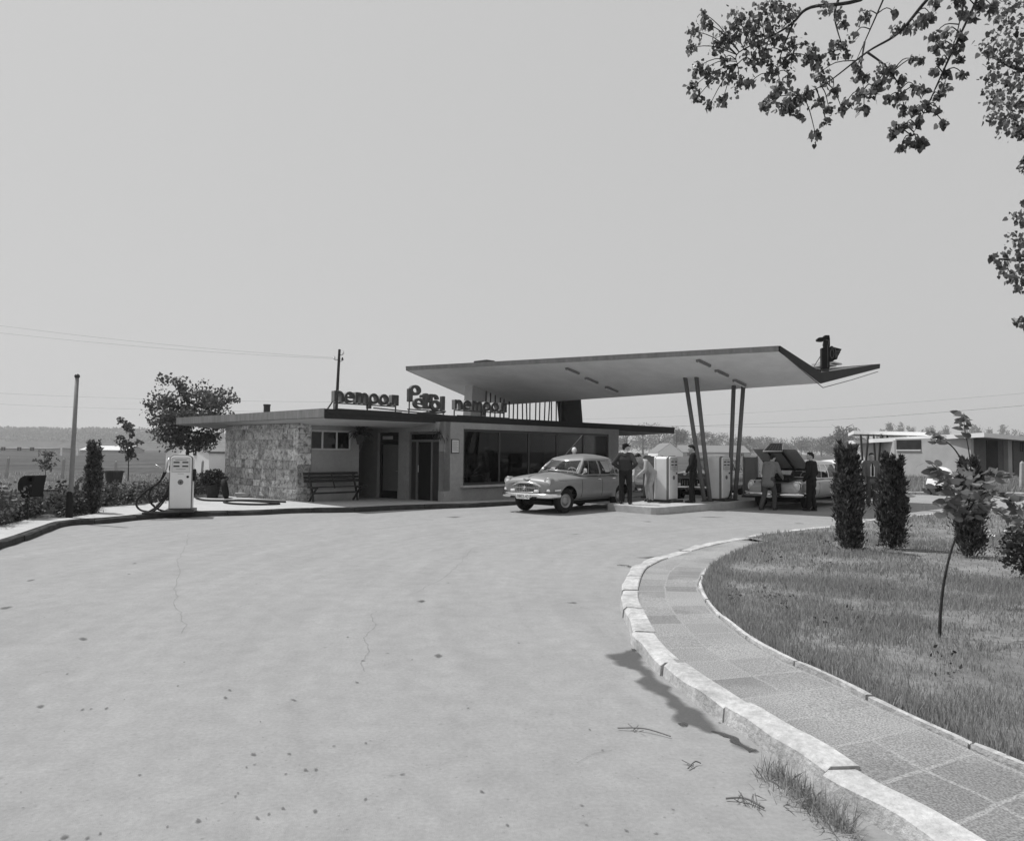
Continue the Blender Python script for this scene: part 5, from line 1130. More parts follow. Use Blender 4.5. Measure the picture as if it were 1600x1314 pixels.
    # bumpers
    def bumper(x, sg, z, h=.13, wrap=.42, w=P['bw'], d=.10):
        pl = [V(x-sg*wrap, -w, z), V(x-sg*.16, -w*.97, z), V(x-sg*.03, -w*.72, z), V(x, 0, z), V(x-sg*.03, w*.72, z), V(x-sg*.16, w*.97, z), V(x-sg*wrap, w, z)]
        pl = catmull(pl, 5); prof = [(0, -h*.5), (.035, -h*.42), (.055, -h*.1), (.055, h*.15), (.03, h*.45), (0, h*.5)]; rows = []
        for i, p in enumerate(pl):
            tt = (pl[min(i+1, len(pl)-1)]-pl[max(i-1, 0)]).normalized(); nn = V(tt.y, -tt.x, 0)*1.0
            if nn.x*sg < 0 and abs(nn.x) > .3: nn = -nn
            if abs(nn.x) <= .3: nn = V(0, 1 if p.y > 0 else -1, 0)
            rows.append([p+nn*a+V(0, 0, b) for a, b in prof])
        return L(MB().grid(rows), 'bumper', 'chrome', smooth=True)
    bumper(P['fx']+.10, 1, P['bumz']); bumper(P['rx']-.10, -1, P['bumz']+.02)
    Mx = Matrix.Rotation(R(90), 3, 'Y')
    P['front'](t, L, Mx, bv)
    if P.get('plate'):
        py_ = P.get('platey', 0); pq = L(MB().box((P['fx']+.175, py_, P['bumz']-.03), (.012, .46, .13)), 'number_plate', 'plate_white', bevel=.004)
        if P['plate'] != '-': text_mesh(P['plate'], .125, lambda c: V(P['fx']+.183+c.z, py_+c.x, P['bumz']-.03+c.y), 'plate_number', 'black', pq)
    # tail lamps
    for s in (1, -1): L(MB().ell((P['rx']+.10, s*P['tly'], P['tlz']), (.05, .06, .10)), 'tail_lamp', 'grey_paint')
    return t
def arcpts(w, z0, z1, x, n=12, pw=2.0): return [V(x-.10*(abs(u)**2), u*w, z0+(z1-z0)*(1-abs(u)**pw)) for u in np.linspace(-1, 1, n)]
def front_round(t, L, Mx, bv):
    for s in (1, -1):
        c = (2.085, s*.715, .875)
        hl = L(MB().lathe([(.120, -.14), (.124, .0), (.118, .03), (.100, .035), (.098, .01)], c, 22, Mx), 'headlight', 'paint_grey', smooth=True)
        L(MB().lathe([(.108, .03), (.112, .042), (.094, .046), (.092, .02)], c, 22, Mx), 'bezel', 'chrome', hl, smooth=True)
        L(MB().lathe([(.094, .02), (.07, .036), (.035, .044), (0, .046)], c, 22, Mx), 'lens', 'lens', hl, smooth=True)
        L(MB().box((2.11, s*.72, .65), (.10, .17, .07)), 'side_lamp', 'lens', bevel=.02)
        L(MB().box((2.225, s*.42, .625), (.06, .15, .07)), 'fog_lamp', 'lens', bevel=.02)
        L(MB().tube([V(2.02, s*.885, .65), V(1.78, s*.905, .655)], .028, 8), 'fender_trim', 'chrome')
    up = arcpts(.60, .70, .845, 2.215, 15, 3); lo = arcpts(.60, .585, .585, 2.215, 15)
    g = MB(); g.grid([[p-V(.02, 0, 0) for p in lo], [p.lerp(q, .5)-V(.02, 0, 0) for p, q in zip(lo, up)], [p-V(.03, 0, 0) for p in up]]); gr = L(g, 'grille', 'dark_metal', smooth=True)
    m = MB(); m.tube(up, .032, 8); m.tube(lo, .018, 8); m.tube([lo[0], up[0]], .02, 8); m.tube([lo[-1], up[-1]], .02, 8); L(m, 'grille_surround', 'chrome', gr, smooth=True)
    m = MB()
    for y in np.linspace(-.5, .5, 17): x = 2.215-.10*(y/.6)**2; m.box((x, y, .69), (.02, .016, .17))
    m.box((2.205, 0, .71), (.03, .7, .03)); L(m, 'grille_bars', 'chrome', gr)
    m = MB(); ps = [(.075*(1 if k % 2 == 0 else .42)*math.cos(math.pi/2+k*math.pi/5), .075*(1 if k % 2 == 0 else .42)*math.sin(math.pi/2+k*math.pi/5)) for k in range(10)]
    m.add([(2.235, y, .71+z) for y, z in ps]+[(2.255, 0, .71)], [(k, (k+1) % 10, 10) for k in range(10)]); L(m, 'star_badge', 'chrome', gr)
    m = MB(); m.tube([V(2.13, -.12, .945), V(2.16, 0, .935), V(2.13, .12, .945)], .016, 6); m.tube([V(2.08, 0, 1.0), V(1.78, 0, 1.08), V(1.2, 0, 1.14)], .012, 6); L(m, 'bonnet_ornament', 'chrome')
    L(MB().box((2.285, -.38, .445), (.02, .16, .035)).box((2.285, .38, .445), (.02, .16, .05)), 'bumper_slot', 'black')
    m = MB(); m.lathe([(0, 0), (.07, .0), (.07, .02), (0, .05)], (.66, .93, 1.17), 14, Mx); m.tube([V(.66, .93, 1.17), V(.70, .84, 1.06)], .012, 6); L(m, 'wing_mirror', 'chrome')
    L(MB().tube([V(.22, -.12, 1.60), V(-.04, .32, 2.20)], .005, 5), 'aerial', 'hubcap')
    hz = lambda x, z: (bv.ray_cast(V(x, 2, z), V(0, -1, 0))[0] or V(x, .87, z))
    text_mesh('Волга', .12, lambda c: V(1.62-c.x, hz(1.62-c.x, .90+c.y).y+.006, .90+c.y), 'script_badge', 'chrome', t)
def front_dark(t, L, Mx, bv):
    for s in (1, -1):
        c = (2.09, s*.715, .875); hl = L(MB().lathe([(.125, -.10), (.13, .0), (.10, .04), (.10, .02)], c, 20, Mx), 'headlight', 'chrome', smooth=True); L(MB().lathe([(.10, .03), (.05, .06), (0, .065)], c, 20, Mx), 'lens', 'lens', hl, smooth=True)
    up = arcpts(.55, .72, .82, 2.21, 13, 3); lo = arcpts(.55, .57, .55, 2.21, 13); g = MB(); g.grid([lo, up]); gr = L(g, 'grille', 'black')
    m = MB(); m.tube(up, .02, 6)
    for y in np.linspace(-.45, .45, 11): m.box((2.22-.10*(y/.55)**2, y, .66), (.02, .02, .18))
    L(m, 'grille_bars', 'hubcap', gr)
    L(MB().box((2.26, .36, .60), (.05, .10, .09)).box((2.26, -.36, .60), (.05, .10, .09)), 'fog_lamp', 'lens', bevel=.02)
def front_merc(t, L, Mx, bv):
    for s in (1, -1):
        Me = Mx @ Matrix.Diagonal((1.45, 1.0, 1.0)); c = (2.10, s*.70, .70)
        hl = L(MB().lathe([(.125, -.12), (.128, .0), (.118, .035), (.10, .04), (.10, .02)], c, 22, Me), 'headlight', 'chrome', smooth=True)
        L(MB().lathe([(.10, .03), (.05, .06), (0, .07)], c, 22, Me), 'lens', 'pump_side', hl, smooth=True)
        L(MB().lathe([(.065, .055), (.06, .075), (.03, .09), (0, .092)], (2.10, s*.70, .75), 16, Mx), 'lamp', 'lens', hl, smooth=True)
    # engine bay and raised bonnet carrying the radiator shell
    L(MB().box((1.58, 0, .93), (1.22, 1.02, .06)).box((1.5, .1, .98), (.6, .35, .12)).box((1.9, -.2, .97), (.25, .3, .1)).lathe([(0, .12), (.2, .12), (.22, 0)], (1.45, -.28, .97), 16), 'engine_bay', 'black')
    a = R(33); hg = V(.98, 0, 1.19); M = Matrix.Rotation(-a, 3, 'Y'); H = lambda x, y, z: hg+M @ V(x, y, z)
    rows = [[H(x, y, .05*math.cos(y*1.4)-.03*(x/1.25)**2*2) for y in np.linspace(-.68, .68, 9)] for x in np.linspace(0, 1.25, 8)]
    low = [[H(x, y, .02*math.cos(y*1.4)-.03*(x/1.25)**2*2-.01) for y in np.linspace(-.68, .68, 9)] for x in np.linspace(0, 1.25, 8)]
    m = MB(); m.grid(rows); m.grid([list(reversed(r)) for r in low])
    m.grid([[r[0] for r in rows], [r[0] for r in low]]); m.grid([[r[-1] for r in low], [r[-1] for r in rows]]); m.grid([rows[-1], low[-1]])
    bn_ = L(m, 'bonnet', 'paint_silver', smooth=False)
    m = MB()
    for y in (-.22, .22):
        m.tube([H(x, y, -.03-.06*(x/1.25)**2) for x in np.linspace(.04, 1.2, 6)], .035, 6)
    m.tube([H(.05, -.62, -.02), H(.05, .62, -.02)], .035, 6); L(m, 'bonnet_rib', 'black', bn_)
    gm = MB(); w0, w1 = .30, .26; q = [H(1.20, -w1+.06, .20), H(1.20, w1-.06, .20), H(1.30, w0, -.16), H(1.30, -w0, -.16)]; o = M @ V(.10, 0, 0)
    gm.add(q+[p-o for p in q], [(0, 1, 2, 3), (7, 6, 5, 4), (0, 4, 5, 1), (1, 5, 6, 2), (2, 6, 7, 3), (3, 7, 4, 0)]); gs = L(gm, 'radiator_shell', 'dark_metal', bn_, bevel=.02)
    m = MB()
    for k in range(4): u = (k+.5)/4; m.tube([q[0].lerp(q[3], u)+o*.06, q[1].lerp(q[2], u)+o*.06], .009, 5)
    for k in range(6): u = (k+.5)/6; m.tube([q[0].lerp(q[1], u)+o*.06, q[3].lerp(q[2], u)+o*.06], .007, 5)
    L(m, 'grille_bars', 'hubcap', gs)
    m = MB(); m.tube(q+[q[0]], .022, 6); L(m, 'shell_edge', 'chrome', gs)
    L(MB().tube([V(1.05, -.6, .98), H(.55, -.62, -.03)], .012, 6), 'bonnet_stay', 'black')
    pm2 = L(MB().lathe([(0, .012), (.15, .01), (.16, 0)], (2.34, -.04, .47), 20, Mx @ Matrix.Diagonal((.72, 1, 1))), 'oval_plate', 'plate_white')
    L(MB().box((2.28, 0, .62), (.06, .60, .36)), 'radiator_gap', 'black')
VOLGA_ST = [(2.17, .50, .82, .87, .64, .68, .58), (2.145, .47, .88, .93, .75, .81, .69), (2.05, .43, .945, 1.0, .82, .87, .75), (1.78, .38, .98, 1.075, .855, .89, .77), (1.35, .34, .995, 1.125, .86, .895, .78), (.85, .31, 1.005, 1.155, .86, .895, .79), (0, .30, 1.0, 1.06, .86, .89, .79),
            (-.8, .30, 1.0, 1.06, .86, .89, .79), (-1.4, .32, .985, 1.05, .85, .89, .77), (-1.9, .36, .94, 1.0, .82, .86, .70), (-2.3, .42, .80, .87, .73, .78, .60), (-2.48, .50, .68, .73, .55, .60, .44)]
VOLGA_GH = [(.98, 0, .40, 0, 'windscreen'), (.76, .66, .27, .50, ''), (.68, .74, .22, .575, 'quarter_light'), (.36, .795, .10, .605, ''), (.33, .797, .085, .606, 'side_window'), (-.20, .815, -.24, .62, ''), (-.29, .815, -.32, .62, 'side_window'), (-.80, .805, -.76, .607, ''), (-.83, .803, -.79, .605, 'quarter_light'), (-1.08, .785, -.95, .59, ''), (-1.14, .775, -1.0, .58, 'quarter_light'), (-1.42, .70, -1.14, .54, ''), (-1.58, .60, -1.22, .49, 'rear_window'), (-1.78, 0, -1.36, 0, '')]
VOLGA = dict(paint='paint_grey', st=VOLGA_ST, gh=VOLGA_GH, track=1.42, wr=.345, ax=1.36, bx=1.34, beltz=1.025, cowl=.13, roofz=1.50, crown=.145, beltx=.95, doors=[(-.26, .74), (-1.02, -.27)], doorz=(.37, .985), sillz=.34, bw=.90, fx=2.14, rx=-2.44, bumz=.50, tly=.66, tlz=.72, front=front_round, plate='0802-43', platey=.02, steer=-8)
car('grey rounded saloon with roof aerial and white number plate, parked nose-out before the shop windows', (1.82, 21.95, 0), math.atan2(-math.cos(R(41)), -math.sin(R(41))), VOLGA)
DARK = dict(VOLGA, paint='paint_dark', roofpaint='paint_silver', front=front_dark, plate='', steer=0, chromehub=True)  # dark car; sunlight on its roof put into a paler roof paint
car('older dark saloon with sunlit-coloured roof waiting on the far side of the pump island', (7.45, 27.4, 0), math.atan2(-.82, -.574), DARK)
MERC_ST = [(2.20, .42, .66, .72, .66, .70, .60), (2.10, .38, .82, .84, .80, .84, .76), (1.8, .35, .87, .90, .84, .885, .79), (1.35, .32, .89, .92, .85, .895, .81), (.75, .30, .90, .94, .85, .895, .81), (0, .30, .90, .94, .85, .89, .81), (-.8, .30, .90, .94, .85, .89, .81), (-1.5, .32, .89, .93, .84, .885, .80), (-2.0, .36, .87, .90, .82, .87, .78), (-2.45, .42, .84, .85, .78, .83, .74), (-2.58, .48, .76, .78, .70, .74, .66)]
MERC_GH = [(.92, 0, .38, 0, 'windscreen'), (.76, .66, .26, .54, ''), (.66, .745, .20, .60, 'quarter_light'), (.38, .79, .14, .63, ''), (.35, .792, .12, .632, 'side_window'), (-.22, .80, -.22, .64, ''), (-.30, .80, -.30, .64, 'side_window'), (-1.0, .79, -.92, .625, ''), (-1.22, .76, -1.06, .60, ''), (-1.36, .68, -1.16, .56, 'rear_window'), (-1.55, 0, -1.30, 0, '')]
MERC = dict(VOLGA, paint='paint_silver', roofpaint='paint_white', st=MERC_ST, gh=MERC_GH, track=1.48, wr=.33, ax=1.375, bx=1.375, beltz=.915, cowl=.02, roofz=1.42, crown=.08, beltx=.90, doors=[(-.26, .74), (-1.05, -.27)], doorz=(.36, .88), bw=.90, fx=2.20, rx=-2.55, bumz=.46, tly=.70, tlz=.70, front=front_merc, plate='', steer=0, chromehub=True)
car('silver-grey saloon with its bonnet raised and radiator grille tipped up, people around its front', (9.45, 24.1, 0), math.atan2(-math.cos(R(43)), -math.sin(R(43))), MERC)
def front_plain(t, L, Mx, bv):
    for s in (1, -1): L(MB().lathe([(.10, -.05), (.115, .0), (.10, .03), (.05, .05), (0, .055)], (2.12, s*.68, .74), 18, Mx), 'headlight', 'lens', smooth=True)
    L(MB().box((2.20, 0, .62), (.04, 1.0, .16)), 'grille', 'hubcap', bevel=.01)
car('light saloon with a white roof standing behind the car with the raised bonnet', (12.75, 28.9, 0), math.atan2(-.62, -.78), dict(MERC, front=front_plain, paint='paint_silver'))
# scooter under a pale cover at the far kerb
sc_ = G(1457, 773, 0); sct = thing('covered_scooter', 'small vehicle under a draped white cover, only its wheels showing, at the far kerb', 'scooter', (sc_.x+.25, sc_.y-.25, 0), R(75))
rows = []
for j, (z, fx, fy) in enumerate([(.34, .80, .56), (.55, .78, .53), (.78, .70, .47), (.98, .55, .40), (1.10, .36, .30), (1.17, .18, .16), (1.19, .02, .02)]):
    rows.append([(fx*math.cos(a)*(1+.05*math.sin(9*a)*(1-j/6)), fy*math.sin(a)*(1+.05*math.sin(11*a)*(1-j/6)), z+(.10*max(0, math.cos(2*a+1.0))*(j == 0))) for a in np.linspace(0, 2*math.pi, 49)[:-1]])
MB().grid(rows, closed=True).build('cover', 'white_cloth', sct, world=False, smooth=True)
for x, y in ((-.5, 0), (.55, 0), (.1, .42)):
    MB().lathe([(0, -.05), (.2, -.06), (.24, -.03), (.24, .03), (.2, .06), (0, .05)], (x, y, .24), 20, Matrix.Rotation(R(90), 3, 'X')).build('wheel', 'rubber', sct, world=False)
MB().box((0, .1, .3), (1.1, .3, .16)).build('chassis', 'black', sct, world=False, bevel=.03)
# ================================================================ VEGETATION
def conifer(label, base, h, r, seed, n=9000, group='columnar conifers', lean=.0):
    t = thing('conifer', label, 'conifer', tuple(base), 0, group); g = np.random.default_rng(seed)
    MB().tube([V(0, 0, -.05), V(lean*.5, 0, h*.5), V(lean, 0, h*.93)], [.05, .04, .012], 8).build('trunk', 'bark', t, world=False)
    P, A = [], []
    ph = g.random()*9
    for k in range(int(62*h)):                                     # upright sprays
        z0 = h*g.random(); a = g.random()*6.283; lump = 1+.42*noise.noise(V(math.cos(a)*1.2, math.sin(a)*1.2, z0*3.2+ph)); l = .16+.26*g.random(); z0 = (h-l*.8)*z0/h; prof = r*np.interp((z0+.55*l)/h, [0, .12, .35, .6, .76, .87, .95, 1], [.9, 1.08, 1.12, .92, .68, .42, .20, .03])
        m = n//int(62*h); rad = prof*lump*(.30+.62*g.random()**.5)
        c0 = np.array([math.cos(a)*rad+lean*(z0/h-.3), math.sin(a)*rad, z0]); d = np.array([math.cos(a)*.32, math.sin(a)*.32, 1.0]); d /= np.linalg.norm(d)
        u = g.random((m, 1)); w_ = .062*(1-u*.8)*min(1, .25+.85*prof/r); q = c0+d*l*u+g.normal(size=(m, 3))*w_; P.append(q); A.append(np.repeat(d[None]*.8, m, 0))
    P = np.concatenate(P); A = np.concatenate(A); P[:, 2] = np.maximum(P[:, 2], .02)
    arrmesh('crown', leafcloud(P, .075, np.array([(0, 0, 0), (.16, .45, .03), (0, 1, 0), (-.16, .45, .03)]), axis=A, jit=.55), 4, 'needle', t); return t
p = G(1327, 861, .08); conifer('tallest dark columnar conifer on the lawn, leftmost of the three there', p, 1.78, .142, 1, 14000, lean=-.06)
p = G(1395, 857, .08); conifer('dark columnar conifer on the lawn just right of the person in the open jacket', p, 1.60, .13, 2, 13000, lean=.03)
p = G(1516, 870, .08); conifer('dark columnar conifer on the lawn partly hidden behind the leafy sapling', p, 1.55, .13, 3, 12000)
p = G(145, 803, .1); conifer('slim dark conifer at the edge of the left pavement between pole and first pump', p, 1.72, .085, 4, 9000)
def tree(name, label, base, h, crown, nl, lm, leaf, seed, tr=.08, limbs=9, fork=.3, group=None, shape=LEAF4, clump=.35, sub=5):
    t = thing(name, label, 'tree', tuple(base), 0, group); g = random.Random(seed); cw, cz0, cz1 = crown
    tk = MB(); top = V(g.uniform(-.1, .1), g.uniform(-.1, .1), h*.86); tk.tube(catmull([V(0, 0, -.1), V(g.uniform(-.05, .05), 0, h*.3), V(g.uniform(-.08, .08), 0, h*.6), top], 4), [tr*(1-.85*i/12) for i in range(13)], 8)
    tips = []
    for k in range(limbs):
        z = lerp(h*fork, h*.85, (k+.5)/limbs); a = k*2.4+g.uniform(-.4, .4); zt = lerp(cz0, cz1, min(1, max(0, (z-h*fork)/(h*(.95-fork))+g.uniform(-.1, .22)))); f = 1-((zt-(cz0+cz1)/2)/((cz1-cz0)/2))**2*.8
        e = V(math.cos(a)*cw*f*g.uniform(.7, 1), math.sin(a)*cw*f*g.uniform(.7, 1), zt); s_ = V(0, 0, z); mid = s_.lerp(e, .5)+V(0, 0, -.05*h)
        tk.tube(catmull([s_, mid, e], 4), [tr*.45*(1-.1*i) for i in range(9)], 6)
        for q in range(sub): tips.append(s_.lerp(e, .45+.6*q/sub)+V(g.gauss(0, 1), g.gauss(0, 1), g.gauss(0, 1))*clump*.6)
    for q in range(limbs): tips.append(V(g.gauss(0, .3)*cw, g.gauss(0, .3)*cw, g.uniform(cz0, cz1)))
    tk.build('trunk', 'bark', t, world=False)
    rg = np.random.default_rng(seed); c = np.array([tuple(x) for x in tips]); i = rg.integers(0, len(c), nl); sc = clump*(.6+.8*rg.random(len(c)))
    d = rg.normal(size=(nl, 3)); d /= np.linalg.norm(d, axis=1)[:, None]; P = c[i]+d*(rg.random(nl)**.5)[:, None]*sc[i][:, None]*np.array([1, 1, .8])
    arrmesh('crown', leafcloud(P, leaf, shape), len(shape), lm, t); return t
p = D(291, 741, 33); tree('leafy_tree', 'broad leafy tree rising behind the first pump before the white shed', (p.x, p.y, 0), 4.75, (2.1, 1.75, 4.6), 8500, 'leaf_mid', .13, 5, .11, 15, .3, clump=.42, sub=6)
p = G(200, 752, .1); tree('young_tree', 'spindly young tree with drooping leaf bunches beside the dark tub', (p.x, p.y, .05), 3.0, (.62, 1.2, 3.1), 520, 'leaf_mid', .16, 6, .03, 8, .35, clump=.16, sub=3)
p = G(70, 752, .05); tree('young_tree', 'small feathery sapling in the rough ground above the litter bin', (p.x, p.y, .0), 1.65, (.62, .7, 1.6), 420, 'leaf_mid', .10, 7, .02, 9, .35, clump=.14, sub=3)
# weeds along the left pavement
pos, ax_ = [], []
def weed(x, y, h, n, sp):
    a = np.random.default_rng(int(abs(x*977+y*131)*10) % 99991)
    for s in range(max(3, n//22)):
        d = a.normal(size=2)*sp*.35; hh = h*(.5+.6*a.random()); m = 22; u = a.random((m, 1))**.8
        q = np.column_stack([x+d[0]+a.normal(size=m)*.05+d[0]*u[:, 0], y+d[1]+a.normal(size=m)*.05+d[1]*u[:, 0], .1+hh*u[:, 0]]); pos.append(q)
gline = [G(x, y, .1) for x, y in [(-40, 832), (0, 820), (45, 810), (104, 808), (158, 794), (220, 789), (262, 781), (301, 775), (350, 772)]]
gp = resample(catmull(gline, 4), .16); rr = random.Random(5)
for p in gp:
    for k in range(5):
        d = rr.random()**1.2*4.0; x, y = p.x-d*.55+rr.gauss(0, .12), p.y+d+.12+rr.gauss(0, .1); near = math.exp(-d/1.6)
        if noise.noise((x*.7, y*.7, 5)) < -.25: continue
        weed(x, y, .25+.45*near*(1+.5*noise.noise((x*.9, y*.9, 0)))+.1*rr.random(), 90, .22)
P = np.concatenate(pos); tag(arrmesh('weeds', leafcloud(P, .075, LEAF4), 4, 'weed'), 'tangled weeds and low bushes along the left pavement edge', 'weeds', kind='stuff')
# dry grass by the near kerb
cl = [G(x, y, 0) for x, y in [(1215, 1205), (1235, 1222), (1260, 1240), (1290, 1262), (1320, 1285), (1340, 1300)]]
cl = resample(cl, .012); P = np.array([(p.x-abs(rr.gauss(0, .07)), p.y-abs(rr.gauss(0, .05))) for p in cl for _ in range(14)])
tag(arrmesh('gutter_weeds', blades(P, np.zeros(len(P)), np.full(len(P), .10), .0022, 1.35), 5, 'grass_blade'), 'dry straggling grass growing out of the gutter by the near kerb', 'grass', kind='stuff')
# foreground sapling
sb = G(1468, 996, .1); Y0 = sb.y; T_ = thing('sapling', 'young sapling with a bent thin stem and big drooping leaves on the lawn', 'tree', tuple(sb))
def PT(px, py, dy=0.0): return D(px, py, Y0+dy)
stem = [sb+V(0, 0, -.05), PT(1469, 965), PT(1474, 915), PT(1484, 868), PT(1497, 830), PT(1508, 806)]
MB().tube(catmull(stem, 5), [.016-.0004*i for i in range(26)], 8).build('trunk', 'bark', T_, smooth=True)
twigs = [[(1508, 806), (1516, 775), (1517, 735), (1513, 700), (1507, 668), (1506, 645)], [(1506, 810), (1490, 770), (1470, 742), (1455, 724)], [(1508, 806), (1530, 775), (1555, 768), (1590, 790), (1605, 812)], [(1508, 806), (1525, 770), (1548, 745), (1565, 738)], [(1506, 808), (1492, 790), (1478, 785)], [(1512, 735), (1490, 700), (1468, 685), (1458, 682)], [(1510, 800), (1540, 790), (1570, 805), (1585, 820)]]
dys = [0, -.25, -.35, .2, -.1, .25, .3]; m = MB(); lp, la, ls = [], [], []
gg = np.random.default_rng(21)
for tw, dy in zip(twigs, dys):
    pts = [PT(x, y, dy*i/(len(tw)-1)) for i, (x, y) in enumerate(tw)]; c = catmull(pts, 6); m.tube(c, [.008-.006*i/(len(c)-1) for i in range(len(c))], 6)
    nl = {0: 32, 1: 50, 2: 62, 3: 38, 4: 30, 5: 24, 6: 42}[twigs.index(tw)]
    for k in range(nl):
        u = gg.random()**.8
        if tw is twigs[0] and .22 < u < .72 and gg.random() < .9: u = .86+.14*gg.random()
        if tw is twigs[5]: u = .6+.4*gg.random()
        p = c[min(len(c)-1, int(u*(len(c)-1)))]+Vector(gg.normal(size=3))*.02; a = gg.random()*6.283
        lp.append(tuple(p)); la.append((math.cos(a)*1.0, math.sin(a)*.8, -.35+.5*gg.random())); ls.append(.11*(.6+.6*gg.random())*(.8 if tw is twigs[0] or tw is twigs[5] else 1))
for k in range(80):
    p = PT(1500+gg.normal()*26, 765+gg.normal()*18, gg.normal()*.16); a = gg.random()*6.283; lp.append(tuple(p)); la.append((math.cos(a), math.sin(a)*.8, -.3+.4*gg.random())); ls.append(.11*(.7+.5*gg.random()))
m.build('twigs', 'bark', T_, smooth=True)
arrmesh('crown', leafcloud(np.array(lp), np.array(ls), OVATE, axis=np.array(la), jit=.35), 8, 'leaf_big', T_, base=tuple(sb))
# flowering shrub at the right edge
p = G(1612, 905, .1); sh = thing('flowering_shrub', 'low bushy shrub with small white blooms at the right edge of the lawn', 'shrub', (p.x, p.y, .1))
shrub('foliage', 1700, .34, .42, 'leaf_dark', .06, 9, sh); 
q = np.array([(gg.normal()*.22-.16, gg.normal()*.2, .62+gg.normal()*.1) for _ in range(14)]); arrmesh('bloom', leafcloud(q, .04, LEAF4), 4, 'white_cloth', sh)
for k, (x, y) in enumerate(((1541, 847), (1552, 853))):
    p = G(x, y, .1); f = thing('daisy', ('white flower cluster in the lawn, the left of two before the shrub', 'white flower cluster in the lawn, the right of two before the shrub')[k], 'flower', tuple(p), 0, 'white flowers in the lawn')
    MB().tube([V(0, 0, 0), V(0, 0, .2)], .004, 5).build('stalk', 'leaf_dark', f, world=False); arrmesh('petals', leafcloud(np.random.default_rng(k).normal(size=(14, 3))*[.05, .05, .015]+np.array([0, 0, .2]), .04, LEAF4), 4, 'white_cloth', f)
# overhanging tree at the upper right: the trunk stands outside the frame, its boughs reach over the lawn
TB = V(9.6, 6.6, .08); ot = thing('lime_tree', 'tall broad-leaved tree standing right of the view whose drooping boughs fill the upper right corner', 'tree', tuple(TB))
bm = MB(); bm.tube(catmull([TB+V(0, 0, -.1), TB+V(.1, 0, 2.5), TB+V(-.05, .1, 5.0), TB+V(.1, .1, 8.0)], 5), [.24-.009*i for i in range(16)], 12); bm.build('trunk', 'bark', ot, smooth=True)
lp, la = [], []; br_ = MB(); go = np.random.default_rng(77)
def bough(pts, r0, start=None):
    P3 = [D(x, y, Y) for x, y, Y in pts]
    if start is not None: P3 = [Vector(start)]+P3
    c = catmull(P3, 6); n = len(c); br_.tube(c, [r0*(1-.88*i/(n-1)) for i in range(n)], 7); return c
B1 = bough([(1480, -60, 8.2), (1345, 0, 8.6), (1267, 12, 8.8), (1240, 35, 8.9), (1215, 52, 9.0), (1155, 82, 9.1), (1152, 101, 9.1)], .030, TB+V(0, .1, 5.4))
B2 = bough([(1500, -50, 7.6), (1449, 0, 7.8), (1404, 52, 7.9), (1355, 82, 8.0), (1292, 130, 8.1), (1250, 150, 8.2)], .026, TB+V(0, 0, 5.2))
B3 = bough([(1400, -50, 8.0), (1380, 0, 8.1), (1351, 66, 8.2), (1338, 95, 8.2)], .018, B1[6])
B4 = bough([(1545, -60, 7.2), (1526, 0, 7.3), (1505, 45, 7.3), (1477, 105, 7.4), (1453, 157, 7.4), (1425, 213, 7.4)], .020, TB+V(0, 0, 5.0))
B5 = bough([(1520, -40, 7.0), (1505, 10, 7.1), (1490, 70, 7.1), (1460, 140, 7.2)], .013, B4[3])
B6 = bough([(1355, 82, 8.0), (1385, 105, 7.9), (1405, 135, 7.9), (1412, 165, 7.9)], .014)
B7 = bough([(1310, 0, 8.7), (1304, 25, 8.7), (1312, 60, 8.6), (1325, 90, 8.6)], .016)
B8 = bough([(1240, 35, 8.9), (1222, 80, 8.8), (1212, 115, 8.8)], .014); B9 = bough([(1351, 66, 8.2), (1345, 110, 8.1), (1350, 140, 8.1)], .012)
br_.tube(catmull([TB+V(0, 0, 4.6), D(1680, 100, 8.3), D(1600, 110, 8.6), D(1545, 85, 8.8)], 6), [.05*(1-.04*i) for i in range(19)], 7); br_.tube(catmull([TB+V(0, 0, 3.6), D(1690, 380, 8.4), D(1610, 405, 8.7), D(1560, 405, 8.9)], 6), [.04*(1-.04*i) for i in range(19)], 7)
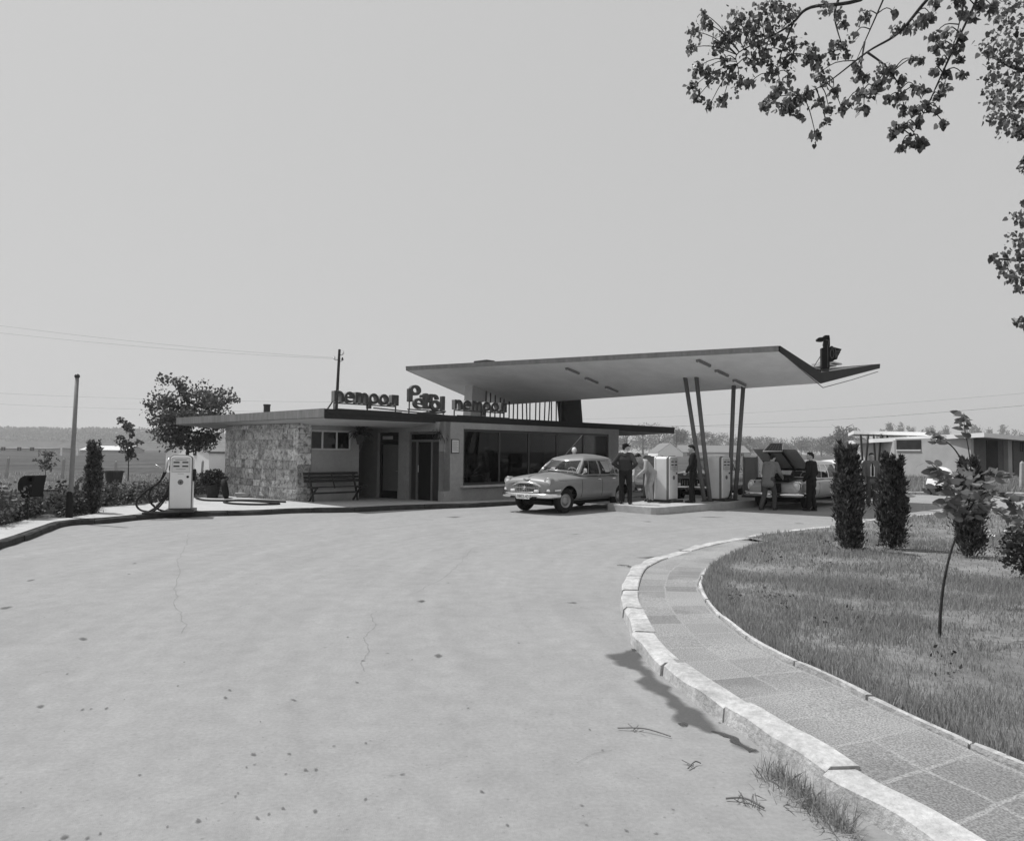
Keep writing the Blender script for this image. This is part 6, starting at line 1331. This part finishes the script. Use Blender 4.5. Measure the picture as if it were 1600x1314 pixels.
clus = [(1100,35,12,8,9.1),(1098,20,6,4,9.1),(1085,50,12,10,9.1),(1108,40,8,6,9.1),(1130,60,14,14,9.1),(1080,75,9,9,9.1),(1120,70,14,16,9.1),(1150,30,16,20,9.0),(1165,45,18,26,9.0),(1145,55,12,14,9),(1185,20,18,22,8.9),(1200,40,16,20,8.9),(1215,10,18,20,8.9),(1230,25,16,20,8.8),(1180,65,16,20,8.9),(1195,85,16,20,8.9),(1175,95,14,16,9),(1210,60,14,14,8.9),(1240,70,14,14,8.8),(1130,95,6,6,9.1),(1100,110,12,14,9.1),(1090,105,8,8,9.1),(1115,120,12,14,9.1),(1140,115,14,18,9.1),(1155,130,13,15,9.1),(1085,135,10,12,9.1),(1090,152,7,8,9.1),(1110,163,8,10,9.1),(1130,155,8,10,9.1),(1172,130,8,8,9),(1205,115,10,12,8.9),(1225,100,10,9,8.8),(1235,120,8,8,8.8),(1240,90,6,6,8.8),
 (1265,90,12,14,8.6),(1275,100,10,10,8.6),(1268,75,9,8,8.6),(1280,115,10,12,8.4),(1300,85,10,10,8.5),(1305,70,8,8,8.5),(1290,130,10,8,8.2),(1262,145,10,12,8.2),(1245,155,14,18,8.3),(1225,165,12,16,8.4),(1210,145,12,14,8.5),(1195,165,9,12,8.6),(1220,135,10,10,8.5),(1235,170,8,10,8.3),(1280,160,9,9,8.2),(1295,170,7,8,8.2),(1290,190,7,8,8.2),(1274,210,8,12,8.2),(1303,143,7,8,8.2),(1250,180,6,5,8.3),(1320,165,9,12,8.1),(1315,170,6,6,8.1),(1345,150,10,14,8.1),(1350,170,8,10,8.1),(1340,120,7,7,8.1),(1352,122,6,7,8.1),(1340,105,9,9,8.1),(1320,70,9,9,8.5),(1325,85,8,8,8.5),(1350,28,12,14,8.2),(1335,55,6,5,8.3),(1310,20,8,8,8.6),(1290,10,10,10,8.6),(1318,40,6,6,8.6),(1380,110,12,16,7.9),(1395,110,8,8,7.9),(1365,140,10,12,7.9),(1372,130,8,8,7.9),(1388,155,8,10,7.9),(1410,125,8,10,7.9),(1407,150,9,10,7.9),(1412,172,8,10,7.9),(1430,135,8,9,7.8),(1445,140,7,8,7.8),(1400,45,8,8,7.9),(1415,45,8,8,7.9),(1398,20,6,5,8),(1430,40,8,8,7.8),(1445,30,10,10,7.7),(1455,25,6,6,7.7),(1425,92,5,6,7.7),(1440,93,6,7,7.7),
 (1460,55,8,9,7.3),(1478,50,9,9,7.3),(1465,72,8,9,7.3),(1490,75,9,10,7.3),(1500,55,8,9,7.3),(1505,20,9,9,7.2),(1470,95,6,6,7.4),(1458,112,7,8,7.4),(1478,115,7,8,7.4),(1500,90,6,8,7.3),(1505,116,5,6,7.3),(1475,135,7,8,7.3),(1468,150,7,8,7.3),(1448,165,7,8,7.4),(1430,170,8,10,7.4),(1435,190,8,10,7.4),(1398,200,9,12,7.4),(1415,195,7,8,7.4),(1396,210,6,8,7.4),(1432,222,8,10,7.4),(1420,220,7,8,7.4),(1408,229,5,7,7.4),(1440,225,6,8,7.4),(1466,172,5,5,7.4),(1474,192,6,7,7.4),(1530,10,8,8,7.2),(1548,8,10,12,7.2),(1520,25,8,8,7.2),(1460,5,10,10,7.6),(1500,3,8,8,7.3)]
allb_ = [q for b in (B1, B2, B3, B4, B5, B6, B7, B8, B9) for q in b]
for x, y, r, n, Y in clus:
    c = D(x, y, Y); q = min(allb_, key=lambda v: (v-c).length+.25*max(0, c.z-v.z)); mid = q.lerp(c, .55)+V(0, 0, .06)
    br_.tube(catmull([q, mid, c, c-V(0, 0, Y/FPX*r*.5)], 3), [.007, .0066, .006, .0056, .005, .0045, .004, .0035, .003, .0025], 5); k = Y/FPX*r*.95
    for _ in range(int(n*(3.6 if x < 1245 else 3.0))): lp.append(tuple(c+Vector(go.normal(size=3))*k*.55)); la.append((go.normal()*.5, go.normal()*.5, -1))
small = [(1570,20,18,30),(1590,10,14,30),(1560,30,12,18),(1580,45,16,30),(1555,65,14,26),(1540,70,9,14),(1575,75,18,36),(1592,65,16,30),(1545,78,10,16),(1560,85,14,26),(1580,100,16,30),(1595,95,14,28),(1545,110,9,16),(1555,125,13,26),(1572,135,15,30),(1590,130,14,30),(1550,150,12,24),(1565,160,13,26),(1583,165,14,28),(1597,160,10,22),(1580,180,12,22),(1597,190,12,24),(1550,185,10,18),(1565,188,9,14),(1570,200,12,20),(1588,206,11,20),(1597,212,7,12),(1600,252,6,12),(1604,262,8,14),(1600,315,5,8),(1590,335,8,14),(1598,345,8,14),(1584,370,9,16),(1596,378,8,16),(1577,392,8,14),(1592,398,10,20),(1552,398,6,12),(1562,412,8,16),(1570,418,8,16),(1577,428,9,18),(1584,432,9,18),(1597,420,8,16),(1594,448,8,16),(1599,435,8,16),(1588,502,6,10),(1597,500,8,16),(1602,505,8,16),(1608,330,12,20),(1612,410,14,24),(1615,200,14,24)]
for x, y, r, n in small:
    Y = 8.7+go.normal()*.15; c = D(x, y, Y); k = Y/FPX*r
    for _ in range(int(n*1.4)): lp.append(tuple(c+Vector(go.normal(size=3))*k*.6)); la.append((go.normal()*.6, go.normal()*.6, -1))
br_.build('boughs', 'bark', ot, smooth=True)
# the rest of the crown above the trunk, outside the picture
c = np.array([TB+V(0, 0, 7.5)]); d = go.normal(size=(3500, 3)); d /= np.linalg.norm(d, axis=1)[:, None]; up_ = c+d*(go.random(3500)**.4)[:, None]*np.array([2.6, 2.6, 2.4])
lp = np.concatenate([np.array(lp), up_]); la = np.concatenate([np.array(la), np.tile([0, 0, -1.0], (3500, 1))])
arrmesh('crown', leafcloud(lp, .030+.036*go.random(len(lp)), LEAF6, axis=la, jit=.75), 10, 'leaf_over', ot, base=tuple(TB))
# ================================================================ FENCE POSTS, POLES AND WIRES
for k, (xb, yb, xt, yt, lab) in enumerate(((9, 750, 13.5, 713, 'pale concrete fence post at the far left edge of the rough ground'), (97, 751, 100, 715, 'pale concrete fence post just left of the lamp pole foot'), (180, 748, 181.5, 719, 'pale concrete fence post half hidden behind the dark tub'), (315, 746, 317, 718.5, 'pale concrete fence post in front of the white shed, right of the first pump'), (1596.5, 768, 1597, 720, 'pale concrete fence post on the verge at the far right edge'))):
    b = G(xb, yb, 0) if k < 4 else D(xb, yb, 33.5); b.z = -.05 if k < 4 else .1; tp = D(xt, yt, b.y); h = tp.z-b.z; f = thing('fence_post', lab, 'fence post', tuple(b), 0, 'concrete fence posts')
    w_ = .055 if k < 4 else .075; lx = tp.x-b.x
    MB().add([(x*w_, y*w_, 0) for x, y in ((-1, -1), (1, -1), (1, 1), (-1, 1))]+[(x*w_*.9+lx, y*w_*.9, h-.1) for x, y in ((-1, -1), (1, -1), (1, 1), (-1, 1))]+[(lx, 0, h)], [(3, 2, 1, 0), (0, 1, 5, 4), (1, 2, 6, 5), (2, 3, 7, 6), (3, 0, 4, 7), (4, 5, 8), (5, 6, 8), (6, 7, 8), (7, 4, 8)]).build('shaft', 'concrete', f, world=False)
UY = 58.0; ub = D(522, 700, UY); ut = D(530.5, 546, UY); up_ = thing('utility_pole', 'tall dark wooden electricity pole rising behind the station roof at its left corner', 'pole', (ub.x, UY, 0))
MB().tube([V(ub.x, UY, -.1), V(ub.x, UY, 1.5), ut], [.15, .14, .10], 10).build('shaft', 'wood_dark', up_)
ins = []
for (x, y, m_) in ((536, 551, 'white_paint'), (522.5, 559, 'white_paint'), (535, 561, 'black')):
    c = D(x, y, UY); s_ = D(530, y+2, UY); MB().tube([s_, V((s_.x+c.x)/2, UY, s_.z-.1), c-V(0, 0, .15)], .025, 6).build('bracket', 'dark_metal', up_); MB().lathe([(.0, .14), (.06, .12), (.05, .04), (.10, -.02), (.08, -.1), (0, -.12)], tuple(c), 12).build('insulator', m_, up_); ins.append(c)
sy = D(503, 652, UY-2); MB().tube([D(528, 615, UY), sy], .06, 8).build('brace', 'wood_dark', up_)
def wire(a, b, sag, r, lab, grp='overhead wires'):
    pts = [a.lerp(b, u)-V(0, 0, sag*4*u*(1-u)) for u in np.linspace(0, 1, 17)]; tag(MB().tube(pts, r, 4).build('overhead_wire', 'dark_metal', loc=tuple(a)), lab, 'wire', grp)
wire(D(-30, 505, 50), ins[1], .25, .006, 'highest faint wire from the left edge to the pole behind the roof'); wire(D(-30, 517, 50), ins[2], .25, .006, 'second faint wire from the top, left of the pole behind the roof')
wire(D(-30, 613, 95), D(545, 628, 95), .3, .011, 'upper of the faint lower wires crossing behind the leafy tree'); wire(D(-30, 630, 90), D(420, 643, 95), .2, .010, 'lower of the faint wires crossing behind the leafy tree')
wire(D(1000, 667, 110), D(1640, 630, 70), .5, .016, 'dark wire sloping across the sky above the right-hand building'); wire(D(900, 655, 110), D(1640, 611, 70), .5, .008, 'topmost faint wire rising to the right edge above the right-hand building')
wire(D(930, 662, 120), D(1300, 667, 120), .2, .010, 'faint level wire seen between the slanting columns')
# ================================================================ FAR BUILDINGS
mat('white_wall', .88, .9, .06, 1.5); mat('pale_wall', .42, .9, .1, 1.0, .2, 30); mat('tile_roof', .20, .85, .2, 4); mat('slab_white', .78, .8, .04, 2); mat('pale_roof', .6, .8, .08, 1); mat('shade_wall', .13, .9, .1, 2)  # shade_wall: darker wall colour with the shade of the right-hand side put in
def gable(name, label, x0, x1, Y, ze, zr, depth, wm, rm, ang=0, win=(), gable_front=True, oh=.25):
    t = thing(name, label, 'building', ((x0+x1)/2, Y, 0), R(ang)); w_ = (x1-x0)/2; L = lambda mb, n, m, par=t, **k: mb.build(n, m, par, world=False, **k)
    m = MB()
    if gable_front:
        f = [(-w_, 0, -.3), (w_, 0, -.3), (w_, 0, ze), (0, 0, zr), (-w_, 0, ze)]; m.add(f+[(x, depth, z) for x, y, z in f], [(0, 1, 2, 3, 4), (9, 8, 7, 6, 5), (1, 6, 7, 2), (5, 0, 4, 9)]); L(m, 'wall', wm)
        s = (zr-ze)/w_; r = MB(); th = .12
        for sg in (-1, 1):
            q = [(0, -oh, zr+.02), (sg*(w_+oh), -oh, ze-oh*s+.02), (sg*(w_+oh), depth+oh, ze-oh*s+.02), (0, depth+oh, zr+.02)]; r.add(q+[(x, y, z+th) for x, y, z in q], [(0, 1, 2, 3), (7, 6, 5, 4), (0, 4, 5, 1), (1, 5, 6, 2), (2, 6, 7, 3)])
        L(r, 'roof', rm)
    else:
        d = depth; f = [(0, -.3), (d, -.3), (d, ze), (d/2, zr), (0, ze)]; m.add([(-w_, y, z) for y, z in f]+[(w_, y, z) for y, z in f], [(4, 3, 2, 1, 0), (5, 6, 7, 8, 9), (0, 5, 9, 4), (6, 1, 2, 7)]); L(m, 'wall', wm)
        s = (zr-ze)/(d/2); r = MB(); th = .12
        for y0, y1 in ((-oh, d/2), (d+oh, d/2)):
            q = [(-w_-oh, y0, ze-oh*s+.02), (w_+oh, y0, ze-oh*s+.02), (w_+oh, y1, zr+.02), (-w_-oh, y1, zr+.02)]; r.add(q+[(x, y, z+th) for x, y, z in q], [(3, 2, 1, 0), (4, 5, 6, 7), (0, 1, 5, 4), (1, 2, 6, 5), (3, 0, 4, 7)])
        L(r, 'roof', rm)
    for cx, cz, ww, wh in win:
        wn = L(MB().box((cx, .0, cz), (ww, .06, wh)), 'window', 'interior'); L(MB().box((cx, -.04, cz), (.06, .03, wh)), 'mullion', 'white_paint', wn)
    return t
X = lambda px, Y: D(px, 705, Y).x
Z_ = lambda px, py, Y: D(px, py, Y).z
Y = 52.0; gable('white_shed', 'low whitewashed gabled shed behind the leafy tree, beside the stone end wall', X(222, Y), X(362, Y), Y, Z_(236, 707, Y), Z_(303, 686, Y), 6, 'white_wall', 'tile_roof', ang=-40, win=((X(318, Y)-X(292, Y), Z_(318, 703, Y), .42, .75),), oh=.08)
Y = 330.0; gable('cottage', 'white gable-ended cottage between the pumps and the slanting columns, far off', X(1028, Y), X(1067, Y), Y, Z_(1030, 707, Y), Z_(1050, 692.5, Y), 24, 'white_wall', 'tile_roof', oh=.15)
Y = 350.0; gable('long_house', 'long low house with a tiled roof seen through the slanting columns', X(1066, Y), X(1172, Y), Y, Z_(1120, 707, Y), Z_(1120, 696, Y), 20, 'pale_wall', 'tile_roof', gable_front=False, win=tuple((X(x, Y)-X(1119, Y), 1.0, 1.2, 1.3) for x in (1076, 1090, 1142, 1160)))
Y = 260.0; gable('farm_block', 'long flat-topped farm building on the far left skyline', X(-20, Y), X(78, Y), Y, Z_(30, 701, Y), Z_(30, 700, Y), 14, 'pale_wall', 'tile_roof', gable_front=False, win=tuple((X(x, Y)-X(29, Y), 1.0, 1.5, 1.2) for x in (5, 30, 50)))
Y = 240.0; gable('barn', 'low barn with a bright pale roof left of the big leafy tree', X(125, Y), X(197, Y), Y, Z_(160, 703.5, Y), Z_(160, 697, Y), 12, 'pale_wall', 'pale_roof', gable_front=False)
for k, px in enumerate((95.5, 120.5)):
    p = G(px, 712, 0); b_ = thing('gate_post', ('white gate post far off, left of the pair by the barn', 'white gate post far off, right of the pair nearest the barn')[k], 'post', (p.x, p.y, 0), 0, 'white gate posts'); h = Z_(px, 700, p.y); MB().box((0, 0, h/2), (.25, .25, h)).box((0, 0, h+.04), (.32, .32, .08)).build('shaft', 'white_wall', b_, world=False)
# modern building on the right
rb = thing('roadside_building', 'modern pale building with two thin white roof slabs on dark slanting posts beyond the road', 'building', tuple(V(X(1517, 50), 50, 0)))
def quadslab(pts, th, name, m, par=rb):
    mb = MB(); a = [Vector(p) for p in pts]; n = len(a); mb.add([p for p in a]+[p+V(0, 0, th) for p in a], [tuple(range(n-1, -1, -1)), tuple(range(n, 2*n))]+[(i, (i+1) % n, (i+1) % n+n, i+n) for i in range(n)]); return mb.build(name, m, par)
k0 = D(1517, 700, 50); kl_ = D(1399, 700, 56); kr = D(1660, 700, 60); kb = V(k0.x+6, 66, 0)
def vwall(a, b, z0, z1, name, m, th=.25):
    d = (b-a); d.z = 0; L_ = d.length; d.normalize(); n_ = V(d.y, -d.x, 0); return slab(V(a.x, a.y, 0), d, L_, n_, th, z0, z1).build(name, m, rb)
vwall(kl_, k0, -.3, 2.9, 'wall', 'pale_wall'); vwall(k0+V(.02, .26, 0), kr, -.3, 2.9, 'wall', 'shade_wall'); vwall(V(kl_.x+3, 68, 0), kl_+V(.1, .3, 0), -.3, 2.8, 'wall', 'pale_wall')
quadslab([D(1364, 691.5, 59), D(1538, 683, 48.5), D(1690, 696, 58), V(D(1690, 690, 58).x-4, 72, 3.1), V(D(1364, 690, 59).x+4, 72, 2.7)], .30, 'roof', 'slab_white')
quadslab([D(1334, 678, 62), D(1452, 681, 57), V(D(1452, 681, 57).x+6, 70, 3.5), V(D(1334, 678, 62).x+5, 74, 3.5)], .28, 'upper_roof', 'slab_white')
def post(a, b): MB().tube([a, b], .085, 8).build('post', 'dark_metal', rb)
for (xa, xb2, Yp) in ((1349, 1345, 61), (1351, 1357, 61), (1369, 1365, 60), (1371, 1377, 60), (1390, 1386, 60.5), (1372.5, 1379, 62)): post(D(xa, 742, Yp), D(xb2, 678.5, Yp))
a = kl_; d = (k0-kl_); n_ = V(d.y, -d.x, 0).normalized()
def wallquad(u0, u1, z0, z1, P, Qn, name, m, off=.03, th=.04): 
    d = Qn-P; d.z = 0; n2 = V(d.y, -d.x, 0).normalized(); return slab(V(P.x, P.y, 0)+d*u0+n2*off, d.normalized(), d.length*(u1-u0), n2, th, z0, z1).build(name, m, rb)
wn = wallquad(.02, .37, 2.08, 2.80, kl_, k0, 'window', 'interior'); 
m = MB(); 
wallquad(.02, .37, 1.98, 2.075, kl_, k0, 'window_sill', 'pale_roof', .08, .1)
r0 = k0+V(.02, .26, 0)
wallquad(.16, .27, .3, 2.75, r0, kr, 'door', 'interior'); wallquad(.33, .37, -.2, 2.85, r0, kr, 'pilaster', 'pale_wall', .3, .3); wallquad(.40, .47, -.2, 2.85, r0, kr, 'pilaster', 'shade_wall', .2, .2)
wl = wallquad(.50, .98, 2.0, 2.85, r0, kr, 'louvre', 'interior')
m = MB(); d = kr-r0; d.z = 0; n2 = V(d.y, -d.x, 0).normalized()
for k in range(20): p = V(r0.x, r0.y, 2.42)+d*(.505+.025*k)+n2*.06; m.box(p, (.10, .06, .85), math.atan2(d.y, d.x))
m.build('louvre_slats', 'shade_wall', wl)
# ================================================================ FAR TREES
def far_tree(label, px, pyt, Y, w_, seed, n=900, leaf=1.0, bare=False, col='far_leaf', tall=False, py0=None):
    h = Z_(px, pyt, Y); b = V(X(px, Y), Y, 0); cw = w_/FPX*Y/2
    t = thing('far_tree', label, 'tree', tuple(b), 0, 'trees on the skyline'); g = np.random.default_rng(seed)
    tk = MB(); tk.tube([V(0, 0, -.2), V(g.normal()*.1, 0, h*.45), V(g.normal()*.3, 0, h*.9)], [h*.022, h*.016, h*.004], 6)
    for k in range(16 if bare else 7): a = g.random()*6.28; z = h*(.25+.55*g.random()); e = V(math.cos(a)*cw*.85, math.sin(a)*cw*.85, min(h*.98, z+h*.3*g.random()+.2*h)); tk.tube([V(0, 0, z), V(0, 0, z).lerp(e, .5)+V(0, 0, .02*h), e], [h*.009, h*.006, h*.002], 5)
    tk.build('trunk', 'bark', t, world=False)
    nc = 10; cc = np.column_stack([g.normal(size=nc)*cw*.42, g.normal(size=nc)*cw*.42, h*np.clip(.58+.24*g.normal(size=nc), .22 if not tall else .45, .86)]); i = g.integers(0, nc, n); d = unit(n)
    P = cc[i]+d*(g.random(n)**.45)[:, None]*np.array([cw*.5, cw*.5, h*.17]); P[:, 2] = np.clip(P[:, 2], .15, h)
    arrmesh('crown', leafcloud(P, .06*h*leaf*(.55 if bare else 1), LEAF4), 4, col, t); return t
spec = [(980,664,120,50,'bare thin-branched tree right of the station wall under the roof end',1), (1005,660,125,46,'bare spreading tree behind the attendant and the first island pump',1), (1030,668,130,40,'pale hazy tree just left of the white cottage gable',1), (1057,667,135,36,'rounded tree right behind the white cottage gable',0), (1090,676,140,40,'hazy tree rising behind the ridge of the long tiled house',0), (1112,674,150,44,'broad hazy tree behind the pair of left slanting columns',0), (1150,684,150,34,'low hazy tree right of the right-hand slanting columns',0), (1172,682,150,30,'small rounded hazy tree left of the raised bonnet',0), (1193,690,140,36,'low bushy tree just behind the raised grille',0), (1228,692,130,34,'low bushy tree behind the raised bonnet',0), (1252,688,130,38,'wide hazy tree between raised bonnet and black-suited person',0), (1284,682,125,48,'full hazy tree above the white car roof',0), (1318,662,105,44,'tallest skyline tree, left of the white roof slabs',0), (1337,680,110,40,'full tree tucked under the upper white roof slab',0), (1308,690,110,36,'dense shrubby tree above the first lawn conifer',0)]
for k, (px, py, Y, w_, lab, bare) in enumerate(spec): far_tree(lab, px, py, Y*4, w_, 100+k, 1500 if not bare else 900, 1.0, bool(bare))
rb2 = random.Random(31)
for k in range(24):
    px = 950+k*16.8+rb2.uniform(-6, 6); far_tree('hazy tree in the back row of the tree line behind the forecourt', px, 684-14*max(0, noise.noise((px*.03, 2, 0)))+rb2.uniform(-4, 5), 620+40*(k % 3), rb2.uniform(30, 52), 400+k, 900, 1.1)
row = [(1377,671,8,'first tiny round tree at the left of the row above the white roofs'), (1390,661,13,'squared dark tree, second in the row above the white roofs'), (1406,661,17,'broad dark tree, third in the row above the white roofs'), (1427,665,10,'narrow tree left of the upper slab end in the row'), (1439,672,7,'lowest small tree of the row above the slab end'), (1452,665,13,'round tree right over the end of the upper white slab'), (1467,672,8,'low tree left of the sapling top in the row'), (1478,664,13,'upright tree just left of the sapling top sprig'), (1513,666,15,'tree behind the sapling top sprig'), (1528,663,15,'tall dark tree just right of the sapling top sprig'), (1545,668,11,'small tree over the corner of the lower white slab'), (1567,664,17,'square dark tree right of the white slab corner'), (1594,671,17,'last tree of the row at the right edge'), (1416,674,10,'low filler tree between third tree and narrow tree')]
for k, (px, py, w_, lab) in enumerate(row): far_tree(lab, px, py, 800+22*(k % 3), w_*1.25, 200+k, 900, .8, tall=True)
# wood on the left hills reads as one mass
g = np.random.default_rng(3); n = 20000; xs = g.uniform(-1000, -380, n); P = []
yy = g.uniform(1075, 1200, n)
def hz_(x, y):
    h = bvh_h.ray_cast(V(x, y, 400), V(0, 0, -1)); return h[0].z if h[0] else 0
ho = bpy.data.objects['hills']; bvh_h = BVHTree.FromPolygons([v.co.copy() for v in ho.data.vertices], [tuple(p.vertices) for p in ho.data.polygons])
zz_ = np.array([hz_(a, b) for a, b in zip(xs, yy)])+g.random(n)*5*(1+np.array([noise.noise((a*.028, b*.05, 1)) for a in xs for b in (0,)]))
tag(arrmesh('hill_wood', leafcloud(np.column_stack([xs, yy, zz_]), 3.8, LEAF4), 4, 'far_leaf'), 'distant wood covering the low hills on the left', 'wood', kind='stuff')
# ================================================================ HAZE
hz_m = bpy.data.materials.new('haze_air'); hz_m.use_nodes = True; t = hz_m.node_tree; t.nodes.remove(t.nodes['Principled BSDF']); pv = t.nodes.new('ShaderNodeVolumePrincipled')
pv.inputs['Color'].default_value = (.95, .95, .95, 1); pv.inputs['Density'].default_value = .00042; pv.inputs['Anisotropy'].default_value = .2
t.links.new(pv.outputs[0], t.nodes['Material Output'].inputs['Volume']); MATS['haze_air'] = hz_m
tag(MB().box((-300, 1780, 49.5), (5600, 3640, 103)).build('haze', 'haze_air'), 'thin pale summer haze over the fields', 'haze', kind='stuff')
